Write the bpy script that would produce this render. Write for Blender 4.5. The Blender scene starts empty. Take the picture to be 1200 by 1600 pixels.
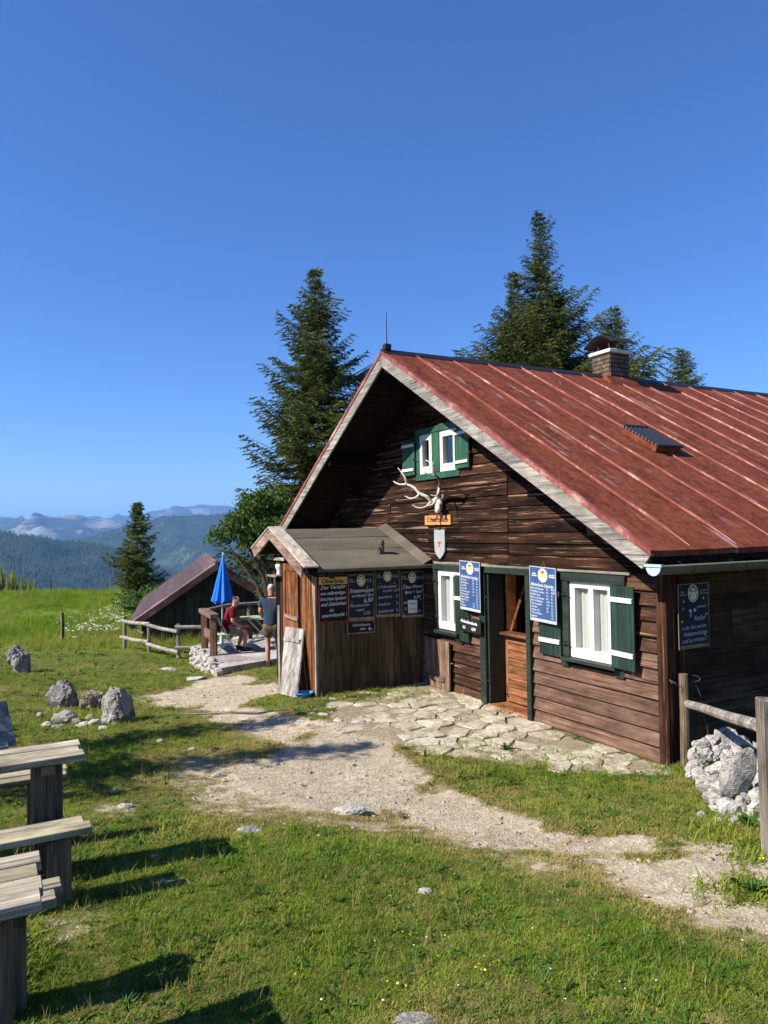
import bpy, bmesh, math, random
import numpy as np
from mathutils import Vector, Matrix

sc = bpy.context.scene
C = sc.collection
rnd = random.Random(11)
nrs = np.random.RandomState(5)

# ------------------------------------------------------------------ camera
# house frame: X along the house, Y along the gable, Z up, origin at the near corner of the hut
FPX = 1152.0                       # focal length in photo pixels (photo 1200 x 1600)
CAMP = np.array([-6.2746, -5.4412, 2.5])
def _n(v): return v / np.linalg.norm(v)
_d1 = _n(np.array([-20. - 600, 838.5 - 800, FPX]))
_d2 = np.array([2740. - 600, 793. - 800, FPX]); _d2 = _n(_d2 - _d1 * (_d1 @ _d2))
_up = np.cross(_d2, _d1)
RW = np.stack([_d2, _d1, _up])     # world = RW @ (right, down, forward)
cam = bpy.data.cameras.new('camera'); camo = bpy.data.objects.new('camera', cam); C.objects.link(camo)
cam.sensor_fit = 'HORIZONTAL'; cam.sensor_width = 36.0; cam.lens = FPX / 1200 * 36
cam.clip_start = 0.05; cam.clip_end = 60000
_r, _u, _b = RW @ [1, 0, 0], RW @ [0, -1, 0], -(RW @ [0, 0, 1])
camo.matrix_world = Matrix(((_r[0], _u[0], _b[0], CAMP[0]), (_r[1], _u[1], _b[1], CAMP[1]), (_r[2], _u[2], _b[2], CAMP[2]), (0, 0, 0, 1)))
sc.camera = camo

# ------------------------------------------------------------------ light
LDIR = Vector((1, -0.112, -0.82)).normalized()
SUN_EL = math.asin(-LDIR.z)
world = bpy.data.worlds.new('World'); sc.world = world; world.use_nodes = True
wn = world.node_tree.nodes; wl = world.node_tree.links
sky = wn.new('ShaderNodeTexSky'); sky.sky_type = 'NISHITA'; sky.sun_disc = False
sky.sun_elevation = SUN_EL; sky.sun_rotation = math.atan2(-LDIR.x, -LDIR.y)
sky.altitude = 1800; sky.air_density = 1.2; sky.dust_density = 0.0; sky.ozone_density = 10.0
wn['Background'].inputs['Strength'].default_value = 0.090
hsv = wn.new('ShaderNodeHueSaturation'); hsv.inputs['Saturation'].default_value = 1.08; hsv.inputs['Hue'].default_value = 0.508
wl.new(sky.outputs['Color'], hsv.inputs['Color']); wl.new(hsv.outputs['Color'], wn['Background'].inputs['Color'])
sun = bpy.data.lights.new('sun', 'SUN'); suno = bpy.data.objects.new('sun', sun); C.objects.link(suno)
sun.energy = 5.0; sun.angle = math.radians(0.53); sun.color = (1.0, 0.93, 0.82)
suno.location = (-30, 4, 40)
suno.rotation_euler = LDIR.to_track_quat('-Z', 'Y').to_euler()
vs = sc.view_settings
vs.view_transform = 'Standard'; vs.look = 'None'; vs.exposure = 0.95; vs.gamma = 1.0; vs.use_curve_mapping = False
sc.render.engine = 'CYCLES'
cy = sc.cycles
cy.use_denoising = True
try: cy.denoiser = 'OPENIMAGEDENOISE'
except Exception: pass
cy.max_bounces = 6; cy.diffuse_bounces = 2; cy.glossy_bounces = 2; cy.transmission_bounces = 4
cy.volume_bounces = 1; cy.transparent_max_bounces = 8; cy.sample_clamp_indirect = 4.0
cy.use_adaptive_sampling = True; cy.adaptive_threshold = 0.02

# ------------------------------------------------------------------ pixels to positions
def ray(px, py):
    return RW @ _n(np.array([px - 600., py - 800., FPX]))
def PX(px, py, axis, val):
    r = ray(px, py); s = (val - CAMP[axis]) / r[axis]
    return Vector(CAMP + s * r)
FW = np.array([0.474, 0.880]); FW = FW / np.linalg.norm(FW); RT = np.array([FW[1], -FW[0]])
def UV(u, v):
    p = CAMP[:2] + FW * v + RT * u
    return float(p[0]), float(p[1])
_ctl = [(0,0,0),(0,2.5,0),(0,5,0),(3,-.3,.1),(6,-.5,.2),(-1.9,4.9,0),(-2.0,6.6,-.24),(0,8.7,-.3),(-1.9,-2.46,.42),(0.5,-2.5,.45),
 (-5.8,-.9,.42),(-6,-2.3,.47),(-4.6,-.5,.33),(-3,-.5,.15),(-2,2,.03),(-6.27,-5.44,.9),(-3,-6,.95),(-9,-4,.8),(-9,1,.3),(-4.6,5.8,-.2),
 (-.9,9.9,-.43),(-3,8.5,-.4),(-5.7,11.9,-.42),(-9,8,-.3),(-14,2,.3),(11,4,0),(11,10,-.3),(5,14,-.5),(20,0,.6),(30,20,0),(10,-6,1.2)]
for u, v, z in [(-7,19,-.62),(-4.4,17,-.72),(-2.5,19,-.8),(-9,30,-1.3),(-13,30,-1.4),(-20,40,-1.7),(-25,55,-2.0),(-15,55,-1.95),(-5,26,-1.0),(-6,40,-1.5),
                (0,40,-1.2),(20,40,-.8),(40,60,-1.5),(-45,50,-1.5),(-30,20,-.5),(0,75,-3.),(-60,80,-3.)]:
    x, y = UV(u, v); _ctl.append((x, y, z))
_ctl = np.array(_ctl)
def _U(r2): return np.where(r2 > 1e-12, r2 * np.log(np.maximum(r2, 1e-12)) * .5, 0.)
def _tps_fit(c):
    n = len(c); A = np.zeros((n + 3, n + 3))
    d = ((c[:, None, :2] - c[None, :, :2]) ** 2).sum(-1)
    A[:n, :n] = _U(d) + np.eye(n) * 0.3; A[:n, n] = 1; A[:n, n + 1:] = c[:, :2]; A[n, :n] = 1; A[n + 1:, :n] = c[:, :2].T
    return np.linalg.solve(A, np.concatenate([c[:, 2], [0, 0, 0]]))
_tw = _tps_fit(_ctl)
def terr(x, y):
    x = np.atleast_1d(np.asarray(x, float)); y = np.atleast_1d(np.asarray(y, float))
    out = np.empty(x.shape)
    N = len(_ctl)
    for i in range(0, len(x), 20000):
        xs, ys = x[i:i + 20000], y[i:i + 20000]
        d = (xs[:, None] - _ctl[None, :, 0]) ** 2 + (ys[:, None] - _ctl[None, :, 1]) ** 2
        z = _U(d) @ _tw[:N] + _tw[N] + _tw[N + 1] * xs + _tw[N + 2] * ys
        v = (xs - CAMP[0]) * FW[0] + (ys - CAMP[1]) * FW[1]
        far = np.clip((v - 50) / 30, 0, 1)
        z = z * (1 - far) + (-2.0) * far
        back = np.clip((-v - 3) / 10, 0, 1)
        z = z * (1 - back) + (1.2 + .1 * np.maximum(-v - 3, 0)) * back
        u = (xs - CAMP[0]) * RT[0] + (ys - CAMP[1]) * RT[1]
        side = np.clip((np.abs(u) - 40) / 20, 0, 1); z = z * (1 - side) + (-1.5) * side
        dd = np.maximum(v - 58, 0) + np.maximum(np.abs(u) - 70, 0)
        z = z - .5 * dd * dd / (dd + 12.)
        out[i:i + 20000] = z
    return out
def tz(x, y): return float(terr(x, y)[0])
def GP(px, py, h=0.0):
    """point over the ground (h above it) seen at a photo pixel"""
    r = ray(px, py)
    s = np.arange(1.0, 90, .02)
    P = CAMP[None] + s[:, None] * r[None]
    below = P[:, 2] < terr(P[:, 0], P[:, 1]) + h
    k = int(np.argmax(below)) if below.any() else len(s) - 1
    return Vector(P[k])

# ------------------------------------------------------------------ mesh helpers
WO = {}
class MB:
    def __init__(s): s.v = []; s.f = []
    def add(s, vs, fs):
        b = len(s.v); s.v += [tuple(map(float, p)) for p in vs]; s.f += [tuple(b + i for i in f) for f in fs]; return s
    def hexa(s, p):          # 8 corners: bottom 0-3 ccw, top 4-7 ccw
        return s.add(p, [(3,2,1,0),(4,5,6,7),(0,1,5,4),(1,2,6,5),(2,3,7,6),(3,0,4,7)])
    def box(s, x0, x1, y0, y1, z0, z1):
        if x0 > x1: x0, x1 = x1, x0
        if y0 > y1: y0, y1 = y1, y0
        if z0 > z1: z0, z1 = z1, z0
        return s.hexa([(x0,y0,z0),(x1,y0,z0),(x1,y1,z0),(x0,y1,z0),(x0,y0,z1),(x1,y0,z1),(x1,y1,z1),(x0,y1,z1)])
    def bar(s, a, b, w, h, up=(0,0,1)):     # square bar from a to b, w sideways, h upwards
        a, b, up = Vector(a), Vector(b), Vector(up)
        d = (b - a).normalized(); sd = d.cross(up)
        if sd.length < 1e-4: sd = d.cross(Vector((1, 0, 0)))
        sd.normalize(); uu = sd.cross(d).normalized()
        sd = sd * w / 2; uu = uu * h / 2
        return s.hexa([a - sd - uu, a + sd - uu, b + sd - uu, b - sd - uu, a - sd + uu, a + sd + uu, b + sd + uu, b - sd + uu])
    def prism(s, poly, ext):
        n = len(poly); ext = Vector(ext); P = [Vector(p) for p in poly]
        return s.add(P + [p + ext for p in P], [tuple(range(n))[::-1], tuple(range(n, 2 * n))] + [(i, (i + 1) % n, n + (i + 1) % n, n + i) for i in range(n)])
    def tube(s, pts, rad, n=8, cap=True):
        pts = [Vector(p) for p in pts]
        if not hasattr(rad, '__len__'): rad = [rad] * len(pts)
        base = len(s.v); ref = None
        for i, p in enumerate(pts):
            d = (pts[min(i + 1, len(pts) - 1)] - pts[max(i - 1, 0)]).normalized()
            if ref is None:
                ref = Vector((0, 0, 1)) if abs(d.z) < .9 else Vector((1, 0, 0))
            a = d.cross(ref)
            if a.length < 1e-5: a = d.cross(Vector((0, 1, 0)))
            a.normalize(); b2 = a.cross(d); ref = b2
            for k in range(n):
                t = 2 * math.pi * k / n
                s.v.append(tuple(p + (a * math.cos(t) + b2 * math.sin(t)) * rad[i]))
        for i in range(len(pts) - 1):
            for k in range(n):
                s.f.append((base + i*n + k, base + i*n + (k+1) % n, base + (i+1)*n + (k+1) % n, base + (i+1)*n + k))
        if cap:
            s.f.append(tuple(base + k for k in range(n))[::-1]); s.f.append(tuple(base + (len(pts)-1)*n + k for k in range(n)))
        return s
    def lathe(s, prof, c, n=14):          # prof: (radius, z) list
        base = len(s.v); c = Vector(c)
        for r_, z in prof:
            for k in range(n):
                t = 2 * math.pi * k / n
                s.v.append((c.x + r_ * math.cos(t), c.y + r_ * math.sin(t), c.z + z))
        for i in range(len(prof) - 1):
            for k in range(n):
                s.f.append((base + i*n + k, base + i*n + (k+1) % n, base + (i+1)*n + (k+1) % n, base + (i+1)*n + k))
        s.f.append(tuple(base + k for k in range(n))[::-1]); s.f.append(tuple(base + (len(prof)-1)*n + k for k in range(n)))
        return s
    def build(s, name, mat, parent=None, smooth=False, bevel=0.0, base=None, jitter=0.0):
        V = np.array(s.v, float)
        lo, hi = V.min(0), V.max(0)
        c = (lo + hi) / 2
        if parent is None: c[2] = lo[2]
        if base is not None: c = np.array(base, float)
        me = bpy.data.meshes.new(name)
        if jitter: V = V + nrs.normal(0, jitter, V.shape)
        me.from_pydata((V - c).tolist(), [], s.f)
        if bevel:
            bm = bmesh.new(); bm.from_mesh(me)
            bmesh.ops.recalc_face_normals(bm, faces=bm.faces)
            ed = [e for e in bm.edges if len(e.link_faces) == 2 and e.calc_face_angle(0) > .5]
            bmesh.ops.bevel(bm, geom=ed, offset=bevel, segments=1, affect='EDGES', clamp_overlap=True)
            bm.to_mesh(me); bm.free()
        if smooth: me.polygons.foreach_set('use_smooth', [True] * len(me.polygons))
        if mat is not None: me.materials.append(mat)
        me.update()
        o = bpy.data.objects.new(name, me); C.objects.link(o)
        put(o, c, parent)
        return o
def put(o, c, parent=None):
    WO[o.name] = np.array(c, float)
    if parent is not None:
        o.parent = parent; o.location = Vector(np.array(c, float) - WO[parent.name])
    else: o.location = Vector(c)
def tag(o, label=None, cat=None, group=None, kind=None):
    if label: o['label'] = label
    if cat: o['category'] = cat
    if group: o['group'] = group
    if kind: o['kind'] = kind
    return o
def thing(name, loc, label, cat, group=None):
    o = bpy.data.objects.new(name, None); C.objects.link(o); o.empty_display_size = .1
    put(o, loc); return tag(o, label, cat, group)
def part_empty(name, loc, parent):
    o = bpy.data.objects.new(name, None); C.objects.link(o); put(o, loc, parent); return o
def npmesh(name, V, F, mat, smooth=False):
    """fast mesh from numpy arrays; F (n,3) or (n,4)"""
    me = bpy.data.meshes.new(name); V = np.asarray(V, np.float32); F = np.asarray(F, np.int32)
    k = F.shape[1]
    me.vertices.add(len(V)); me.vertices.foreach_set('co', V.ravel())
    me.loops.add(F.size); me.loops.foreach_set('vertex_index', F.ravel())
    me.polygons.add(len(F)); me.polygons.foreach_set('loop_start', np.arange(0, F.size, k, dtype=np.int32))
    me.polygons.foreach_set('loop_total', np.full(len(F), k, np.int32))
    if smooth: me.polygons.foreach_set('use_smooth', np.ones(len(F), bool))
    me.update(calc_edges=True); me.validate()
    if mat is not None: me.materials.append(mat)
    return me
def link(name, me, loc=(0,0,0), parent=None):
    o = bpy.data.objects.new(name, me); C.objects.link(o); put(o, loc, parent); return o

# value noise in numpy for terrain shapes
def vnoise(x, y, seed=0):
    xi = np.floor(x).astype(np.int64); yi = np.floor(y).astype(np.int64)
    fx = x - xi; fy = y - yi; fx = fx*fx*(3-2*fx); fy = fy*fy*(3-2*fy)
    def h(a, b):
        n = (a * 374761393 + b * 668265263 + seed * 1442695041) & 0xffffffff
        n = ((n ^ (n >> 13)) * 1274126177) & 0xffffffff
        return ((n ^ (n >> 16)) & 0xffff) / 65535.0
    return (h(xi,yi)*(1-fx)+h(xi+1,yi)*fx)*(1-fy) + (h(xi,yi+1)*(1-fx)+h(xi+1,yi+1)*fx)*fy
def fbm(x, y, o=4, seed=0):
    s = 0; a = .5
    for i in range(o):
        s = s + a * (vnoise(x, y, seed + i) - .5); x = x * 2.03 + 7; y = y * 2.03 + 3; a *= .5
    return s

# ------------------------------------------------------------------ materials
class NT:
    def __init__(s, name):
        s.m = bpy.data.materials.new(name); s.m.use_nodes = True
        s.t = s.m.node_tree; s.n = s.t.nodes; s.l = s.t.links; s.b = s.n['Principled BSDF']; s.out = s.n['Material Output']
    def N(s, typ, **kw):
        n = s.n.new(typ)
        for k, v in kw.items():
            if k.startswith('_'): setattr(n, k[1:], v)
            else:
                i = n.inputs[k.replace('__', ' ')] if not k.startswith('i') or not k[1:].isdigit() else n.inputs[int(k[1:])]
                if isinstance(v, bpy.types.NodeSocket): s.l.new(v, i)
                else: i.default_value = v
        return n
    def set(s, key, v):
        i = s.b.inputs[key]
        if isinstance(v, bpy.types.NodeSocket): s.l.new(v, i)
        else: i.default_value = v
    def pos(s): return s.N('ShaderNodeNewGeometry').outputs['Position']
    def obj(s): return s.N('ShaderNodeTexCoord').outputs['Object']
    def rand(s): return s.N('ShaderNodeObjectInfo').outputs['Random']
    def mapv(s, v, scale, rot=None):
        n = s.N('ShaderNodeMapping'); s.l.new(v, n.inputs['Vector']); n.inputs['Scale'].default_value = scale
        if rot: n.inputs['Rotation'].default_value = rot
        return n.outputs[0]
    def noise(s, v, scale=1., detail=4., rough=.55, w=None, dist=0.):
        n = s.N('ShaderNodeTexNoise'); n.noise_dimensions = '4D' if w is not None else '3D'
        s.l.new(v, n.inputs['Vector']); n.inputs['Scale'].default_value = scale; n.inputs['Detail'].default_value = detail
        n.inputs['Roughness'].default_value = rough; n.inputs['Distortion'].default_value = dist
        if w is not None: s.l.new(w, n.inputs['W'])
        return n.outputs[0]
    def math(s, op, a, b=0.):
        n = s.N('ShaderNodeMath'); n.operation = op
        for i, x in enumerate((a, b)):
            if isinstance(x, bpy.types.NodeSocket): s.l.new(x, n.inputs[i])
            else: n.inputs[i].default_value = x
        return n.outputs[0]
    def ramp(s, f, stops):
        n = s.N('ShaderNodeValToRGB'); s.l.new(f, n.inputs[0]); e = n.color_ramp.elements
        while len(e) < len(stops): e.new(.5)
        for el, (p, c) in zip(e, stops):
            el.position = p; el.color = (*c, 1) if hasattr(c, '__len__') else (c, c, c, 1)
        return n.outputs[0]
    def mix(s, f, a, b, mode='MIX'):
        n = s.N('ShaderNodeMix'); n.data_type = 'RGBA'; n.blend_type = mode
        for i, x in ((0, f), (6, a), (7, b)):
            if isinstance(x, bpy.types.NodeSocket): s.l.new(x, n.inputs[i])
            else: n.inputs[i].default_value = x if i == 0 else (*x, 1)
        return n.outputs[2]
    def bump(s, h, strength=.4, dist=.01):
        n = s.N('ShaderNodeBump'); s.l.new(h, n.inputs['Height']); n.inputs['Strength'].default_value = strength; n.inputs['Distance'].default_value = dist
        s.l.new(n.outputs[0], s.b.inputs['Normal'])
    def val(s, col, f):          # multiply a colour by a grey socket
        return s.mix(1.0, col, f, 'MULTIPLY')

def plain(name, col, rough=.7, spec=.3, metal=0., vary=.12, nscale=8., bump=0.):
    k = NT(name); n = k.noise(k.obj(), nscale, 5)
    g = k.ramp(n, [(.3, 1 - vary), (.7, 1 + vary)])
    k.set('Base Color', k.val(k.mix(0., col, col), g)); k.set('Roughness', rough); k.set('Specular IOR Level', spec); k.set('Metallic', metal)
    if bump: k.bump(k.noise(k.obj(), nscale * 4, 5), bump, .01)
    return k.m

def wood(name, c1, c2, axis='y', c3=None, c3w=.0, rough=.85, spec=.08, tint=.22, knots=True, stain=None, fine=1.):
    """weathered plank: grain runs along the axis, every object gets its own offset and tone"""
    k = NT(name); P = k.pos(); r = k.rand(); w = k.math('MULTIPLY', r, 61.)
    sc_ = {'x': (1.1, 26, 26), 'y': (26, 1.1, 26), 'z': (26, 26, 1.1)}[axis]
    sc2 = {'x': (.7, 5, 5), 'y': (5, .7, 5), 'z': (5, 5, .7)}[axis]
    sc3 = {'x': (4, 190, 190), 'y': (190, 4, 190), 'z': (190, 190, 4)}[axis]
    g = k.noise(k.mapv(P, sc_), fine, 6, .62, w, .6)
    f = k.noise(k.mapv(P, sc3), fine, 3, .6, w)
    b = k.noise(k.mapv(P, sc2), 1.0, 4, .55, w)
    col = k.ramp(g, [(.36, c1), (.62, c2)])
    col = k.val(col, k.ramp(f, [(.32, .66), (.68, 1.28)]))
    if stain: col = k.mix(k.ramp(b, [(.46, 0.), (.60, .85)]), col, stain)
    if c3 is not None:
        e = k.noise(k.mapv(P, tuple(a * (1.5 if a > 2 else 1.1) for a in sc_)), .7, 7, .68, k.math('ADD', w, 9.))
        col = k.mix(k.ramp(e, [(.535 - c3w, 0.), (.60 - c3w, 1.)]), col, c3)
    if knots:
        v = k.N('ShaderNodeTexVoronoi'); v.voronoi_dimensions = '4D'
        k.l.new(k.mapv(P, {'x': (2.2, 7, 7), 'y': (7, 2.2, 7), 'z': (7, 7, 2.2)}[axis]), v.inputs['Vector']); k.l.new(w, v.inputs['W'])
        kn = k.ramp(v.outputs['Distance'], [(.06, 1.), (.13, 0.)])
        col = k.mix(kn, col, tuple(a * .35 for a in c1))
    dirt = k.noise(k.mapv(P, tuple(a * .35 + 1.2 for a in sc2)), 1.6, 8, .7, k.math('ADD', w, 3.))
    col = k.val(col, k.ramp(dirt, [(.36, .52), (.5, .95), (.64, 1.3)]))
    ck = k.noise(k.mapv(P, tuple(a * .5 for a in sc3)), .55, 2, .5, k.math('ADD', w, 17.))
    col = k.val(col, k.ramp(ck, [(.33, .35), (.37, 1.)]))
    tone = k.math('ADD', k.math('MULTIPLY', r, 2 * tint), 1 - tint)
    n = k.N('ShaderNodeCombineColor'); [k.l.new(tone, n.inputs[i]) for i in range(3)]
    k.set('Base Color', k.val(col, n.outputs[0])); k.set('Roughness', rough); k.set('Specular IOR Level', spec)
    k.bump(k.math('ADD', g, k.math('MULTIPLY', f, .6)), .55, .006)
    return k.m

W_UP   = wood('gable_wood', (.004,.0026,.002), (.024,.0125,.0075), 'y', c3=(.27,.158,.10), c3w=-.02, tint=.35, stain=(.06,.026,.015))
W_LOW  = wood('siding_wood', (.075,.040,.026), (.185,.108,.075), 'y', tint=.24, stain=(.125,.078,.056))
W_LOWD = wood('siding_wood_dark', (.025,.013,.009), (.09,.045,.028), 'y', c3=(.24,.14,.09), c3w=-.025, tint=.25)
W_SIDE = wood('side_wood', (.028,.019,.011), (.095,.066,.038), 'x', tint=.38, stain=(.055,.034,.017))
W_POST = wood('corner_wood', (.022,.011,.007), (.080,.035,.020), 'z', c3=(.22,.11,.065), c3w=-.03, tint=.15)
W_GREY = wood('grey_rake_wood', (.13,.115,.095), (.40,.37,.325), 'y', tint=.1, stain=(.22,.20,.175))
W_GREYD = wood('dark_rake_wood', (.07,.06,.05), (.19,.165,.14), 'y', tint=.1)
W_GREYX = wood('grey_rail_wood_x', (.17,.145,.12), (.42,.37,.32), 'x', tint=.15)
W_GREYZ = wood('grey_post_wood', (.15,.125,.10), (.38,.33,.28), 'z', tint=.15)
W_BARGE = wood('porch_barge_wood', (.17,.11,.09), (.33,.23,.19), 'y', tint=.08)
W_CAP = wood('porch_cap_wood', (.36,.31,.25), (.62,.55,.46), 'y', tint=.06, stain=(.45,.39,.32))
W_SHEDV = wood('porch_plank_wood', (.045,.030,.016), (.16,.110,.062), 'z', tint=.28, stain=(.085,.058,.03))
W_ORANGE = wood('porch_red_wood', (.06,.022,.010), (.25,.095,.036), 'z', c3=(.55,.37,.22), c3w=-.04, tint=.25)
W_DOOR = wood('half_door_wood', (.10,.038,.019), (.29,.125,.056), 'y', tint=.3)
W_DOORZ = wood('door_stile_wood', (.13,.055,.03), (.3,.14,.08), 'z', tint=.1)
W_HATCH = wood('hatch_wood', (.12,.075,.05), (.33,.23,.17), 'z', tint=.15, stain=(.16,.09,.06))
W_BENCH = wood('bench_wood', (.15,.125,.085), (.50,.44,.335), 'x', tint=.16, stain=(.37,.33,.20), fine=1.1)
W_BLEG = wood('bench_leg_wood', (.075,.055,.035), (.20,.15,.10), 'z', tint=.15)
W_LEAN = wood('leaning_door_wood', (.17,.155,.14), (.42,.385,.35), 'z', tint=.14)
W_BARN = wood('barn_wood', (.03,.027,.023), (.085,.075,.064), 'z', tint=.25)
W_RAIL = wood('terrace_rail_wood', (.11,.065,.05), (.26,.17,.135), 'x', tint=.1)
W_RAILZ = wood('terrace_post_wood', (.09,.045,.03), (.20,.11,.08), 'z', tint=.1)
W_NAME = wood('name_board_wood', (.42,.17,.05), (.62,.28,.10), 'y', tint=.03, knots=False)
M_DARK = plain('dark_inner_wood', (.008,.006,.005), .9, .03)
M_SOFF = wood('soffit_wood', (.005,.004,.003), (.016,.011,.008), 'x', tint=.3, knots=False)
M_GREEN = wood('green_paint', (.009,.017,.011), (.020,.034,.023), 'y', tint=.06, knots=False, rough=.55, spec=.4)
M_GREENZ = wood('shutter_green_paint', (.005,.016,.011), (.015,.042,.027), 'z', tint=.1, knots=False, rough=.55, spec=.4)
M_GREENUP = wood('upper_green_paint', (.012,.062,.034), (.028,.11,.060), 'z', tint=.08, knots=False, rough=.55, spec=.4)
M_WHITE = plain('white_paint', (.66,.66,.63), .45, .4, vary=.05, nscale=20)
M_CURT = plain('curtain_cloth', (.62,.61,.57), .9, .1, vary=.06)
M_TIN = plain('galvanised_metal', (.10,.10,.082), .6, .3, .2, .25, 6)
M_CAPTIN = plain('gutter_end_metal', (.40,.50,.53), .5, .4, .1, .08, 6)
M_IRON = plain('black_iron', (.02,.02,.02), .5, .5, .3)
M_STEEL = plain('table_steel', (.55,.56,.53), .4, .5, .4)
M_FELT = None

def mk_felt():
    k = NT('roofing_felt'); P = k.pos()
    a = k.noise(P, 420., 2, .6); b = k.noise(k.mapv(P, (.5, 2.2, 2.2)), 1.2, 5)
    col = k.ramp(a, [(.36, (.060,.052,.040)), (.64, (.150,.132,.102))])
    col = k.mix(k.ramp(b, [(.42, 0.), (.7, .7)]), col, (.17,.15,.115))
    k.set('Base Color', col); k.set('Roughness', .95); k.set('Specular IOR Level', .1); k.bump(a, .5, .004); return k.m
M_FELT = mk_felt()

def mk_roof():
    k = NT('red_roof_paint'); P = k.pos(); r = k.rand(); w = k.math('MULTIPLY', r, 23.)
    a = k.noise(k.mapv(P, (3.2, 1.1, 1.1)), 1.6, 8, .66, w); g2 = k.noise(P, 11., 8, .7)
    b = k.noise(k.mapv(P, (6, 2.2, 2.2)), 1.5, 8, .72, k.math('ADD', w, 4.))
    c = k.noise(k.mapv(P, (4.2, .62, .62)), 1.15, 10, .74, k.math('ADD', w, 8.))
    f = k.noise(k.mapv(P, (40, 14, 14)), 1.2, 5, .65)
    col = k.ramp(a, [(.36, (.085,.021,.011)), (.5, (.145,.036,.019)), (.64, (.195,.058,.034))])
    col = k.mix(k.ramp(b, [(.47, 0.), (.62, .85)]), col, (.165,.048,.014))
    col = k.mix(k.ramp(f, [(.50, 0.), (.65, .28)]), col, (.33,.13,.10))
    col = k.mix(k.ramp(c, [(.582, 0.), (.63, .6)]), col, (.42,.30,.265))
    col = k.val(col, k.ramp(g2, [(.34, .62), (.5, .98), (.66, 1.3)]))
    k.set('Base Color', col); k.set('Roughness', k.ramp(b, [(.3, .65), (.7, .85)])); k.set('Specular IOR Level', .08)
    k.bump(b, .25, .01); return k.m
M_ROOF = mk_roof()
def mk_seam():
    k = NT('worn_red_seam'); P = k.pos()
    c = k.noise(k.mapv(P, (5, 1.6, 1.6)), 1.4, 8, .75)
    col = k.ramp(c, [(.42, (.17,.036,.022)), (.54, (.27,.080,.055)), (.64, (.46,.28,.23))])
    k.set('Base Color', col); k.set('Roughness', .5); return k.m
M_SEAM = mk_seam()

def mk_stone(name, c1, c2, c3, sc1=3., bumpd=.03, moss=None):
    k = NT(name); P = k.pos(); r = k.rand()
    a = k.noise(P, sc1, 7, .65); b = k.noise(P, sc1 * 7, 6, .7)
    v = k.N('ShaderNodeTexVoronoi'); v.feature = 'DISTANCE_TO_EDGE'; k.l.new(k.mapv(P, (sc1*1.1, sc1*1.6, sc1*2.2)), v.inputs['Vector'])
    col = k.ramp(a, [(.34, c1), (.52, c2), (.7, c3)])
    col = k.val(col, k.ramp(b, [(.28, .55), (.6, 1.12)]))
    tone = k.math('ADD', k.math('MULTIPLY', r, .34), .83)
    n = k.N('ShaderNodeCombineColor'); [k.l.new(tone, n.inputs[i]) for i in range(3)]
    col = k.val(col, n.outputs[0])
    if moss: col = k.mix(k.ramp(k.noise(P, 5., 5, .6), [(.58, 0.), (.68, .8)]), col, moss)
    k.set('Base Color', col); k.set('Roughness', .9); k.set('Specular IOR Level', .2)
    k.bump(k.math('ADD', a, k.math('ADD', k.math('MULTIPLY', b, .5), k.math('MULTIPLY', v.outputs['Distance'], .25))), .9, bumpd)
    return k.m
M_ROCK = mk_stone('limestone', (.22,.205,.18), (.48,.455,.41), (.70,.67,.60), 5., .06, (.36,.32,.22))
M_ROCKG = mk_stone('grey_limestone', (.13,.125,.115), (.34,.32,.29), (.58,.55,.50), 5., .06, (.16,.15,.11))
M_FLAG = mk_stone('flagstone', (.27,.23,.16), (.44,.385,.285), (.62,.57,.46), 3.2, .03, (.22,.185,.105))
M_SLAB = mk_stone('terrace_slab', (.27,.235,.215), (.36,.32,.29), (.45,.40,.36), 1.5, .01)
M_BRICK = mk_stone('chimney_brick', (.075,.052,.036), (.15,.11,.078), (.25,.19,.14), 6., .02)
M_CONC = plain('chimney_concrete', (.62,.62,.60), .85, .2, vary=.15)

def mk_ground():
    k = NT('ground_soil'); P = k.pos()
    at = k.N('ShaderNodeAttribute'); at.attribute_name = 'mask'; sep = k.N('ShaderNodeSeparateColor'); k.l.new(at.outputs['Color'], sep.inputs[0])
    path, far = sep.outputs[0], sep.outputs[2]
    n1 = k.noise(P, .9, 5); n2 = k.noise(P, 9., 6, .65); n3 = k.noise(P, 75., 4, .65)
    vo = k.N('ShaderNodeTexVoronoi'); k.l.new(P, vo.inputs['Vector']); vo.inputs['Scale'].default_value = 38.
    soil = k.ramp(n2, [(.36, (.075,.065,.020)), (.64, (.19,.155,.062))])
    mead = k.ramp(k.noise(P, .35, 6, .6), [(.3, (.055,.10,.014)), (.7, (.15,.20,.028))])
    mead = k.val(mead, k.ramp(n2, [(.3, .7), (.7, 1.25)]))
    soil = k.mix(far, soil, mead)
    sand = k.ramp(n2, [(.36, (.36,.295,.205)), (.64, (.55,.475,.355))])
    sand = k.mix(k.ramp(n1, [(.42, 0.), (.62, .6)]), sand, (.40,.335,.235))
    sand = k.mix(k.math('MULTIPLY', sep.outputs[1], .65), sand, (.21,.17,.105))
    peb = k.ramp(vo.outputs['Color'], [(.2, .80), (.8, 1.12)])
    sand = k.val(sand, peb); sand = k.val(sand, k.ramp(n3, [(.36, .74), (.6, 1.1)]))
    mk = k.math('ADD', path, k.math('MULTIPLY', k.math('SUBTRACT', n2, .5), .75))
    mk = k.ramp(mk, [(.30, 0.), (.58, 1.)])
    k.set('Base Color', k.mix(mk, soil, sand)); k.set('Roughness', .95); k.set('Specular IOR Level', .12)
    k.bump(k.math('ADD', k.math('MULTIPLY', vo.outputs['Distance'], .5), n3), .8, .012)
    return k.m
M_GROUND = mk_ground()

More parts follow.
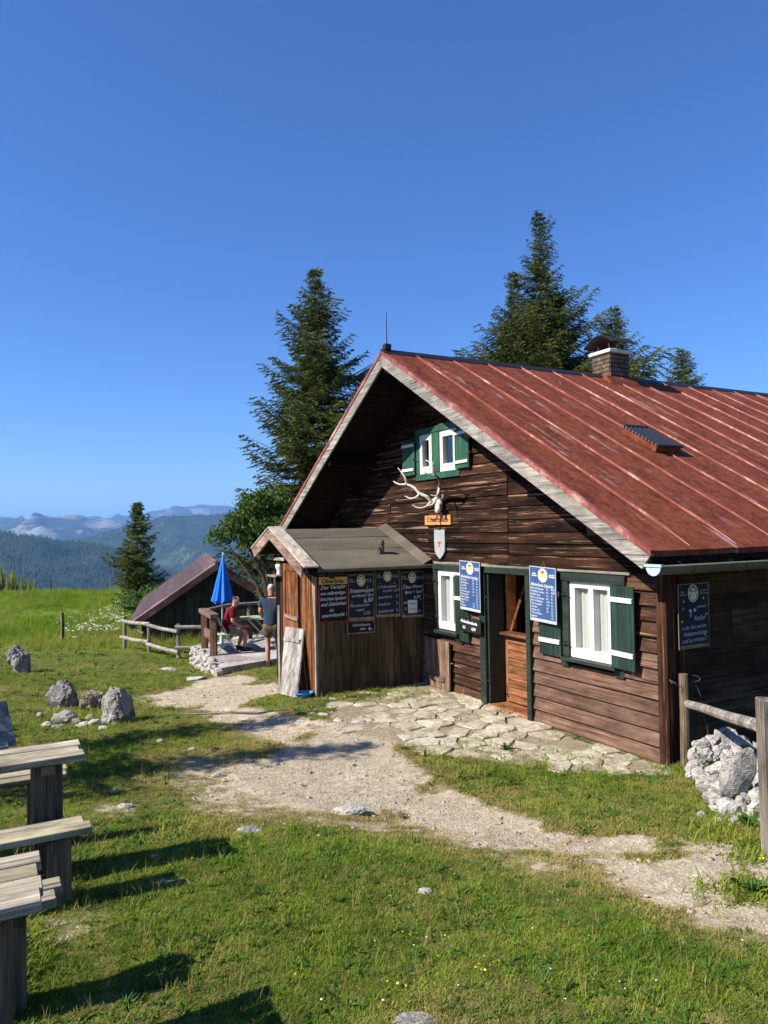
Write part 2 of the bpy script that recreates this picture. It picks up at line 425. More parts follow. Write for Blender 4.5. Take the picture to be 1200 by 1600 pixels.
def leaf(name, c1, c2, scale=1.2, trans=.35, rough=.6, dry=None, spec=.10, val=.25):
    k = NT(name); P = k.pos(); r = k.rand()
    n = k.noise(P, scale, 4, .6)
    col = k.ramp(n, [(.3, c1), (.7, c2)])
    tone = k.math('ADD', k.math('MULTIPLY', r, 2*val), 1-val)
    cc = k.N('ShaderNodeCombineColor'); [k.l.new(tone, cc.inputs[i]) for i in range(3)]
    col = k.val(col, cc.outputs[0])
    if dry:
        a = k.N('ShaderNodeAttribute'); a.attribute_type = 'INSTANCER'; a.attribute_name = 'dry'
        col = k.mix(a.outputs['Fac'], col, dry)
    k.set('Base Color', col); k.set('Roughness', rough); k.set('Specular IOR Level', spec)
    tr = k.N('ShaderNodeBsdfTranslucent'); k.l.new(col, tr.inputs['Color'])
    mx = k.N('ShaderNodeMixShader'); mx.inputs[0].default_value = trans
    k.l.new(k.b.outputs[0], mx.inputs[1]); k.l.new(tr.outputs[0], mx.inputs[2]); k.l.new(mx.outputs[0], k.out.inputs['Surface'])
    return k.m
M_GRASS = leaf('grass_blades', (.090,.175,.012), (.255,.335,.034), 2.2, .45, dry=(.50,.38,.14), val=.4)
M_MEADOW = leaf('meadow_grass', (.11,.20,.012), (.27,.34,.03), .5, .45, dry=(.40,.34,.10), val=.35)
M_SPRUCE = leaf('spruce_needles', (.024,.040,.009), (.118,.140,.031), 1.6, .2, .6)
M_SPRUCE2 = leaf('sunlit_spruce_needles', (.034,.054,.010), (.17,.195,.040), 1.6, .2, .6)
M_MAPLE = leaf('maple_leaves', (.05,.105,.018), (.15,.235,.05), 3.0, .4, .5)
M_WEED = leaf('weed_leaves', (.04,.10,.015), (.10,.19,.03), 6., .35)
M_PETALW = plain('white_petals', (.75,.75,.68), .8, .1); M_PETALY = plain('yellow_petals', (.75,.55,.03), .7, .1)
M_BARK = wood('bark', (.05,.038,.028), (.16,.125,.10), 'z', tint=.1, knots=False)

def mk_glass():
    k = NT('window_glass'); k.set('Base Color', (.9,.95,.95,1)); k.set('Roughness', .03); k.set('Transmission Weight', 1.0); k.set('IOR', 1.2)
    return k.m
M_GLASS = mk_glass()
M_PANE = plain('dark_pane', (.012,.013,.014), .12, .6, vary=.05)
M_SLATE = plain('black_slate', (.012,.013,.014), .75, .2, vary=.25, nscale=5)
M_BLUEB = plain('dark_blue_board', (.010,.016,.032), .65, .25, vary=.2, nscale=4)
M_BLUEL = plain('blue_board', (.034,.075,.19), .6, .3, vary=.14, nscale=6)
M_CHALK = plain('chalk', (.66,.67,.67), .9, .1, vary=.05)
M_CHALKD = plain('faint_chalk', (.42,.45,.50), .9, .1, vary=.1)
M_CHALKB = plain('light_blue_chalk', (.35,.62,.85), .9, .1)
M_CREAM = plain('emblem_cream', (.72,.68,.50), .6, .3, vary=.08, nscale=30)
M_EMBG = plain('emblem_green', (.16,.22,.12), .6, .3); M_EMBR = plain('emblem_red', (.55,.06,.04), .6, .3)
M_YELL = plain('sign_yellow', (.62,.44,.13), .5, .3, vary=.06)
M_BLACK = plain('black_paint', (.01,.01,.01), .5, .3)
M_REDF = plain('red_frame_paint', (.30,.015,.02), .45, .4)
M_FRAMEW = wood('board_frame_wood', (.26,.19,.10), (.42,.32,.19), 'z', tint=.1, knots=False)
M_FRAMEG = plain('grey_board_frame', (.42,.45,.47), .6, .3)
M_PAPER = plain('paper', (.75,.75,.72), .8, .1, vary=.04)
M_DOTY = plain('yellow_dot', (.55,.50,.08), .7, .1); M_DOTP = plain('pink_dot', (.55,.35,.33), .7, .1); M_DOTB = plain('blue_dot', (.15,.30,.42), .7, .1)
M_SHIELD = plain('shield_grey', (.30,.32,.32), .6, .4, vary=.12, nscale=10)
M_BONE = plain('antler_bone', (.55,.50,.43), .55, .35, vary=.18, nscale=14)
M_BONED = plain('brown_and_shade_bone', (.20,.13,.08), .6, .3, vary=.3, nscale=16)  # brown of mount and sockets; on the right beam it paints in shade
M_BLUE = plain('blue_parasol_cloth', (.012,.17,.62), .7, .25, vary=.06)
M_MINT = plain('mint_table_top', (.33,.52,.30), .55, .3, vary=.06)
M_BOWL = plain('blue_plastic', (.05,.24,.55), .4, .4)
M_SKIN = plain('skin', (.46,.23,.145), .55, .3, vary=.08)
M_NAVY = plain('navy_shirt_cloth', (.035,.052,.085), .9, .1, vary=.2, nscale=10, bump=.2)
M_MAROON = plain('maroon_shirt_cloth', (.13,.010,.018), .9, .1, vary=.15, nscale=10, bump=.2)
M_KHAKI = plain('camouflage_cloth', (.14,.105,.05), .9, .1, vary=.45, nscale=9, bump=.2)
M_GREYSH = plain('grey_shorts_cloth', (.21,.195,.17), .9, .1, vary=.15)
M_HAIRW = plain('grey_hair', (.50,.48,.44), .8, .2, vary=.2, nscale=30); M_HAIRB = plain('brown_hair', (.075,.045,.03), .7, .2, vary=.2, nscale=30)
M_SHOE = plain('dark_shoe', (.02,.018,.018), .6, .3)
M_SANDAL = plain('brown_sandal', (.09,.05,.03), .7, .2)
M_POT = plain('white_pot', (.6,.62,.62), .4, .4); M_HATY = plain('ochre_cone', (.28,.21,.05), .8, .1)
M_BARNROOF = None
def mk_barnroof():
    k = NT('corrugated_barn_roof'); P = k.pos(); a = k.noise(P, 1.6, 6, .65); b = k.noise(P, 9., 5, .65)
    col = k.ramp(a, [(.38, (.055,.018,.017)), (.52, (.12,.050,.046)), (.64, (.22,.14,.13))])
    k.set('Base Color', k.val(col, k.ramp(b, [(.3, .7), (.7, 1.15)]))); k.set('Roughness', .6); return k.m
M_BARNROOF = mk_barnroof()
def mk_ging():
    k = NT('gingham_cloth'); P = k.pos()
    sx = k.N('ShaderNodeSeparateXYZ'); k.l.new(k.mapv(P, (30, 30, 30)), sx.inputs[0])
    a = k.math('GREATER_THAN', k.math('FRACT', sx.outputs[1]), .5); b = k.math('GREATER_THAN', k.math('FRACT', sx.outputs[2]), .5)
    f = k.math('MULTIPLY', k.math('ADD', a, b), .5)
    k.set('Base Color', k.mix(f, (.78,.70,.60), (.50,.05,.03))); k.set('Roughness', .9); return k.m
M_GING = mk_ging()

def mk_mount(name, forest, forest2, meadow, rock, rk, md, sc1=1.0):
    k = NT(name); P = k.pos()
    n1 = k.noise(k.mapv(P, (1/420, 1/420, 1/420)), sc1, 8, .62); n2 = k.noise(k.mapv(P, (1/55, 1/55, 1/55)), 1., 5, .65)
    n3 = k.noise(k.mapv(P, (1/900, 1/900, 1/260)), sc1, 8, .66)
    col = k.ramp(n2, [(.35, forest), (.65, forest2)])
    col = k.mix(k.ramp(n1, [(md, 0.), (md + .07, .8)]), col, meadow)
    col = k.mix(k.ramp(n3, [(rk, 0.), (rk + .07, .75)]), col, rock)
    k.set('Base Color', col); k.set('Roughness', .95); k.set('Specular IOR Level', .05)
    k.bump(n2, 1., 14.); return k.m
M_MT3 = mk_mount('wooded_slope', (.010,.022,.010), (.040,.062,.022), (.10,.14,.045), (.30,.29,.26), .64, .57)
M_MT2 = mk_mount('far_wooded_slope', (.014,.030,.014), (.040,.060,.024), (.085,.115,.045), (.30,.29,.27), .61, .56)
M_MT1 = mk_mount('rocky_range', (.016,.026,.018), (.036,.048,.030), (.06,.075,.045), (.30,.29,.27), .51, .55, 1.6)

# ------------------------------------------------------------------ ground
def inside(poly, x, y):
    p = np.asarray(poly, float); r = np.zeros(x.shape, bool)
    for i in range(len(p)):
        x0, y0 = p[i]; x1, y1 = p[(i + 1) % len(p)]
        if y0 == y1: continue
        c = ((y0 > y) != (y1 > y)) & (x < (x1 - x0) * (y - y0) / (y1 - y0) + x0)
        r ^= c
    return r
def soft(poly, x, y, rad, k=14, seed=1):
    rs = np.random.RandomState(seed); s = np.zeros(x.shape)
    lo = np.min(poly, 0) - 3 * rad; hi = np.max(poly, 0) + 3 * rad
    m = (x > lo[0]) & (x < hi[0]) & (y > lo[1]) & (y < hi[1])
    if not m.any(): return s
    t = np.zeros(m.sum())
    for i in range(k):
        a, b = rs.normal(0, rad, 2); t += inside(poly, x[m] + a, y[m] + b)
    s[m] = t / k
    return s
def gpoly(pts): return [tuple(GP(*p)[:2]) for p in pts]
PATH1 = gpoly([(205,1092),(275,1082),(318,1062),(352,1052),(400,1060),(436,1064),(440,1084),(395,1092),(372,1106),(440,1118),(480,1128),(560,1138),(602,1152),(622,1182),(655,1202),(722,1240),(800,1278),(900,1300),(1000,1313),(1199,1326),
 (1199,1458),(1125,1450),(1065,1424),(1010,1385),(905,1348),(800,1318),(700,1296),(610,1285),(520,1262),(470,1240),(420,1225),(400,1205),(430,1185),(450,1165),(400,1146),(330,1128),(345,1112),(238,1104)])
PATH1 = PATH1[:20] + [(PATH1[19][0] + 2.4, PATH1[19][1] - 1.5), (PATH1[20][0] + 2.4, PATH1[20][1] - 1.5)] + PATH1[20:]
WORN = gpoly([(290,1140),(300,1180),(620,1165),(720,1250),(900,1310),(1100,1400),(1120,1450),(1040,1445),(930,1400),(800,1345),(640,1320),(470,1310),(340,1275),(280,1225)])
BARE = [gpoly(q) for q in ([(25,1440),(90,1428),(190,1442),(215,1462),(150,1478),(40,1475)], [(140,1540),(220,1530),(260,1560),(160,1575)], [(240,1372),(330,1362),(345,1380),(250,1392)], [(150,1255),(220,1250),(235,1272),(165,1280)])]
PAVE = [(-.06,-.22),(-.06,4.86),(-1.0,4.83),(-1.75,4.2),(-2.25,3.6),(-2.4,2.9),(-2.1,2.1),(-1.75,1.25),(-1.4,.75),(-.85,.35),(-.55,-.05),(-.4,-.3)]
TUFT = [(-1.95,4.85),(-1.0,4.85),(-.75,4.55),(-1.2,4.2),(-1.8,4.1),(-2.6,4.0),(-2.9,4.6),(-2.3,5.0)]
TZ = -.35
TERR = [tuple(PX(*p, 2, TZ)[:2]) for p in ((303,1008),(322,1022),(345,1043),(438,1027))]
TERR = TERR + [(1.6, 10.4), (1.6, 14.2), (TERR[0][0] + 1.4, TERR[0][1] + .9)]
HOUSE = [(-.05,-.05),(12,-.05),(12,8.8),(-.05,8.8)]
SHED = [(-1.95,4.8),(0,4.8),(0,6.6),(-1.95,6.6)]
def axis(lo, f0, f1, hi, step, grow):
    a = list(np.arange(f0, f1 + 1e-6, step)); s = step
    while a[-1] < hi: s *= grow; a.append(a[-1] + s)
    s = step
    while a[0] > lo: s *= grow; a.insert(0, a[0] - s)
    return np.array(a)
gu = axis(-160, -7, 5.5, 160, .085, 1.07); gv = axis(-30, 1.2, 13.5, 190, .085, 1.05)
U_, V_ = np.meshgrid(gu, gv); U_, V_ = U_.ravel(), V_.ravel()
gx = CAMP[0] + FW[0] * V_ + RT[0] * U_; gy = CAMP[1] + FW[1] * V_ + RT[1] * U_
gz = terr(gx, gy)
m_path = np.clip(soft(PATH1, gx, gy, .10), 0, 1); m_worn = soft(WORN, gx, gy, .3); m_pave = soft(PAVE, gx, gy, .06)
hold = np.clip(np.minimum(np.abs(gx) + 0, 3) / 1.5, 0, 1)
near = np.clip((30 - V_) / 20, 0.15, 1)
gz = gz + fbm(gx * .9, gy * .9, 3, 3) * .10 * hold + fbm(gx * 5, gy * 5, 3, 9) * .03 - .02 * m_path + np.clip((V_-25)/30,0,1) * fbm(gx*.25, gy*.25, 4, 5) * 1.2
def gmask(x, y):
    p = np.clip(soft(PATH1, x, y, .10, 10), 0, 1); w = soft(WORN, x, y, .3, 10); q = soft(PAVE, x, y, .06, 6)
    patch = vnoise(x * 1.3, y * 1.3, 4) * .6 + vnoise(x * 4, y * 4, 6) * .4
    p = np.clip(soft(PATH1, x, y, .2, 12, 3) * (.72 + .75 * patch), 0, 1)
    p = np.clip(p - .55 * np.clip(vnoise(x * 2.1, y * 2.1, 51) * .6 + vnoise(x * 6, y * 6, 52) * .4 - .52, 0, 1) / .2, 0, 1)
    for q_ in BARE: p = np.maximum(p, soft(q_, x, y, .14, 12, 7) * (.45 + .75 * patch))
    base = np.clip(p + .8 * w * patch + .7 * np.clip(patch - .66, 0, 1), 0, 1)
    return base, np.clip(w * .8 + p, 0, 1), q
m_base, m_dry, _q = gmask(gx, gy)
nu, nv = len(gu), len(gv)
idx = np.arange(nu * nv).reshape(nv, nu)
F = np.stack([idx[:-1, :-1], idx[:-1, 1:], idx[1:, 1:], idx[1:, :-1]], -1).reshape(-1, 4)
me = npmesh('ground', np.stack([gx, gy, gz], 1), F, M_GROUND, True)
ca = me.color_attributes.new('mask', 'FLOAT_COLOR', 'POINT')
pv = np.clip(np.maximum(m_base, m_pave * .9), 0, 1)
ca.data.foreach_set('color', np.stack([pv, m_pave, np.clip((V_ - 14) / 8, 0, 1), np.ones_like(pv)], 1).astype(np.float32).ravel())
ground = tag(link('ground', me), kind='structure')

# ------------------------------------------------------------------ mountains and air
def mountain(name, pts, D, front, zb, mat, back=2500, seed=1, amp=60, cols=420, rows=70, sharp=1.0, gul=300.):
    pts = sorted(pts); px = np.linspace(-1500, 2700, cols); 
    xs = [p[0] for p in pts]; ys = [p[1] for p in pts]
    y = np.interp(px, xs, ys)
    edge = np.clip(np.maximum(xs[0] - px, px - xs[-1]) / 150, 0, 1)
    y = y + edge * fbm(px / 90., px * 0 + seed, 4, seed) * 55 + fbm(px / 22., px * 0, 5, seed + 5) * 7. * sharp
    dirs = np.stack([ray(a, b) for a, b in zip(px, y)]); hd = np.linalg.norm(dirs[:, :2], axis=1)
    az = dirs[:, :2] / hd[:, None]; slope = dirs[:, 2] / hd
    vert = []
    Dc = D * (1 + .10 * fbm(px / 160., px * 0 + 3, 3, seed + 9))
    zr = 2.5 + Dc * slope
    ss = np.concatenate([-np.linspace(1, 0, 12)[:-1], np.linspace(0, 1, rows) ** 1.15])
    for s in ss:
        if s < 0: d = Dc + (-s) * back; z = zr + s * (zr - zb) * .9
        else: d = Dc - s * front; z = zr * (1 - s) + zb * s - (zr - zb) * .10 * np.sin(math.pi * s)
        p = CAMP[:2] + az * d[:, None]
        e = min(1., abs(s) * 9)
        rid = 1 - 2 * np.abs(vnoise(p[:, 0] / gul, p[:, 1] / gul, seed + 2) - .5)
        rid2 = 1 - 2 * np.abs(vnoise(p[:, 0] / gul * 2.7, p[:, 1] / gul * 2.7, seed + 4) - .5)
        z = z + e * amp * ((rid - .6) * 1.2 + (rid2 - .6) * .5 + fbm(p[:, 0] / 90., p[:, 1] / 90., 3, seed + 7) * .5)
        vert.append(np.column_stack([p, z]))
    n = len(ss); V = np.concatenate(vert); i = np.arange(n * cols).reshape(n, cols)
    F = np.stack([i[:-1, :-1], i[:-1, 1:], i[1:, 1:], i[1:, :-1]], -1).reshape(-1, 4)[:, ::-1]
    tag(link(name, npmesh(name, V, F, mat, True)), kind='structure')
    return V.reshape(n, cols, 3), px
mountain('mountain_range', [(120,818),(150,812),(182,809),(227,801),(238,798),(245,799),(273,789),(283,793),(297,792),(315,787),(332,790),(350,791),(420,800),(520,806)], 12500, 4500, -500, M_MT1, 2500, 3, 260, sharp=.8, gul=900.)
mountain('mountain_range', [(-60,818),(0,812),(31,812),(60,805),(88,807),(115,805),(147,809),(168,812),(195,818),(240,830),(330,842),(500,846)], 8500, 3500, -480, M_MT1, 2200, 7, 200, sharp=.7, gul=650.)
MT2 = mountain('wooded_mountain', [(40,856),(115,846),(147,836),(168,829),(189,823),(231,814),(252,809),(280,805),(304,806),(325,805),(350,803),(400,808),(520,818)], 5200, 2400, -450, M_MT2, 1600, 12, 75, gul=420.)
MT3 = mountain('wooded_mountain', [(-120,826),(0,833),(21,835),(45,839),(70,842),(91,844),(115,846),(140,848),(157,852),(182,861),(230,880),(300,905),(420,930),(700,960)], 3000, 1500, -380, M_MT3, 1200, 21, 50, gul=260.)
def far_wood(G, name, n, p0, p1, r0, r1, h, seed, label, thr=.46):
    V, px = G; rs = np.random.RandomState(seed); nr, nc, _ = V.shape
    c0, c1 = np.searchsorted(px, p0), np.searchsorted(px, p1)
    i = 11 + (rs.uniform(r0, r1, n) * (nr - 13)); j = rs.uniform(c0, c1 - 1, n); a = i.astype(int); b = j.astype(int); fa, fb = (i - a)[:, None], (j - b)[:, None]
    P = (V[a, b]*(1-fb)+V[a, b+1]*fb)*(1-fa) + (V[a+1, b]*(1-fb)+V[a+1, b+1]*fb)*fa
    keep = vnoise(P[:, 0] / 170., P[:, 1] / 170., 5) * .6 + vnoise(P[:, 0] / 50., P[:, 1] / 50., 6) * .4 > thr - .3 * rs.rand(n) ** 3
    P = P[keep]; m = len(P); H = h * rs.uniform(.6, 1.25, m); R = H * rs.uniform(.17, .26, m); k = 5; ang = rs.uniform(0, 6.28, m)
    ring = [P + np.stack([R * np.cos(ang + q * 6.2832 / k), R * np.sin(ang + q * 6.2832 / k), -.12 * H], 1) for q in range(k)]
    VV = np.concatenate([np.stack(ring, 1), (P + np.stack([0 * H, 0 * H, H], 1))[:, None]], 1).reshape(-1, 3)
    f = np.array([(q, (q + 1) % k, k) for q in range(k)]); F = (f[None] + (np.arange(m) * (k + 1))[:, None, None]).reshape(-1, 3)
    tag(link(name, npmesh(name, VV, F, M_FARTREE)), label, None, None, 'stuff')
M_FARTREE = leaf('far_spruces', (.012,.026,.010), (.036,.054,.020), .006, .0, .9)
far_wood(MT3, 'far_forest', 30000, -250, 560, 0., .75, 15, 1, 'spruce forest covering the nearer wooded mountain side', .44)
far_wood(MT2, 'far_forest', 24000, -50, 560, 0., .8, 16, 2, 'hazy forest covering the farther wooded mountain', .46)
# valley floor far below
mb = MB(); mb.add([(-30000,-30000,-560),(30000,-30000,-560),(30000,30000,-560),(-30000,30000,-560)], [(0,1,2,3)])
tag(mb.build('valley_floor', M_MT3), kind='structure')
hz = NT('haze_air'); hz.n.remove(hz.b)
pvn = hz.N('ShaderNodeVolumePrincipled'); pvn.inputs['Color'].default_value = (.28,.54,1.0,1); pvn.inputs['Density'].default_value = 7.5e-5; pvn.inputs['Anisotropy'].default_value = .1
hz.l.new(pvn.outputs[0], hz.out.inputs['Volume'])
mb = MB(); mb.box(-33000, 33000, -33000, 33000, -600, 760)
haze = tag(mb.build('haze', hz.m), kind='stuff')

# ------------------------------------------------------------------ loose stone shapes
def rock_mesh(name, seed, sx, sy, sz, mat, rough=.28, sub=3, flat=.0, angular=True):
    bm = bmesh.new(); bmesh.ops.create_icosphere(bm, subdivisions=sub, radius=1)
    rs = np.random.RandomState(seed); P = np.array([v.co[:] for v in bm.verts])
    if angular:
        for _ in range(11):
            d = _n(rs.normal(0, 1, 3)); o = rs.uniform(.55, .95); t = P @ d; P = P - np.maximum(t - o, 0)[:, None] * d * .88
    ph = rs.uniform(0, 9, 3); Q = P
    f = fbm(Q[:, 0] * 1.7 + ph[0] + Q[:, 2], Q[:, 1] * 1.7 + ph[1] - Q[:, 2] * .7, 4, seed)
    g = fbm(Q[:, 0] * 6 + ph[2] + Q[:, 2] * 3, Q[:, 1] * 6 + ph[1] - Q[:, 2] * 4, 3, seed + 3)
    rd = np.abs(vnoise(Q[:, 0] * 3.1 + ph[1] - Q[:, 2] * 1.3, Q[:, 1] * 3.1 + Q[:, 2] * 2.2 + ph[0], seed + 6) - .5) * 2
    P = P * (1 + rough * 2 * f + rough * .9 * g - rough * .55 * np.clip(.35 - rd, 0, 1) / .35 * (1 if angular else 0))[:, None]
    for v, p in zip(bm.verts, P): v.co = (p[0] * sx, p[1] * sy, p[2] * sz)
    me = bpy.data.meshes.new(name); bm.to_mesh(me); bm.free(); me.materials.append(mat)
    return me
ROCKS = [rock_mesh('stone', 100 + i, 1, .8, .6, M_ROCK, .25, 2) for i in range(6)]
def place(me, name, loc, scale, rot, parent=None):
    o = bpy.data.objects.new(name, me); C.objects.link(o); put(o, loc, parent)
    o.scale = scale; o.rotation_euler = rot; return o

# ------------------------------------------------------------------ flagstones in front of the hut
def clip_half(poly, p, n):      # keep the side where (x-p).n <= 0
    out = []
    for i in range(len(poly)):
        a, b = np.array(poly[i]), np.array(poly[(i + 1) % len(poly)])
        da, db = (a - p) @ n, (b - p) @ n
        if da <= 0: out.append(a)
        if (da < 0 < db) or (db < 0 < da): out.append(a + (b - a) * da / (da - db))
    return out
def cells(region, spacing, seed, gap):
    rs = np.random.RandomState(seed); lo = np.min(region, 0); hi = np.max(region, 0)
    S = np.zeros((0, 2)); cand = rs.uniform(lo, hi, (4000, 2)); cand = cand[inside(region, cand[:, 0], cand[:, 1])]
    dmin = spacing * (.75 + .5 * vnoise(cand[:, 0] * 1.1, cand[:, 1] * 1.1, 8))
    for p, d in zip(cand, dmin):
        if not len(S) or np.hypot(S[:, 0] - p[0], S[:, 1] - p[1]).min() > d: S = np.vstack([S, p])
    res = []
    for i, p in enumerate(S):
        poly = [p + spacing * 1.1 * np.array([math.cos(t), math.sin(t)]) for t in np.linspace(0, 2 * math.pi, 13)[:-1]]
        for j, q in enumerate(S):
            if j != i and np.hypot(*(p - q)) < spacing * 3:
                n = _n(q - p); poly = clip_half(poly, (p + q) / 2 - n * gap * rs.uniform(.5, 1.6), n)
                if len(poly) < 3: break
        if len(poly) >= 3: res.append((p, poly))
    return res
def slab(poly, ztop, thick, mat, name, parent, rs, wob=.02, tilt=.02):
    pts = []
    n0 = len(poly)
    for i in range(n0):
        a, b = poly[i], poly[(i + 1) % n0]
        L = np.hypot(*(b - a))
        if L < .02: continue
        pts.append(a + rs.normal(0, wob * .4, 2))
        if L > .14: pts.append((a + b) / 2 + rs.normal(0, wob, 2))
    if len(pts) < 3: return
    c = np.mean(pts, 0); n = len(pts); tx, ty = rs.normal(0, tilt, 2)
    V = []; 
    for s, dz in ((1.0, -thick), (1.0, -.008), (.95, 0.), (.6, .004)):
        for p in pts:
            q = c + (np.asarray(p) - c) * s; V.append((q[0], q[1], ztop + dz + (q[0]-c[0])*tx + (q[1]-c[1])*ty + (rs.normal(0, .002) if s < 1 else 0)))
    Fc = [tuple(range(3 * n, 4 * n))]
    for k in range(3): Fc += [(k*n+i, k*n+(i+1) % n, (k+1)*n+(i+1) % n, (k+1)*n+i) for i in range(n)]
    mb = MB(); mb.add(V, Fc); return mb.build(name, mat, parent)
rs_ = np.random.RandomState(3)
for p, poly in cells(PAVE, .235, 4, .015):
    if inside(TUFT, np.array([p[0]]), np.array([p[1]]))[0] and rs_.rand() < .55: continue
    edge = soft(PAVE, np.array([p[0]]), np.array([p[1]]), .3, 30)[0]
    if rs_.rand() > edge * 1.25: continue
    if rs_.rand() < .10: continue
    slab(poly, tz(*p) + .006 + rs_.normal(.002, .006), .06, M_FLAG, 'paving_stone', ground, rs_, .024, .014)

# terrace with its slabs and its low stone wall
mb = MB(); mb.prism([(x, y, -1.3) for x, y in TERR], (0, 0, 1.3 + TZ - .012)); terrace = tag(mb.build('terrace', M_SLAB), kind='structure')
rs_ = np.random.RandomState(8)
for p, poly in cells(TERR, .62, 9, .008):
    for i in range(len(TERR)):
        a, b = np.array(TERR[i]), np.array(TERR[(i + 1) % len(TERR)]); n = np.array([(b - a)[1], -(b - a)[0]]); n = _n(n)
        cen = np.mean(TERR, 0)
        if (cen - a) @ n > 0: n = -n
        poly = clip_half(poly, a - n * .01, n)
        if len(poly) < 3: break
    if len(poly) >= 3: slab(poly, TZ, .05, M_SLAB, 'slab', terrace, rs_, .004, .004)
root = thing('dry_stone_wall', (*TERR[1], -.9), 'low wall of pale rubble stones holding up the terrace edge', 'stone wall')
segs = [(TERR[0], TERR[1]), (TERR[1], TERR[2])]
for a, b in segs:
    a, b = np.array(a), np.array(b); L = np.hypot(*(b - a)); d = (b - a) / L; n = np.array([d[1], -d[0]])
    if n @ (np.mean(TERR, 0) - a) > 0: n = -n
    for row in range(4):
        t = rs_.uniform(0, .15)
        while t < L:
            w = rs_.uniform(.13, .30); q = a + d * (t + w / 2) + n * rs_.uniform(0.0, .07)
            place(ROCKS[rs_.randint(6)], 'stone', (q[0], q[1], TZ - .04 - row * .125 + rs_.normal(0, .02)), (w * .58, rs_.uniform(.12, .18), rs_.uniform(.11, .16)), (rs_.normal(0, .25), rs_.normal(0, .25), math.atan2(d[1], d[0]) + rs_.normal(0, .25)), root)
            t += w * .82

# ------------------------------------------------------------------ trees
def needles(starts, dirs, length, width, rs, droop=.0):
    """flat diamond sprays: one per start"""
    n = len(starts); L = length * rs.uniform(.6, 1.25, n); Wd = width * rs.uniform(.7, 1.3, n)
    d = dirs + rs.normal(0, .22, (n, 3)); d[:, 2] -= droop; d /= np.linalg.norm(d, axis=1)[:, None]
    r = rs.normal(0, 1, (n, 3)); r[:, 2] *= .5; s = np.cross(d, r); s /= np.linalg.norm(s, axis=1)[:, None] + 1e-9
    a = starts; c = starts + d * L[:, None]; m = starts + d * (L * .45)[:, None]
    V = np.stack([a, m + s * Wd[:, None] * .5, c, m - s * Wd[:, None] * .5], 1).reshape(-1, 3)
    F = np.arange(4 * n).reshape(n, 4)
    return V, F
def spruce(name, label, base, height, prof, seed, mat=None, dens=1.0, z0=.06, lean=(0, 0), el=(.15, .034), group=None, tops=(), cat='tree', gaps=.25):
    rs = np.random.RandomState(seed); base = Vector(base); mat = mat or M_SPRUCE
    root = thing(name, base, label, cat, group)
    hs = [p[0] for p in prof]; ws = [p[1] for p in prof]
    stems = [(np.zeros(3), height, 1.0)] + [(np.array(t[0]), t[1], t[2]) for t in tops]
    tb = MB(); bb = MB(); VV = []; FF = []; off = 0
    for si, (o, H, kk) in enumerate(stems):
        st = [Vector((lean[0] * t * t * H + o[0], lean[1] * t * t * H + o[1], t * H + (o[2] if len(o) > 2 else 0))) for t in np.linspace(0, 1, 9)]
        tb.tube([base + p for p in st], [max(.012, H * .014 * (1 - t) * (1 if si == 0 else .6) + .008) for t in np.linspace(0, 1, 9)], 7)
        h = z0 * H
        while h < H * .995:
            t = h / H
            R = np.interp(t, hs, ws) * kk
            c = Vector((lean[0] * t * t * H + o[0], lean[1] * t * t * H + o[1], h + (o[2] if len(o) > 2 else 0)))
            nb = max(3, int((4 + 2.4 * R) * dens * .9)); a0 = rs.uniform(0, 6.28)
            for b in range(nb):
                az = a0 + b * 6.283 / nb + rs.normal(0, .3)
                lop = 1 + .38 * math.sin(az * 1 + seed) * math.sin(h * 1.9 + seed * 2) + .25 * math.sin(az * 3 + h * 2.3)
                L = R * lop * rs.uniform(.6, 1.15)
                if rs.rand() < gaps * .5: L *= rs.uniform(.2, .5)
                if L < .06: L = .06
                up = .55 * t - .18
                k = max(4, int(L / .10)); tt = np.linspace(.05, 1, k)
                dx, dy = math.cos(az), math.sin(az)
                zc = L * (up * tt - .30 * (1 - t) * np.sin(tt * 2.6) + .16 * tt ** 3)
                P = np.stack([c.x + dx * L * tt, c.y + dy * L * tt, c.z + zc], 1)
                if L > .45: bb.tube([base + Vector(p) for p in (P[0], P[len(P) // 2], P[-1])], [.010 + .010 * L, .007 + .004 * L, .004], 4, False)
                # side twigs, shorter to the tip, hanging a little
                S = []; Dd = []
                for j in range(k):
                    tw = L * .42 * (1 - tt[j] * .75) * rs.uniform(.5, 1.1) + .06
                    for sgn in (-1, 1):
                        ang = az + sgn * rs.uniform(.6, 1.15)
                        dv = np.array([math.cos(ang), math.sin(ang), rs.uniform(-.45, .05)])
                        q = max(1, int(tw / .050 * dens))
                        for e in range(q): S.append(P[j] + dv * tw * e / q); Dd.append(dv)
                    for e in range(3): S.append(P[j] + rs.normal(0, .03, 3)); Dd.append(np.array([dx, dy, .05 + up * .5]))
                S = np.array(S); Dd = np.array(Dd)
                V, Fq = needles(S, Dd, el[0], el[1], rs, .12)
                VV.append(V); FF.append(Fq + off); off += len(V)
            h += rs.uniform(.16, .27) * (1.2 if t < .8 else .8) * (H / 12) ** .3
    tb.v, tb.f, n0 = tb.v + bb.v, tb.f + [tuple(i + len(tb.v) for i in f) for f in bb.f], 0
    tb.build('trunk', M_BARK, root)
    V = np.concatenate(VV); F = np.concatenate(FF)
    link('crown', npmesh('crown', V, F, mat), base, root)
    return root
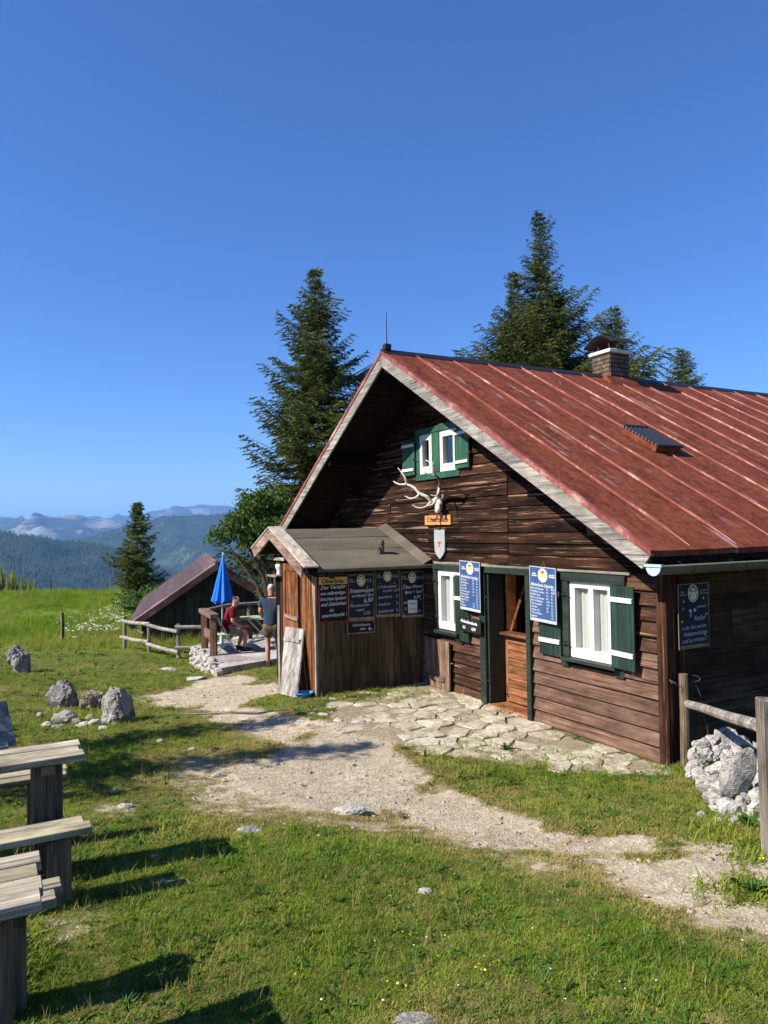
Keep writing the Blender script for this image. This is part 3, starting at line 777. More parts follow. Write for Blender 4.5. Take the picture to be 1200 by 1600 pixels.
def broadleaf(name, label, base, blobs, seed, mat, n=6000, ls=.10, trunk=True, cat='tree', tr=.10):
    rs = np.random.RandomState(seed); base = Vector(base); root = thing(name, base, label, cat)
    S = []; tb = MB()
    for (c, r) in blobs:
        c = np.array(c)
        tb.tube([base + Vector((0, 0, .02)), base + Vector((c[0] * .35, c[1] * .35, c[2] * .55)), base + Vector(c)], [tr, tr * .55, .012], 6)
        m = int(n * r * r / sum(b[1] ** 2 for b in blobs))
        cl = max(10, m // 26)
        for _ in range(cl):
            d = _n(rs.normal(0, 1, 3)); cc = c + d * np.array([1.25, 1.25, .75]) * r * rs.uniform(.35, 1.25)
            S.append(cc + rs.normal(0, .11 * r + .05, (26, 3)) * np.array([1.3, 1.3, .6]))
            if rs.rand() < .12: tb.tube([base + Vector(c), base + Vector(cc)], [.014, .004], 4, False)
    S = np.concatenate(S); k = len(S)
    d = rs.normal(0, 1, (k, 3)); d[:, 2] = d[:, 2] * .5 - .3; d /= np.linalg.norm(d, axis=1)[:, None]
    V, F = needles(S, d, ls, ls * .85, rs, 0)
    tb.build('trunk' if trunk else 'stem', M_BARK, root)
    link('crown' if trunk else 'foliage', npmesh('crown', V, F, mat), base, root)
    return root
def at_uv(px, v, dz=0.):
    x, y = UV((px - 600) / FPX * v, v); return (x, y, tz(x, y) + dz)
b = at_uv(497, 24.5)
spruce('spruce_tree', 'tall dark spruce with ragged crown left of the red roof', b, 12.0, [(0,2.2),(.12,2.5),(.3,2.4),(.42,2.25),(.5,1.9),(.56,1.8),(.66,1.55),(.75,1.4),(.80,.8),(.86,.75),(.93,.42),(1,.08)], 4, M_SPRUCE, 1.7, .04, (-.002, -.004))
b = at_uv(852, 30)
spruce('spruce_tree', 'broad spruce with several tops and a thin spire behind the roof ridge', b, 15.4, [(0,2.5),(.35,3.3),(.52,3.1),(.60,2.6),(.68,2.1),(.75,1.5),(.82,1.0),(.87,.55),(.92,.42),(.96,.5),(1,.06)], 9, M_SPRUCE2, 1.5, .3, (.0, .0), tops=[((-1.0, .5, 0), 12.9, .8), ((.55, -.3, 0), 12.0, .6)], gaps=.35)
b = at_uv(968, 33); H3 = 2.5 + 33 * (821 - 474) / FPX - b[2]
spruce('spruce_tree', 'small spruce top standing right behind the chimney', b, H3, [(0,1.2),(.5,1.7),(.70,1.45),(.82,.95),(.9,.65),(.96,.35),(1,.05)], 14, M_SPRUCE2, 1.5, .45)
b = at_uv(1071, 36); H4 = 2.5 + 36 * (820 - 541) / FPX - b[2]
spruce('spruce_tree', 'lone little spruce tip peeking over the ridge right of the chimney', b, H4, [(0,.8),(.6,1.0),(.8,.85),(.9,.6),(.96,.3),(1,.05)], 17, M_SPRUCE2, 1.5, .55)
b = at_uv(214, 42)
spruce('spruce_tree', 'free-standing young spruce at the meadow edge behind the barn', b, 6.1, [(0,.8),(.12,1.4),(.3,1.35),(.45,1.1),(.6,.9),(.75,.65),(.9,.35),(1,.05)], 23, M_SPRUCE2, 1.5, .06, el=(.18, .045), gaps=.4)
b = at_uv(430, 21.5)
broadleaf('maple_tree', 'leafy green maple with low branches beside the tall spruce', b, [((-.95,.5,3.6),.34),((-.45,.3,3.75),.48),((-1.4,.7,3.25),.27),((.1,0,3.4),.6),((-.7,.3,3.1),.28),((-.05,.2,4.3),.45),((-.75,.4,4.1),.28),((-.05,.0,2.75),.30),((.35,-.1,2.5),.34)], 5, M_MAPLE, 8500, .10)
b = at_uv(236, 38)
broadleaf('shrub', 'round pale green shrub at the foot of the young spruce', b, [((0,0,.8),.8),((.6,.2,.6),.6),((-.7,.1,.5),.6),((1.2,.3,.4),.5)], 7, M_MAPLE, 5000, .13, False, 'shrub', .03)
# trees outside the frame whose shadows cross the lawn
for x, y, h, s in ((-9.1, 4.6, 5.6, 31), (-8.8, 2.85, 5.2, 33)):
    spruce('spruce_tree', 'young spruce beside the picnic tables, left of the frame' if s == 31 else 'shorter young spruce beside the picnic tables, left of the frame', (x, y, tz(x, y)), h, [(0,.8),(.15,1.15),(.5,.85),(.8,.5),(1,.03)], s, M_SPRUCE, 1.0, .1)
# far forest below the crest: reads as one mass
def far_forest():
    rs = np.random.RandomState(3); VV = []; FF = []; off = 0
    for _ in range(650):
        v = rs.uniform(105, 170); u = -v * rs.uniform(.40, .85)
        x, y = UV(u, v); z = tz(x, y)
        top = 2.5 - v * (.064 + .026 * np.clip((u / v + .52) / .054, -.6, 2.5)) + rs.normal(0, .7)
        H = top - z
        if H < 8: continue
        H0 = min(H, 30); zb = top - H0
        for k in range(9):
            t0 = k / 9; R = (1 - t0) * H0 * .17 + .3; n = 7
            zz = zb + H0 * t0; a = rs.uniform(0, 6)
            ring = [(x + R * rs.uniform(.6, 1.2) * math.cos(a + i * 6.283 / n), y + R * rs.uniform(.6, 1.2) * math.sin(a + i * 6.283 / n), zz + rs.uniform(-.5, .3)) for i in range(n)]
            V = np.array(ring + [(x, y, zz + H0 * .2)]); VV.append(V)
            FF.append(np.array([(i, (i + 1) % n, n) for i in range(n)]) + off); off += n + 1
    return tag(link('forest', npmesh('forest', np.concatenate(VV), np.concatenate(FF), M_SPRUCE)), 'dark spruce wood on the slope below the meadow', None, None, 'stuff')
far_forest()

# ------------------------------------------------------------------ grass, as instanced tufts
def tuft(name, n, rad, h0, h1, w, mat, seed, bend=.5, flat=.0):
    rs = np.random.RandomState(seed); V = []; F = []
    for i in range(n):
        a = rs.uniform(0, 6.283); r = rad * math.sqrt(rs.rand()); p = np.array([r * math.cos(a), r * math.sin(a), -.01])
        b = rs.uniform(0, 6.283); d = np.array([math.cos(b), math.sin(b), 0]); s = np.array([-d[1], d[0], 0]) * w / 2 * rs.uniform(.7, 1.3)
        h = rs.uniform(h0, h1); bd = bend * h * rs.uniform(.2, 1.2)
        m = p + d * bd * .35 + np.array([0, 0, h * .6]); t = p + d * bd + np.array([0, 0, h * (1 - flat * rs.rand())])
        k = len(V); V += [p - s, p + s, m + s * .8, m - s * .8, t]; F += [(k, k+1, k+2, k+3), (k+3, k+2, k+4)]
    me = bpy.data.meshes.new(name); me.from_pydata([tuple(v) for v in V], [], F); me.materials.append(mat)
    return bpy.data.objects.new(name, me)
def scatter(name, P, rot, scl, dry, kind, objs, label):
    me = bpy.data.meshes.new(name); me.vertices.add(len(P)); me.vertices.foreach_set('co', np.asarray(P, np.float32).ravel())
    for nm, arr, ty in (('rot', rot, 'FLOAT_VECTOR'), ('scl', scl, 'FLOAT'), ('dry', dry, 'FLOAT'), ('kindi', kind, 'INT')):
        a = me.attributes.new(nm, ty, 'POINT')
        if ty == 'FLOAT_VECTOR': a.data.foreach_set('vector', np.asarray(arr, np.float32).ravel())
        else: a.data.foreach_set('value', np.asarray(arr, np.int32 if ty == 'INT' else np.float32))
    o = link(name, me)
    ng = bpy.data.node_groups.new(name + '_nodes', 'GeometryNodeTree')
    ng.interface.new_socket('Geometry', in_out='INPUT', socket_type='NodeSocketGeometry'); ng.interface.new_socket('Geometry', in_out='OUTPUT', socket_type='NodeSocketGeometry')
    gi = ng.nodes.new('NodeGroupInput'); go = ng.nodes.new('NodeGroupOutput')
    mp = ng.nodes.new('GeometryNodeMeshToPoints'); ng.links.new(gi.outputs[0], mp.inputs[0])
    g2 = ng.nodes.new('GeometryNodeGeometryToInstance')
    for t in objs[::-1]:
        oi = ng.nodes.new('GeometryNodeObjectInfo'); oi.inputs['Object'].default_value = t
        ng.links.new(oi.outputs['Geometry'], g2.inputs[0])
    ip = ng.nodes.new('GeometryNodeInstanceOnPoints'); ng.links.new(mp.outputs[0], ip.inputs['Points']); ng.links.new(g2.outputs[0], ip.inputs['Instance'])
    ip.inputs['Pick Instance'].default_value = True
    def na(n, ty):
        x = ng.nodes.new('GeometryNodeInputNamedAttribute'); x.data_type = ty; x.inputs[0].default_value = n; return x.outputs[0]
    ng.links.new(na('kindi', 'INT'), ip.inputs['Instance Index'])
    e2r = ng.nodes.new('FunctionNodeEulerToRotation'); ng.links.new(na('rot', 'FLOAT_VECTOR'), e2r.inputs[0]); ng.links.new(e2r.outputs[0], ip.inputs['Rotation'])
    ng.links.new(na('scl', 'FLOAT'), ip.inputs['Scale']); ng.links.new(ip.outputs[0], go.inputs[0])
    md = o.modifiers.new('tufts', 'NODES'); md.node_group = ng
    return tag(o, label, None, None, 'stuff')
from_grid = None
def gsurf(x, y):
    """height of the ground mesh itself"""
    u = (x - CAMP[0]) * RT[0] + (y - CAMP[1]) * RT[1]; v = (x - CAMP[0]) * FW[0] + (y - CAMP[1]) * FW[1]
    i = np.clip(np.searchsorted(gu, u) - 1, 0, nu - 2); j = np.clip(np.searchsorted(gv, v) - 1, 0, nv - 2)
    fu = (u - gu[i]) / (gu[i+1] - gu[i]); fv = (v - gv[j]) / (gv[j+1] - gv[j]); Z = gz.reshape(nv, nu)
    return (Z[j, i]*(1-fu)+Z[j, i+1]*fu)*(1-fv) + (Z[j+1, i]*(1-fu)+Z[j+1, i+1]*fu)*fv
TU = [tuft('lawn_tuft', 14, .045, .010, .032, .0045, M_GRASS, 1, 1.1), tuft('lawn_tuft', 16, .05, .008, .026, .0048, M_GRASS, 2, 1.4), tuft('lawn_tuft', 9, .04, .02, .055, .0042, M_GRASS, 3, 1.0), tuft('lawn_tuft', 9, .035, .006, .018, .013, M_GRASS, 4, 1.3, .5), tuft('lawn_tuft', 7, .04, .012, .03, .0035, M_GRASS, 8, 2.0), tuft('lawn_tuft', 11, .015, .02, .038, .020, M_WEED, 9, 2.2), tuft('lawn_tuft', 3, .03, .06, .13, .0028, M_GRASS, 10, .8)]
TM = [tuft('meadow_tuft', 22, .16, .12, .36, .011, M_MEADOW, 5, .7), tuft('meadow_tuft', 22, .2, .10, .28, .012, M_MEADOW, 6, .9), tuft('meadow_tuft', 16, .15, .2, .5, .010, M_MEADOW, 7, .6)]
def sample(n, v0, v1, wid, seed, rear=False):
    rs = np.random.RandomState(seed); v = np.sqrt(rs.uniform(v0 * v0, v1 * v1, n)); half = .53 * v + wid
    u = rs.uniform(-1, 1, n) * half
    x = CAMP[0] + FW[0] * v + RT[0] * u; y = CAMP[1] + FW[1] * v + RT[1] * u
    return x, y, u, v, rs
Ps, Rs, Ss, Ds, Ks = [], [], [], [], []
for n, v0, v1, wid, s0, seed in ((150000, .8, 5.2, 2.4, 1.0, 1), (135000, 5.2, 10, 2.6, 1.2, 2), (72000, 10, 16, 2.6, 1.6, 3), (58000, 16, 27, 2.6, 2.2, 4)):
    x, y, u, v, rs = sample(n, v0, v1, wid, seed)
    b_, dr, q = gmask(x, y)
    wide = soft(PATH1, x, y, .34, 16, 5)
    keep = rs.rand(n) > np.clip(b_ * 1.15 + wide * .22, 0, .97)
    tuf = inside(TUFT, x, y)
    keep &= (rs.rand(n) > np.where(tuf, .45, q * 1.05))
    keep &= ~(inside(PAVE, x, y) & (vnoise(x * 2.6, y * 2.6, 12) < .5))
    keep &= ~inside(HOUSE, x, y) & ~inside(SHED, x, y) & ~inside(TERR, x, y)
    lushmap = vnoise(x * .8, y * .8, 20) * .5 + vnoise(x * 2.5, y * 2.5, 21) * .5
    z = gsurf(x, y); m = keep
    dry = np.clip(dr * .75 + .10 + (vnoise(x * 1.7, y * 1.7, 30) - .5) * .9 + rs.normal(0, .2, n) + (rs.rand(n) < .08) * .5 + .45 * wide, 0, .95)
    Ps.append(np.stack([x, y, z], 1)[m]); Rs.append(np.stack([rs.normal(0, .15, n), rs.normal(0, .15, n), rs.uniform(0, 6.28, n)], 1)[m])
    Ss.append((s0 * rs.uniform(.6, 1.15, n) * (.65 + .6 * lushmap) * (1 - .35 * np.clip(dr, 0, 1)))[m]); Ds.append(dry[m])
    kk = rs.choice(5, n, p=[.36, .34, .08, .12, .10]); clo = (vnoise(x * 1.9, y * 1.9, 71) * .6 + vnoise(x * 5, y * 5, 72) * .4) > .58; kk = np.where(clo & (rs.rand(n) < .5), 3, kk); rr_ = rs.rand(n); kk = np.where((rr_ < .022) & (dr < .5), 5, kk); kk = np.where(rr_ > .985, 6, kk); dry = np.where(kk == 6, .8, dry); Ds[-1] = dry[m]; Ks.append(kk[m])
# longer grass where no mower reaches
edge_ = []
for (px, py, sx, sy, n) in ((20,1500,26,30,260),(90,1380,26,22,160),(85,1300,20,20,120),(110,1120,40,10,160),(185,1128,28,8,120),(35,1050,18,5,70),(1120,1300,22,10,120),(1180,1330,20,14,120),(1070,1205,30,6,80),(540,1090,50,7,220),(620,1082,30,6,90),(840,1195,60,10,90),(760,1165,40,10,60),(1165,1388,26,10,160),(300,1030,20,8,60),(250,1025,40,5,120),(440,1095,14,4,50)):
    for _ in range(n):
        q = (nrs.normal(px, sx), nrs.normal(py, sy)); edge_.append(GP(*q)[:2])
edge_ = np.array(edge_); ex, ey = edge_[:, 0], edge_[:, 1]; ok = ~inside(SHED, ex, ey) & ~inside(HOUSE, ex, ey) & ~inside(TERR, ex, ey); ex, ey = ex[ok], ey[ok]; n = len(ex)
Ps.append(np.stack([ex, ey, gsurf(ex, ey)], 1)); Rs.append(np.stack([nrs.normal(0, .2, n), nrs.normal(0, .2, n), nrs.uniform(0, 6.28, n)], 1)); Ss.append(nrs.uniform(1.0, 2.3, n)); Ds.append(np.clip(nrs.normal(.12, .2, n), 0, .8)); Ks.append(nrs.choice([0, 2, 2, 3], n))
scatter('lawn_grass', np.concatenate(Ps), np.concatenate(Rs), np.concatenate(Ss), np.concatenate(Ds), np.concatenate(Ks), TU, 'short green and straw coloured turf round the paths')
x, y, u, v, rs = sample(40000, 20, 62, 3, 9)
n = len(x); edge = 21.5 + 1.2 * np.sin(u * .9)
keep = ((v > edge) & (u < -1.5)) & ~inside(TERR, x, y)
bx, by = UV(-5.6, 28.5)
keep &= ~((np.abs((x - bx) * .86 - (y - by) * .5) < 2.2) & (np.abs((x - bx) * .5 + (y - by) * .86) < 4.5))
z = gsurf(x, y); lush = vnoise(x * .35, y * .35, 41)
scatter('meadow_grass', np.stack([x, y, z], 1)[keep], np.stack([rs.normal(0, .1, n), rs.normal(0, .1, n), rs.uniform(0, 6.28, n)], 1)[keep], (rs.uniform(.6, 1.2, n) * (.40 + .6 * lush) * (1 + (v - 20) / 90))[keep],
        np.clip((vnoise(x * .5, y * .5, 44) - .5) * 1.1, 0, .7)[keep], rs.choice(3, n)[keep], TM, 'tall unmown meadow grass beyond the fence')

def flower_patch(name, label, pts, h, r, mat, seed, k=5, stem=True):
    rs = np.random.RandomState(seed); mb = MB(); sb = MB()
    for p in pts:
        p = Vector(p); hh = h * rs.uniform(.6, 1.2)
        for j in range(k):
            q = p + Vector((rs.normal(0, r * 1.3), rs.normal(0, r * 1.3), hh + rs.normal(0, r * .35))); a = rs.uniform(0, 6)
            rr = r * rs.uniform(.35, .6); tl = Vector((rs.normal(0, .3), rs.normal(0, .3), 1)).normalized(); s = tl.cross(Vector((1, .2, 0))).normalized(); t = tl.cross(s)
            mb.add([q + s * rr * math.cos(a + i * 1.2566) + t * rr * math.sin(a + i * 1.2566) for i in range(5)], [(0,1,2,3,4)])
        if stem: sb.tube([p - Vector((0, 0, .02)), p + Vector((0, 0, hh))], [.006, .003], 3, False)
    o = mb.build(name, mat); tag(o, label, None, None, 'stuff')
    return o
rs = np.random.RandomState(2); pts = []
for cx, cy, sx, sy, n in ((152,985,24,9,44),(205,940,12,12,44),(180,968,10,16,44),(130,1002,14,5,14)):
    for _ in range(n):
        px, py = rs.normal(cx, sx), rs.normal(cy, sy)
        p = GP(px, max(935, py)); pts.append(p)
flower_patch('white_umbel_flowers', 'white umbel flowers scattered in the tall meadow by the barn', pts, .42, .05, M_PETALW, 3, 6)
pts = [GP(*p) for p in ((608,1552),(618,1556),(630,1549),(775,1518),(745,1532),(755,1530),(1186,1456),(1150,1312),(1140,1322),(1195,1355),(690,1505),(250,1300),(285,1335),(240,1310),(300,1350),(640,1470),(700,1480))] + [GP(rs.uniform(430, 1190), rs.uniform(1350, 1595)) for _ in range(3)]
flower_patch('yellow_flowers', 'tiny yellow flowers dotted over the foreground turf', pts, .045, .012, M_PETALY, 4, 2, False)
pts = [GP(rs.uniform(420, 1190), rs.uniform(1330, 1595)) for _ in range(34)]
flower_patch('daisies', 'tiny white daisies dotted over the foreground turf', pts, .04, .010, M_PETALW, 6, 1, False)
# broad-leaved weeds
def weed(p, r, n, seed, label):
    rs = np.random.RandomState(seed); p = Vector(p); root = thing('weed', p, label, 'plant')
    for i in range(n):
        a = rs.uniform(0, 6.283); d = Vector((math.cos(a), math.sin(a), 0)); s = Vector((-d.y, d.x, 0)); L = r * rs.uniform(.6, 1.1); w = L * .24; up = rs.uniform(.3, 1.1)
        b_, m_, t_ = p + Vector((0, 0, .005)), p + d * L * .55 + Vector((0, 0, L * up * .7)), p + d * L + Vector((0, 0, L * up * .75))
        mb = MB(); mb.add([b_ - s * .006, b_ + s * .006, m_ + s * w, t_, m_ - s * w, m_ + Vector((0, 0, -.01))], [(0, 1, 2, 5), (0, 5, 4), (5, 2, 3), (5, 3, 4)]); mb.build('leaf', M_WEED, root)
weed(GP(1172, 1292), .13, 16, 3, 'broad-leaved green weed growing against the rock pile')
weed(GP(1178, 1392), .085, 22, 5, 'dark green weed clump at the gravel edge on the right')
weed(GP(1160, 1385), .07, 18, 6, 'smaller green weed clump left of the one at the gravel edge')
weed(GP(585, 1082), .12, 12, 7, 'green weed at the foot of the porch planks')
weed(GP(548, 1092), .10, 12, 8, 'low green weed near the porch corner stones')
weed(GP(790, 1172), .10, 12, 9, 'small green weed between the flagstones')

# ------------------------------------------------------------------ glass that lets the light in
def mk_glass2():
    k = NT('thin_glass'); t = k.N('ShaderNodeBsdfTransparent'); t.inputs[0].default_value = (.96, .97, .97, 1)
    g = k.N('ShaderNodeBsdfGlossy'); g.inputs['Roughness'].default_value = .02
    mx = k.N('ShaderNodeMixShader'); mx.inputs[0].default_value = .10
    k.l.new(t.outputs[0], mx.inputs[1]); k.l.new(g.outputs[0], mx.inputs[2]); k.l.new(mx.outputs[0], k.out.inputs['Surface']); return k.m
M_GLASS = mk_glass2()

# ------------------------------------------------------------------ the mountain hut
RID_Y, RID_Z, SL = 4.36, 5.21, .579
EAVE_R, EAVE_L, X0R, X1R = -.72, 9.44, -1.0, 12.3
def zr(y): return RID_Z - SL * abs(RID_Y - y)
hut = thing('mountain_hut', (0, 0, 0), 'dark wooden mountain hut with a rust red standing seam metal roof', 'house')
HOLES = [(2.21, 3.10, -.2, 1.89), (.70, 1.42, .93, 1.86), (3.62, 4.40, .95, 1.87), (3.81, 4.28, 3.40, 4.03), (4.50, 4.89, 3.40, 4.03)]
def gridwall(mb, y0, y1, z0, z1, holes, xa, xb):
    ys = sorted({y0, y1, *[h for a in holes for h in a[:2] if y0 < h < y1]}); zs = sorted({z0, z1, *[h for a in holes for h in a[2:] if z0 < h < z1]})
    for i in range(len(ys) - 1):
        for j in range(len(zs) - 1):
            cy_, cz_ = (ys[i] + ys[i+1]) / 2, (zs[j] + zs[j+1]) / 2
            if any(a < cy_ < b and c < cz_ < d for a, b, c, d in holes): continue
            mb.box(xa, xb, ys[i], ys[i+1], zs[j], zs[j+1])
mb = MB(); gridwall(mb, .0, 8.72, -.3, 2.5, HOLES, .02, .14)
gridwall(mb, 3.3, 5.4, 2.5, 4.2, HOLES, .02, .14)
mb.prism([(.02, .02, 2.5), (.02, 3.3, 2.5), (.02, 3.3, zr(3.3) - .13)], (.12, 0, 0)); mb.prism([(.02, 8.70, 2.5), (.02, 5.4, 2.5), (.02, 5.4, zr(5.4) - .13)], (.12, 0, 0))
mb.prism([(.02, 3.3, 4.2), (.02, 5.4, 4.2), (.02, 5.4, zr(5.4) - .13), (.02, 4.36, zr(4.36) - .13), (.02, 3.3, zr(3.3) - .13)], (.12, 0, 0))
gable = mb.build('gable_wall', M_DARK, hut)
TRIM = [(2.12, 3.24, -.2, 1.93), (.62, 1.55, .87, 1.94), (3.55, 4.47, .90, 1.95), (3.75, 4.97, 3.32, 4.10)]
def segs_(y0, y1, z0, z1):
    S = [(y0, y1)]
    for a, b, c, d in TRIM:
        if min(z1, d) - max(z0, c) > .5 * (z1 - z0):
            S2 = []
            for p, q in S:
                if b <= p or a >= q: S2.append((p, q)); continue
                if a > p: S2.append((p, a))
                if b < q: S2.append((b, q))
            S = S2
    return S
def board(y0, y1, z0, z1, tb, tt, mat, parent, y0t=None, y1t=None, name='siding_board'):
    y0t = y0 if y0t is None else y0t; y1t = y1 if y1t is None else y1t
    mb = MB(); xb = .018
    mb.hexa([(-tb, y0, z0), (xb, y0, z0), (xb, y1, z0), (-tb, y1, z0), (-tt, y0t, z1), (xb, y0t, z1), (xb, y1t, z1), (-tt, y1t, z1)])
    return mb.build(name, mat, parent, bevel=.004)
ROW = 1.97 / 12
for i in range(12):
    z0, z1 = i * ROW, (i + 1) * ROW - .005
    for a, b in segs_(.088, 8.6, z0, z1):
        mid = (a + b) / 2
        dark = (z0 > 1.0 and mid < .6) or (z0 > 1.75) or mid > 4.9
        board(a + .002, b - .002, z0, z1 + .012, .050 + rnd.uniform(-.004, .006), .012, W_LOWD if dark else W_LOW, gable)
z = 1.97; row = 0
while z < 5.0:
    h = ROW * rnd.uniform(.88, 1.1); z1 = min(z + h - .012, 5.04)
    def lim(zz): return max(.06, RID_Y - (RID_Z - .14 - zz) / SL)
    yl0, yl1 = lim(z), lim(z1)
    cuts = [2.6] + ([4.66] if 2.25 < z < 2.65 else []) + ([6.3 + rnd.uniform(-.5, .5)] if row % 2 else [])
    pts = [yl0] + [c for c in cuts if yl0 + .2 < c < 8.72 - yl0 - .2] + [8.72 - yl0]
    for k in range(len(pts) - 1):
        for a, b in segs_(pts[k], pts[k+1], z, z1):
            a_t = yl1 if a == pts[0] else a + .003; b_t = 8.72 - yl1 if b == pts[-1] else b - .003
            if b_t - a_t < .05: continue
            t = rnd.uniform(.024, .04)
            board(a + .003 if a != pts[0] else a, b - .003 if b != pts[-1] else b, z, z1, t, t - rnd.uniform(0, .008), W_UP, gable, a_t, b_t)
    z += h; row += 1
# ledge above the lintels
mb = MB(); mb.box(-.05, .02, .45, 4.5, 1.955, 1.985); mb.build('ledge', W_GREY, hut, bevel=.004)

# side wall with weathered boards (faces the camera, in shade)
mb = MB(); mb.box(.14, 12, .02, .14, -.3, 2.55); sidew = mb.build('side_wall', M_DARK, hut)
z = -.12; row = 0
while z < 2.36:
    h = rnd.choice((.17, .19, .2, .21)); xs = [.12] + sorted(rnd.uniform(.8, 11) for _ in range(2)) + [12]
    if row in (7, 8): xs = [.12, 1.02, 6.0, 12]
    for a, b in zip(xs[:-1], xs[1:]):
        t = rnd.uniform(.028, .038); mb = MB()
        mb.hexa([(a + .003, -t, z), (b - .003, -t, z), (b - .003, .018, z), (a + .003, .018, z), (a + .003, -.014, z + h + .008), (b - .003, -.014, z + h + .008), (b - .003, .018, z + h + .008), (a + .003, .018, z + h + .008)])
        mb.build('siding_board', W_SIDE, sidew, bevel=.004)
    z += h; row += 1
mb = MB(); mb.box(.14, 12, 8.58, 8.7, -.6, 2.55); mb.build('far_side_wall', M_DARK, hut)
mb = MB(); mb.box(11.88, 12, .14, 8.58, -.3, 2.75); mb.prism([(11.9, .02, 2.75), (11.9, 8.7, 2.75), (11.9, 4.36, 5.05)], (.1, 0, 0)); mb.build('rear_wall', M_DARK, hut)
mb = MB(); mb.box(-.058, .10, -.045, .085, -.02, 2.10); mb.build('corner_post', W_POST, hut, bevel=.006)
mb = MB(); mb.box(-.062, -.056, -.030, -.012, 0, 2.0); mb.box(.125, .19, -.06, -.035, -.02, 2.0); mb.build('corner_trim', W_POST, hut)
mb = MB(); mb.box(-.02, .3, .1, 8.6, -.4, -.01); mb.box(.1, 12, -.015, .3, -.4, -.13); mb.build('plinth', M_ROCKG, hut)

# roof
mb = MB()
for e, s in ((EAVE_R + .03, 1), (EAVE_L - .03, -1)):
    mb.prism([(X0R + .03, RID_Y, RID_Z - .02), (X0R + .03, e, zr(e) - .02), (X0R + .03, e, zr(e) - .12), (X0R + .03, RID_Y, RID_Z - .12)], (X1R - X0R - .03, 0, 0))
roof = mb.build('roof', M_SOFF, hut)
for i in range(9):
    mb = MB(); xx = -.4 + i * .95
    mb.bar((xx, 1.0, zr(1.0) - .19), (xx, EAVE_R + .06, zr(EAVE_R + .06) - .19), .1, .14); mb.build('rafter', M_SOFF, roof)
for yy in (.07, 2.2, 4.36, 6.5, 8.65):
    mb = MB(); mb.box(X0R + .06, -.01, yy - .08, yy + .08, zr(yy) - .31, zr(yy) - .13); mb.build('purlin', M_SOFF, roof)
def RP(x, y, h=0.):
    n = Vector((0, -SL if y <= RID_Y else SL, 1)).normalized(); return Vector((x, y, zr(y))) + n * h
def roof_panel(xa, xb, side):
    e = EAVE_R if side > 0 else EAVE_L; mb = MB(); nx, ny = 4, 14; V = []
    for j in range(ny + 1):
        y = RID_Y + (e - RID_Y) * j / ny
        for i in range(nx + 1):
            x = xa + (xb - xa) * i / nx
            V.append(RP(x, y if y != RID_Y else RID_Y - .001 * side, .003 + rnd.uniform(0, .006) * (0 < i < nx)))
    for i in range(nx + 1):
        p = V[ny * (nx + 1) + i]; V.append(Vector((p.x, p.y + .004 * side, p.z - .05 - rnd.uniform(0, .008))))
    F = [(j*(nx+1)+i, j*(nx+1)+i+1, (j+1)*(nx+1)+i+1, (j+1)*(nx+1)+i) for j in range(ny + 1) for i in range(nx)]
    mb.add(V, F if side < 0 else [f[::-1] for f in F]); return mb.build('roof_panel', M_ROOF, roof, smooth=False)
SEAM0, SP = -.425, .682
edges = [X0R] + [SEAM0 + SP * k for k in range(19) if SEAM0 + SP * k < X1R - .2] + [X1R]
for a, b in zip(edges[:-1], edges[1:]):
    roof_panel(a, b, 1); roof_panel(a, b, -1)
for side, e in ((1, EAVE_R), (-1, EAVE_L)):
    for xs in edges[1:-1]:
        mb = MB(); n = 12; P = []
        for j in range(n + 1):
            y = RID_Y + (e + .06 * side - RID_Y) * j / n - .001 * side
            dx = rnd.uniform(-.006, .006); hh = .027 + rnd.uniform(-.006, .004)
            if j == n: hh = .006
            P.append([RP(xs + dx - .008, y, .0), RP(xs + dx + .008, y, .0), RP(xs + dx + .005 + rnd.uniform(-.003, .003), y, hh), RP(xs + dx - .005, y, hh)])
        V = [q for p in P for q in p]
        F = [(j*4+i, j*4+(i+1) % 4, (j+1)*4+(i+1) % 4, (j+1)*4+i) for j in range(n) for i in range(4)] + [(0,1,2,3), (n*4+3, n*4+2, n*4+1, n*4)]
        mb.add(V, F); mb.build('seam', M_SEAM, roof)
mb = MB(); mb.prism([(X0R, RID_Y - .10, zr(RID_Y - .10) + .022), (X0R, RID_Y, RID_Z + .045), (X0R, RID_Y + .10, zr(RID_Y + .10) + .022), (X0R, RID_Y + .10, zr(RID_Y + .1) + .008), (X0R, RID_Y, RID_Z + .025), (X0R, RID_Y - .10, zr(RID_Y - .1) + .008)], (X1R - X0R, 0, 0))
mb.build('ridge_cap', M_IRON, roof)
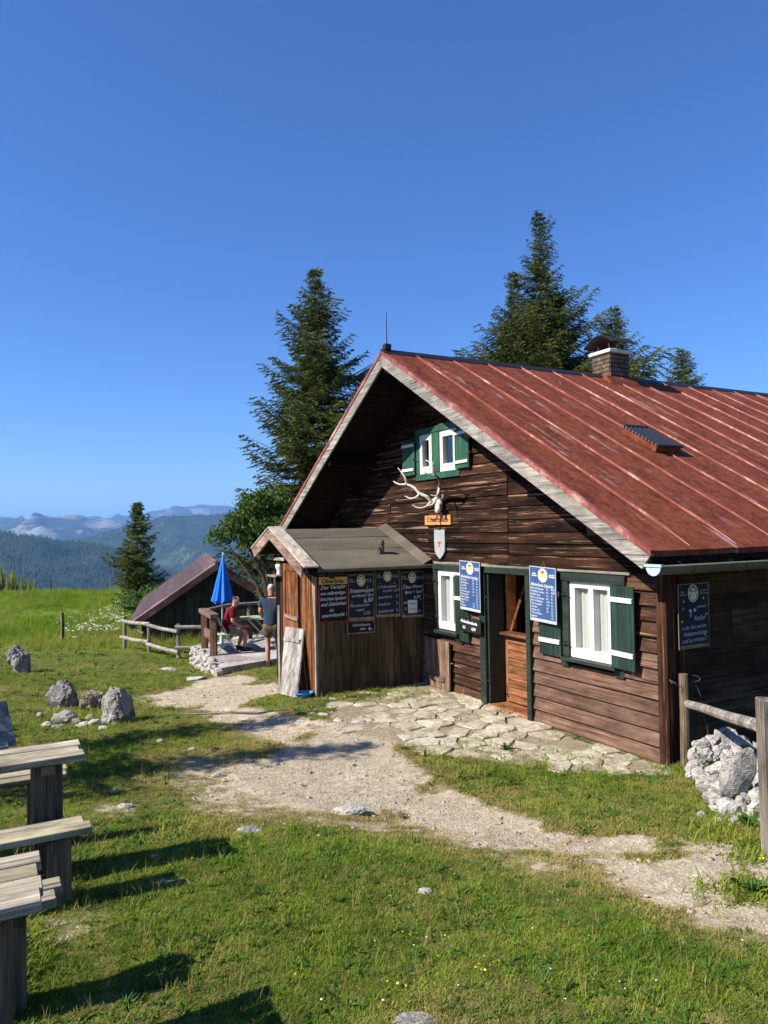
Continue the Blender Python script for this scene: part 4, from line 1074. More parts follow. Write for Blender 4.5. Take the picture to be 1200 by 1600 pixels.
for side, e in ((1, EAVE_R), (-1, EAVE_L)):
    mb = MB()
    def vs_(x, dz0, dz1, e2=e): return [(x, RID_Y - .004 * side, RID_Z + dz0), (x, e2, zr(e2) + dz0), (x, e2, zr(e2) + dz1), (x, RID_Y - .004 * side, RID_Z + dz1)]
    mb.prism(vs_(X0R - .012, -.045, .014), (.05, 0, 0)); mb.build('verge_trim', M_SEAM, roof)
    n = 2; ys = [RID_Y - .002 * side, RID_Y - 2.55 * side if side > 0 else RID_Y + 3.0, e + .02 * side]
    for k in range(2):
        a, b = ys[k], ys[k+1]; mb = MB(); o = .004 * k
        mb.prism([(X0R + .0 + o, a, zr(a) - .05), (X0R + o, b, zr(b) - .05), (X0R + o, b + (.10 * side if k else 0), zr(b) - .235 + (.058 if k else 0)), (X0R + o, a, zr(a) - .235)], (.03, 0, 0)); mb.build('barge_board', W_GREY, hut, bevel=.004)
    mb = MB(); mb.prism([(X0R + .04, RID_Y - .01 * side, RID_Z - .12), (X0R + .04, e + .1 * side, zr(e + .1 * side) - .12), (X0R + .04, e + .1 * side, zr(e + .1 * side) - .20), (X0R + .04, RID_Y - .01 * side, RID_Z - .20)], (.05, 0, 0)); mb.build('verge_rafter', M_SOFF, hut)
# lightning rod at the ridge
mb = MB(); mb.tube([(X0R + .10, RID_Y, RID_Z + .05), (X0R + .10, RID_Y, RID_Z + .62)], [.009, .004], 6); mb.box(X0R + .05, X0R + .15, RID_Y - .05, RID_Y + .05, RID_Z + .04, RID_Z + .12)
mb.build('lightning_rod', M_IRON, hut)
# gutter
gut = None
def arc(x, r, cy_, cz_, n=10): return [(x, cy_ - r * math.cos(math.pi * k / n), cz_ - r * math.sin(math.pi * k / n)) for k in range(n + 1)]
GY, GZ, GR = -.80, 2.135, .078
mb = MB(); A, B = arc(-1.06, GR, GY, GZ), arc(X1R, GR, GY, GZ); A2, B2 = arc(-1.06, GR - .004, GY, GZ), arc(X1R, GR - .004, GY, GZ)
mb.add(A + B, [(i, i + 1, 12 + i, 11 + i) for i in range(10)]); mb.add(A2 + B2, [(i, 11 + i, 12 + i, i + 1) for i in range(10)])
gut = mb.build('gutter', M_TIN, hut, smooth=True)
mb = MB(); mb.tube([(-1.07, GY - GR, GZ + .004), (X1R, GY - GR, GZ + .004)], .010, 8); mb.build('rim', M_TIN, gut, smooth=True)
mb = MB(); mb.prism(arc(-1.075, GR + .004, GY, GZ, 14), (.012, 0, 0)); mb.box(-1.085, -1.055, GY - GR - .02, GY + GR + .015, GZ - .002, GZ + .022); mb.build('end_cap', M_CAPTIN, gut)
for k in range(18):
    xx = -.62 + k * .72; mb = MB(); a, b = arc(xx, GR + .004, GY, GZ), arc(xx, GR + .010, GY, GZ)
    mb.prism(b + a[::-1], (.032, 0, 0)); mb.bar((xx + .016, GY + GR, GZ), (xx + .016, GY + GR + .12, GZ + .1), .03, .006); mb.build('bracket', M_TIN, gut)

# chimney
CX0, CX1, CY0, CY1, CTOP = 3.50, 3.97, 4.13, 4.56, 5.60
ch = part_empty('chimney', ((CX0 + CX1) / 2, (CY0 + CY1) / 2, 5.0), hut)
mb = MB(); mb.box(CX0 + .02, CX1 - .02, CY0 + .02, CY1 - .02, 4.85, CTOP); mb.build('core', M_DARK, ch)
mb = MB(); zz = 4.9; r_ = 0
while zz < CTOP - .02:
    for (fa, fb, fx) in ((CY0, CY1, 0), (CX0, CX1, 1)):
        p = fa - (.06 if r_ % 2 else 0)
        while p < fb:
            q = min(p + .2, fb); p2 = max(p, fa); j = rnd.uniform(0, .012)
            for s in (0, 1):
                if fx == 0:
                    xo = CX0 if s == 0 else CX1; mb.box(xo - (.006 + j if s == 0 else .03), xo + (.03 if s == 0 else .006 + j), p2 + .006, q - .006, zz, zz + .062)
                else:
                    yo = CY0 if s == 0 else CY1; mb.box(p2 + .006, q - .006, yo - (.006 + j if s == 0 else .03), yo + (.03 if s == 0 else .006 + j), zz, zz + .062)
            p = q
    zz += .075; r_ += 1
o = mb.build('brickwork', M_BRICK, ch); o['kind'] = 'stuff'
mb = MB(); mb.box(CX0 - .05, CX1 + .05, CY0 - .05, CY1 + .05, CTOP, CTOP + .065); mb.build('capping_slab', M_CONC, ch, bevel=.01)
for a, b in ((CX0 + .08, CY0 + .08), (CX1 - .08, CY0 + .08), (CX0 + .08, CY1 - .08), (CX1 - .08, CY1 - .08)):
    mb = MB(); mb.box(a - .015, a + .015, b - .015, b + .015, CTOP + .07, CTOP + .2); mb.build('leg', M_IRON, ch)
mb = MB(); V = []
for i in range(11):
    t = -1 + 2 * i / 10; yy = (CY0 + CY1) / 2 + t * .36; h = CTOP + .33 - .20 * t * t + (.03 if abs(t) == 1 else 0)
    V += [(CX0 - .08, yy, h), (CX1 + .08, yy, h)]
V2 = [(a, b, c + .014) for a, b, c in V]
mb.add(V + V2, [(2*i, 2*i+1, 2*i+3, 2*i+2) for i in range(10)] + [(22+2*i, 22+2*i+2, 22+2*i+3, 22+2*i+1) for i in range(10)] + [(2*i, 2*i+2, 24+2*i, 22+2*i) for i in range(10)] + [(2*i+1, 23+2*i, 25+2*i, 2*i+3) for i in range(10)])
mb.build('rain_hood', M_IRON, ch)
mb = MB(); ya = CY0 - .14
mb.prism([(CX0 - .12, ya, zr(ya) + .012), (CX0 - .12, CY0 + .02, zr(CY0) + .02), (CX0 - .12, CY0 + .0, zr(CY0) + .10), (CX0 - .12, CY0 - .02, zr(CY0) + .10)], (CX1 - CX0 + .24, 0, 0))
mb.prism([(CX0 - .13, CY0 - .1, zr(CY0 - .1) + .01), (CX0 - .13, CY1, zr(CY1) + .01), (CX0 - .005, CY1, zr(CY1) + .14), (CX0 - .005, CY0 - .02, zr(CY0) + .12)], (.004, 0, .004)); mb.build('flashing', M_ROOF, ch)

# roof hatch
sk = part_empty('skylight', RP(1.6, 1.7), hut)
def rbox(mb, xa, xb, ya, yb, ha, hb):
    fx = lambda x: 1.39 + (x - 1.30) * .80; fy = lambda y: 1.32 + (y - 1.40) * .88
    xa, xb, ya, yb = fx(xa), fx(xb), fy(ya), fy(yb)
    p = [RP(xa, ya, ha), RP(xb, ya, ha), RP(xb, yb, ha), RP(xa, yb, ha), RP(xa, ya, hb), RP(xb, ya, hb), RP(xb, yb, hb), RP(xa, yb, hb)]; mb.hexa(p)
mb = MB(); rbox(mb, 1.30, 1.86, 1.40, 2.05, .004, .095); mb.build('curb', M_ROOF, sk, bevel=.006)
mb = MB(); rbox(mb, 1.28, 1.32, 1.38, 2.07, .095, .12); rbox(mb, 1.84, 1.88, 1.38, 2.07, .095, .12); rbox(mb, 1.32, 1.84, 1.38, 1.42, .095, .12); rbox(mb, 1.32, 1.84, 2.03, 2.07, .095, .12); mb.build('frame', M_IRON, sk)
mb = MB(); rbox(mb, 1.32, 1.84, 1.42, 2.03, .097, .109); mb.build('pane', M_PANE, sk)
for k in range(4):
    mb = MB(); xx = 1.42 + k * .107; rbox(mb, xx, xx + .012, 1.42, 2.03, .110, .117); mb.build('glazing_bar', M_IRON, sk)
mb = MB()
for k in range(11):
    yy = 1.41 + k * .062; rbox(mb, 1.272, 1.279, yy, yy + .022, .094, .121)
mb.build('clip_strip', M_TIN, sk)

# ------------------------------------------------------------------ openings in the gable wall
def bx(parent, name, mat, *a, bevel=.004):
    mb = MB(); mb.box(*a); return mb.build(name, mat, parent, bevel=bevel)
bx(hut, 'lintel', M_GREEN, -.075, .02, 2.10, 4.50, 1.875, 1.955); bx(hut, 'lintel', M_GREEN, -.075, .02, .50, 1.63, 1.845, 1.945)
def curtain(parent, x, y0, y1, z0, z1, folds, amp=.02, mat=None):
    mb = MB(); n = folds * 6; V = []
    for i in range(n + 1):
        t = i / n; a = amp * math.sin(t * folds * 6.283) + rnd.uniform(-.003, .003); yy = y0 + (y1 - y0) * t
        for zz in (z0, (z0 * 2 + z1) / 3, (z0 + 2 * z1) / 3, z1): V.append((x + a * (1 if zz < z1 else .7) + rnd.uniform(-.002, .002), yy, zz))
    mb.add(V, [(i*4+j, i*4+j+1, (i+1)*4+j+1, (i+1)*4+j) for i in range(n) for j in range(3)]); return mb.build('curtain', mat or M_CURT, parent, smooth=True)
def casement(y0, y1, z0, z1, two=True, bare=False, x=-.028):
    w = part_empty('window', (0, (y0 + y1) / 2, z0), hut); f = .05; mid = (y0 + y1) / 2
    mb = MB(); mb.box(x, .07, y0, y0 + f, z0, z1); mb.box(x, .07, y1 - f, y1, z0, z1); mb.box(x, .07, y0 + f, y1 - f, z1 - f, z1); mb.box(x, .07, y0 + f, y1 - f, z0, z0 + f + .02); mb.build('frame', M_WHITE, w)
    for a, b in (((y0 + f, mid), (mid, y1 - f)) if two else ((y0 + f, y1 - f),)):
        mb = MB(); s = .04; g = .002; xs = x - .008
        mb.box(xs, .05, a + g, a + s, z0 + f + .022, z1 - f - g); mb.box(xs, .05, b - s, b - g, z0 + f + .022, z1 - f - g); mb.box(xs, .05, a + s, b - s, z1 - f - s, z1 - f - g); mb.box(xs, .05, a + s, b - s, z0 + f + .022, z0 + f + .022 + s); mb.build('sash', M_WHITE, w)
        mb = MB(); mb.box(.010, .016, a + s - .003, b - s + .003, z0 + f + .02 + s, z1 - f - s); mb.build('pane', M_GLASS, w)
        if not bare: curtain(w, .050, a + .0, b - .0, z0 + .03, z1 - .02, 4)
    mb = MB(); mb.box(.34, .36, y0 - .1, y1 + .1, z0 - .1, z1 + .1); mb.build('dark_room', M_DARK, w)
    return w
w1 = casement(.70, 1.42, .93, 1.86)
mb = MB(); mb.box(-.135, .0, .62, 1.50, .885, .925); mb.build('sill', M_GREEN, w1, bevel=.006)
mb = MB(); mb.box(-.05, -.02, .56, .70, .80, .884); mb.build('sill_bracket', M_GREEN, w1); mb = MB(); mb.box(-.05, -.02, 1.45, 1.58, .80, .884); mb.build('sill_bracket', M_GREEN, w1)
mb = MB(); mb.box(-.06, .0, 1.425, 1.53, .93, 1.842); mb.build('jamb', M_GREEN, w1); mb = MB(); mb.box(-.06, .0, .60, .695, .93, 1.842); mb.build('jamb', M_GREEN, w1)
w2 = casement(3.62, 4.40, .95, 1.87)
mb = MB(); mb.box(-.135, .0, 3.76, 4.52, .885, .935); mb.build('sill', M_GREEN, w2, bevel=.006); mb = MB(); mb.box(-.05, -.02, 3.72, 3.80, .78, .884); mb.build('sill_bracket', M_GREEN, w2)
mb = MB(); mb.box(-.06, -.02, 3.8, 4.48, .83, .884); mb.build('apron', M_GREEN, w2)
mb = MB(); mb.box(-.06, .0, 4.405, 4.50, .935, 1.872); mb.build('jamb', M_GREEN, w2)
for y0, y1 in ((3.81, 4.28), (4.50, 4.89)):
    casement(y0, y1, 3.40, 4.03, False, True)
def upfr(*a): return bx(hut, 'window_surround', M_GREENUP, *a)
upfr(-.05, .0, 4.285, 4.495, 3.40, 4.03); upfr(-.05, .0, 3.72, 5.00, 3.295, 3.395); upfr(-.05, .0, 3.72, 5.0, 4.035, 4.13); upfr(-.045, .0, 4.895, 4.98, 3.40, 4.03); upfr(-.045, .0, 3.74, 3.805, 3.40, 4.03)
bx(hut, 'window_board', W_ORANGE, .15, .16, 4.10, 4.20, 3.42, 4.0)
def shutter(org, width, height, ang, mat, nb=4, name='shutter', battens=(.13, .80), bh=.055):
    """hinged at org; opens along -Y or +Y turned out by ang"""
    s = part_empty(name, org, hut); d = Vector((-math.sin(abs(ang)), math.copysign(math.cos(ang), width), 0)); W_ = abs(width); n = Vector((-abs(d.y), -abs(d.x) * math.copysign(1, width) * 0, 0)); n = Vector((-abs(d.y), d.x * math.copysign(1, d.y), 0)).normalized()
    o = Vector(org)
    for k in range(nb):
        a = o + d * (W_ * k / nb + .002); b = o + d * (W_ * (k + 1) / nb - .002); dz0, dz1 = rnd.uniform(-.004, .004), rnd.uniform(-.004, .004)
        mb = MB(); mb.hexa([a + Vector((0,0,dz0)), b + Vector((0,0,dz0)), b + n * .024 + Vector((0,0,dz0)), a + n * .024 + Vector((0,0,dz0))] + [p + Vector((0, 0, height + dz1)) for p in (a, b, b + n * .024, a + n * .024)])
        mb.build('plank', mat, s, bevel=.003)
    for t in battens:
        a = o + d * .012 + n * .025 + Vector((0, 0, height * t)); b = o + d * (W_ - .012) + n * .025 + Vector((0, 0, height * t))
        mb = MB(); mb.hexa([a, b, b + n * .022, a + n * .022] + [p + Vector((0, 0, bh)) for p in (a, b, b + n * .022, a + n * .022)]); mb.build('batten', M_WHITE, s, bevel=.003)
    return s
shutter((-.065, .705, .915), -.385, .925, .10, M_GREENZ, 3, battens=(.155, .80))
shutter((-.060, 1.535, .905), .40, .93, .01, M_GREENZ, 3, battens=(.165, .80))
shutter((-.060, 3.86, .83), -.36, .98, .01, M_GREENZ, 3, battens=(.62,))
shutter((-.05, 4.99, 3.40), .37, .56, .06, M_GREENUP, 3, battens=(.12, .84), bh=.045)
shutter((-.05, 3.80, 3.40), -.40, .60, .06, M_GREENUP, 3, battens=(.12, .84), bh=.045)
for y, z in ((1.46, 1.68), (1.46, 1.08), (.66, 1.68), (.66, 1.08), (4.44, 1.70), (4.44, 1.15), (3.42, 3.62), (4.97, 3.65)):
    mb = MB(); mb.tube([(-.07, y + .03, z), (-.09, y, z), (-.085, y - .05, z + .006), (-.10, y - .06, z - .02)], .007, 6); mb.box(-.085, -.06, y + .01, y + .05, z - .014, z + .014); mb.build('hinge', M_IRON, hut)

# doorway
door = part_empty('doorway', (0, 2.65, 0), hut)
bx(door, 'door_post', M_GREEN, -.085, .02, 3.10, 3.235, -.03, 1.875, bevel=.005); bx(door, 'door_post', M_GREEN, -.085, .02, 2.125, 2.21, -.05, 1.875, bevel=.005)
bx(door, 'reveal', M_GREEN, .022, .30, 3.10, 3.13, 0, 1.89); bx(door, 'reveal', M_GREEN, .022, .30, 2.18, 2.21, 0, 1.89); bx(door, 'reveal', M_GREEN, .022, .30, 2.21, 3.10, 1.87, 1.90)
bx(door, 'threshold', W_DOOR, -.07, .5, 2.212, 3.098, -.03, .035, bevel=.006)
leaf_ = part_empty('outer_door', (.0, 3.06, .02), hut)
mb = MB(); mb.bar((-.04, 3.078, .95), (.20, 3.06, .95), .035, 1.80); mb.build('leaf', M_GREEN, leaf_)
for z in (.38, 1.55):
    mb = MB(); mb.tube([(-.06, 3.06, z), (-.10, 3.03, z), (-.10, 3.01, z - .02)], .012, 6); mb.box(-.05, .1, 3.028, 3.04, z - .02, z + .02); mb.build('hinge', M_IRON, leaf_)
hd = part_empty('half_door', (.36, 2.65, .03), hut)
HX = .22
bx(hd, 'stile', W_DOORZ, HX, HX + .05, 2.98, 3.09, .04, .99); bx(hd, 'stile', W_DOORZ, HX, HX + .05, 2.215, 2.31, .04, .99)
for k in range(9):
    z0 = .06 + k * .103; mb = MB(); mb.hexa([(HX - .012, 2.312, z0), (HX + .04, 2.312, z0), (HX + .04, 2.978, z0), (HX - .012, 2.978, z0), (HX + .006, 2.312, z0 + .100), (HX + .04, 2.312, z0 + .1), (HX + .04, 2.978, z0 + .1), (HX + .006, 2.978, z0 + .1)]); mb.build('door_board', W_DOOR, hd, bevel=.003)
bx(hd, 'ledge', W_DOOR, HX - .10, HX + .10, 2.215, 3.09, .992, 1.03)
inn = part_empty('interior', (1.0, 2.6, 0), hut)
bx(inn, 'wood_panel', W_NAME, .95, .98, 3.62, 4.6, .0, 2.0)
bx(inn, 'upper_door_leaf', W_NAME, .26, .43, 3.035, 3.065, 1.035, 1.86)
mb = MB(); mb.bar((.30, 3.02, 1.03), (.52, 2.86, 1.86), .035, .03); mb.build('door_stay', W_DOOR, inn)
curtain(inn, 1.10, 2.9, 3.62, .3, 1.95, 7, .03, M_GING); curtain(inn, .46, 2.50, 2.74, .9, 1.44, 4, .02, M_GING)
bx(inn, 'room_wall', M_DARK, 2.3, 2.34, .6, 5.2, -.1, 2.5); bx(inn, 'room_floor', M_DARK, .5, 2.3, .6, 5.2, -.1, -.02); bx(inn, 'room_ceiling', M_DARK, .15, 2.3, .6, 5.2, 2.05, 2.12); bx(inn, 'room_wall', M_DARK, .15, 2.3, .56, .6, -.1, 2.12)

# low plank hatch left of the door, standing a little open
hatch = part_empty('cellar_hatch', (-.05, 4.4, 0), hut)
for k in range(6):
    ya = 3.99 + k * .15; xa = -.125 + k * .014
    mb = MB(); mb.hexa([(xa, ya, .02), (xa + .035, ya, .02), (xa + .05, ya + .146, .02), (xa + .014, ya + .146, .02), (xa, ya, .78), (xa + .035, ya, .78), (xa + .05, ya + .146, .78), (xa + .014, ya + .146, .78)]); mb.build('plank', W_HATCH, hatch, bevel=.003)
mb = MB(); mb.bar((-.115, 4.2, .17), (-.06, 4.86, .17), .02, .06); mb.build('batten', W_HATCH, hatch); mb = MB(); mb.box(-.135, -.12, 4.13, 4.22, .16, .23); mb.build('hinge_plate', M_TIN, hatch)
mb = MB(); mb.tube([(-.11, 3.985, .47), (-.12, 3.93, .47), (-.10, 3.90, .47)], .010, 6); mb.build('latch', M_IRON, hatch)

# ------------------------------------------------------------------ plank porch (lean-to with its own little gable)
PY, PX0 = 4.88, -1.9
porch = thing('plank_porch', (-.95, 5.5, 0), 'small weathered plank porch with felt gable roof against the hut', 'porch')
ws = part_empty('long_wall', (-.95, PY, 0), porch)
x = PX0; 
while x < -.06:
    w = min(rnd.uniform(.115, .17), -.045 - x); t = rnd.uniform(0, .01)
    mb = MB(); mb.box(x + .002, x + w - .003, PY - .022 - t, PY, -.06, 1.93); mb.build('plank', W_SHEDV, ws, bevel=.003); x += w
mb = MB(); mb.box(PX0, -.05, PY + .002, PY + .03, -.05, 1.93); mb.build('backing', M_DARK, ws)
we = part_empty('end_wall', (PX0, 5.5, 0), porch)
y = PY - .03
for w, m in ((.05, W_GREYZ), (.13, W_ORANGE), (.12, W_ORANGE), (.13, W_ORANGE), (.13, W_ORANGE), (.06, W_POST)):
    zb = tz(PX0, y) - .06
    mb = MB(); mb.box(PX0 - .03 - rnd.uniform(0, .008), PX0, y + .002, y + w - .003, zb, 1.82 + (y - PY) * .3); mb.build('plank', m, we, bevel=.003); y += w
mb = MB(); mb.box(PX0 + .002, PX0 + .02, PY, 5.5, -.2, 1.9); mb.build('backing', M_DARK, we)
pd = part_empty('porch_door', (PX0, 5.85, 0), porch)      # panelled door in the end wall
DZ0, DZ1 = -.2, 1.98
for a, b in ((5.53, 5.63), (6.10, 6.20)): bx(pd, 'stile', W_ORANGE, PX0 - .045, PX0 - .005, a, b, DZ0, DZ1)
for a, b in ((DZ0, .0), (.92, 1.06), (1.86, DZ1)): bx(pd, 'rail', W_ORANGE, PX0 - .043, PX0 - .007, 5.632, 6.098, a, b)
for k in range(4): bx(pd, 'panel', W_ORANGE, PX0 - .028, PX0 - .01, 5.632 + k * .1165, 5.632 + (k + 1) * .1165 - .003, .0, 1.87, bevel=.002)
bx(porch, 'post', W_GREYZ, PX0 - .03, PX0 + .06, 6.42, 6.52, -.35, 1.25)
bx(porch, 'post', W_POST, PX0 - .02, PX0 + .08, 6.30, 6.38, -.35, 2.1)
bx(porch, 'shelf', W_GREYX, PX0 - .12, PX0 + .20, 6.30, 6.78, 1.735, 1.765); bx(porch, 'cupboard', M_DARK, PX0 + .0, -.1, 6.40, 6.66, .0, 1.72)
bx(porch, 'tie_beam', W_GREYX, PX0 - .1, PX0 - .02, 6.0, 6.85, 2.02, 2.07)
RY, RZ_, PS = 6.07, 2.53, .39
def pz(y): return RZ_ - PS * abs(RY - y)
pr = None; mb = MB(); eR, eL = 4.55, 6.98
for e in (eR, eL): mb.prism([(-2.17, RY, RZ_ - .03), (-2.17, e, pz(e) - .03), (-2.17, e, pz(e) - .07), (-2.17, RY, RZ_ - .07)], (2.16, 0, 0))
pr = mb.build('porch_roof', M_SOFF, porch)
def felt(ya, yb, lift):
    mb = MB(); n, m_ = 10, 4; V = []
    for i in range(n + 1):
        for j in range(m_ + 1):
            yy = ya + (yb - ya) * j / m_; V.append((-2.0 + 1.98 * i / n, yy, pz(yy) + lift + rnd.uniform(-.004, .004)))
    b0 = len(V); V += [(v[0], v[1], v[2] - .03) for v in V[:]]
    F = [(i*(m_+1)+j, i*(m_+1)+j+1, (i+1)*(m_+1)+j+1, (i+1)*(m_+1)+j) for i in range(n) for j in range(m_)]
    E0 = [i*(m_+1) for i in range(n+1)]; E1 = [i*(m_+1)+m_ for i in range(n+1)]
    F2 = [(E0[i], E0[i+1], E0[i+1]+b0, E0[i]+b0) for i in range(n)] + [(E1[i+1], E1[i], E1[i]+b0, E1[i+1]+b0) for i in range(n)]
    mb.add(V, F + F2); return mb.build('felt_sheet', M_FELT, pr, smooth=False)
felt(4.53, 5.30, -.003); felt(5.24, 5.78, .004); felt(5.70, 6.072, .012); felt(6.068, 7.0, .0)
mb = MB(); mb.prism([(-2.02, 4.525, pz(4.525) - .035), (-2.02, 4.545, pz(4.545) - .035), (-2.02, 4.545, pz(4.545) + .012), (-2.02, 4.525, pz(4.525) + .006)], (2.0, 0, 0)); mb.build('drip_edge', M_TIN, pr)
# wall flashing, stepped, at the hut side
mb = MB(); mb.prism([(-.20, RY, RZ_ + .016), (-.20, 4.55, pz(4.55) + .016), (-.05, 4.55, pz(4.55) + .085), (-.05, RY, RZ_ + .085)], (.006, 0, .008)); mb.build('wall_flashing', M_FELT, pr)
for side, e in ((1, eR - .02), (-1, eL)):
    a = RY - .002 * side
    mb = MB(); mb.prism([(-2.22, a, RZ_ + .03), (-2.22, e + .12 * (side > 0), pz(e + .12 * (side > 0)) + .03), (-2.22, e + .16 * side, pz(e + .16 * side) - .17), (-2.22, a, RZ_ - .15)], (.035, 0, 0)); mb.build('barge_board', W_BARGE, porch, bevel=.004)
    mb = MB(); mb.prism([(-2.235, a, RZ_ + .036), (-2.235, e, pz(e) + .036), (-2.235, e, pz(e) + .062), (-2.235, a, RZ_ + .062)], (.235, 0, 0)); mb.build('cap_plank', W_CAP, porch, bevel=.004)
vp = PX(596, 872, 1, 5.05); yv = 5.05
mb = MB(); c = Vector((vp.x, yv, pz(yv))); mb.lathe([(.048, -.02), (.048, .13), (.056, .135), (.056, .165), (.048, .17), (.048, .19), (.03, .21)], c, 12); vent = mb.build('vent_pipe', M_TIN, porch, smooth=False)
mb = MB(); mb.tube([c + Vector((-.05, -.02, .1)), c + Vector((-.09, -.03, .06)), c + Vector((-.10, -.035, .01))], .016, 6); mb.build('bracket', M_TIN, vent)
# leaning plank door
base = Vector((PX0 - .38, 5.75, tz(PX0 - .38, 5.75)))
lean = thing('leaning_door', base, 'weathered grey plank door leaning against the porch end', 'door')
D0, D1, U1 = PX(437, 1084, 0, PX0 - .30), PX(463, 1091, 0, PX0 - .30), None
T0, T1 = PX(445, 979, 0, PX0 - .06), PX(474, 984, 0, PX0 - .06)
for k in range(4):
    a0, a1 = D0.lerp(D1, k / 4 + .006), D0.lerp(D1, (k + 1) / 4 - .006); b0, b1 = T0.lerp(T1, k / 4 + .006), T0.lerp(T1, (k + 1) / 4 - .006)
    n = Vector((.03, 0, .006)); mb = MB(); mb.hexa([a0, a1, a1 + n, a0 + n, b0, b1, b1 + n, b0 + n]); mb.build('plank', W_LEAN, lean, bevel=.003)
m0, m1 = D0.lerp(T0, .82), D1.lerp(T1, .82); mb = MB(); mb.bar(m0 + Vector((-.015, -.05, 0)), m1 + Vector((-.015, .05, 0)), .03, .05); mb.build('batten', W_LEAN, lean)
m0, m1 = PX(446, 962, 0, PX0 - .06), PX(466, 968, 0, PX0 - .06); mb = MB(); mb.bar(m0, m1, .035, .06); mb.build('batten', W_BARGE, porch)
# blue bowl on the ground
p = GP(475, 1092); mb = MB(); mb.lathe([(.085, 0), (.10, .01), (.135, .09), (.145, .095), (.145, .105), (.128, .10), (.095, .02), (.01, .015)], p, 18); tag(mb.build('bowl', M_BOWL, smooth=True), 'small blue plastic bowl on the grass at the porch corner', 'bowl')
# gnome-like little pot with a cone on the porch shelf
p = Vector((PX0 + .02, 6.50, 1.766)); g = thing('shelf_figure', p, 'little white figure with a pointed ochre hat on the porch shelf', 'figurine')
mb = MB(); mb.lathe([(.055, 0), (.06, .02), (.05, .07), (.075, .12), (.08, .17), (.05, .20)], p, 12); mb.build('body', M_POT, g, smooth=True)
mb = MB(); mb.lathe([(.065, .19), (.06, .24), (.035, .34), (.006, .45)], p, 12); mb.build('hat', M_HATY, g, smooth=True)

# ------------------------------------------------------------------ lettering
TMP = bpy.data.scenes.new('lettering_workspace')
def text_geo(body, size, bold=.0, shear=.0, align='LEFT', width=None):
    cu = bpy.data.curves.new('t', 'FONT'); cu.body = body; cu.size = size; cu.offset = bold * size; cu.shear = shear; cu.align_x = align; cu.resolution_u = 2
    o = bpy.data.objects.new('t', cu); TMP.collection.objects.link(o); vl = TMP.view_layers[0]; vl.update()
    dg = vl.depsgraph; me = bpy.data.meshes.new_from_object(o.evaluated_get(dg))
    V = np.array([v.co[:] for v in me.vertices]).reshape(-1, 3); F = [tuple(p.vertices) for p in me.polygons]
    bpy.data.objects.remove(o); bpy.data.curves.remove(cu); bpy.data.meshes.remove(me)
    if width and len(V):
        w = V[:, 0].max() - V[:, 0].min()
        if w > width: V[:, 0] *= width / w
    return V, F
class Panel:
    """flat board on a wall: axis 'X' faces -X (left is larger Y), axis 'Y' faces -Y (left is smaller X)"""
    def __init__(s, name, label, axis, at, u0, u1, z0, z1, face, frame=None, fw=.012, th=.018, cat='chalkboard', group=None, tilt=0.):
        s.axis, s.at, s.u0, s.z0, s.W, s.H, s.th = axis, at, u0, z0, abs(u1 - u0), z1 - z0, th
        s.sg = -1 if axis == 'X' else 1; s.tilt = tilt
        s.root = thing(name, s.P(s.W / 2, 0, 0), label, cat, group)
        mb = MB(); s.slab(mb, 0, s.W, 0, s.H, 0, th); mb.build('panel', face, s.root)
        if frame:
            for a in ((0, s.W, 0, fw), (0, s.W, s.H - fw, s.H), (0, fw, fw, s.H - fw), (s.W - fw, s.W, fw, s.H - fw)):
                mb = MB(); s.slab(mb, *a, th * .5, th + .006); mb.build('frame_strip', frame, s.root)
        s.lay = {}
    def P(s, u, v, d):
        sh = s.tilt * (u - s.W / 2)
        return Vector((s.at - d, s.u0 + s.sg * u, s.z0 + v + sh)) if s.axis == 'X' else Vector((s.u0 + u, s.at - d, s.z0 + v + sh))
    def slab(s, mb, a, b, c, d, e, f):
        q = [s.P(a, c, e), s.P(b, c, e), s.P(b, c, f), s.P(a, c, f), s.P(a, d, e), s.P(b, d, e), s.P(b, d, f), s.P(a, d, f)]; mb.hexa(q)
    def text(s, body, u, v, size, mat, bold=.015, shear=.25, align='LEFT', width=None, rise=0.):
        V, F = text_geo(body, size, bold, shear, align, width)
        if not len(V): return
        s.lay.setdefault(mat.name, (mat, MB()))[1].add([s.P(u + x, v + y + rise * x + .004 * size * math.sin(x * 40), s.th + .0015) for x, y, _ in V], F)
    def oval(s, name, u, v, ru, rv, mat, d=.0012, n=20):
        mb = MB(); mb.prism([s.P(u + ru * math.cos(6.2832 * k / n), v + rv * math.sin(6.2832 * k / n), s.th) for k in range(n)], s.P(0, 0, d) - s.P(0, 0, 0)); mb.build(name, mat, s.root)
    def emblem(s, u, v, ru, rv):
        s.oval('emblem', u, v, ru, rv, M_CREAM, .0012); s.oval('emblem', u, v, ru * .84, rv * .88, M_EMBG, .0020); s.oval('emblem', u, v + rv * .45, ru * .4, rv * .22, M_CREAM, .0027); s.oval('emblem', u, v + rv * .62, ru * .2, rv * .12, M_EMBR, .0034)
        s.oval('emblem', u, v - rv * .4, ru * .6, rv * .36, M_CREAM, .0027)
        mb = MB(); s.slab(mb, u - ru * .98, u + ru * .98, v - rv * .12, v + rv * .16, s.th, s.th + .0034); mb.build('emblem_band', M_CREAM, s.root)
    def rect(s, name, a, b, c, d, mat, e=.002):
        mb = MB(); s.slab(mb, a, b, c, d, s.th, s.th + e); return mb.build(name, mat, s.root)
    def done(s, hang=True):
        for mat, mb in s.lay.values(): mb.build('lettering', mat, s.root)
        if hang:
            mb = MB(); a, b, c = s.P(s.W * .42, s.H, s.th * .5), s.P(s.W * .5, s.H + .06, 0), s.P(s.W * .58, s.H, s.th * .5); mb.tube([a, b, c], .004, 5); mb.build('hanger', M_TIN, s.root)
        return s.root
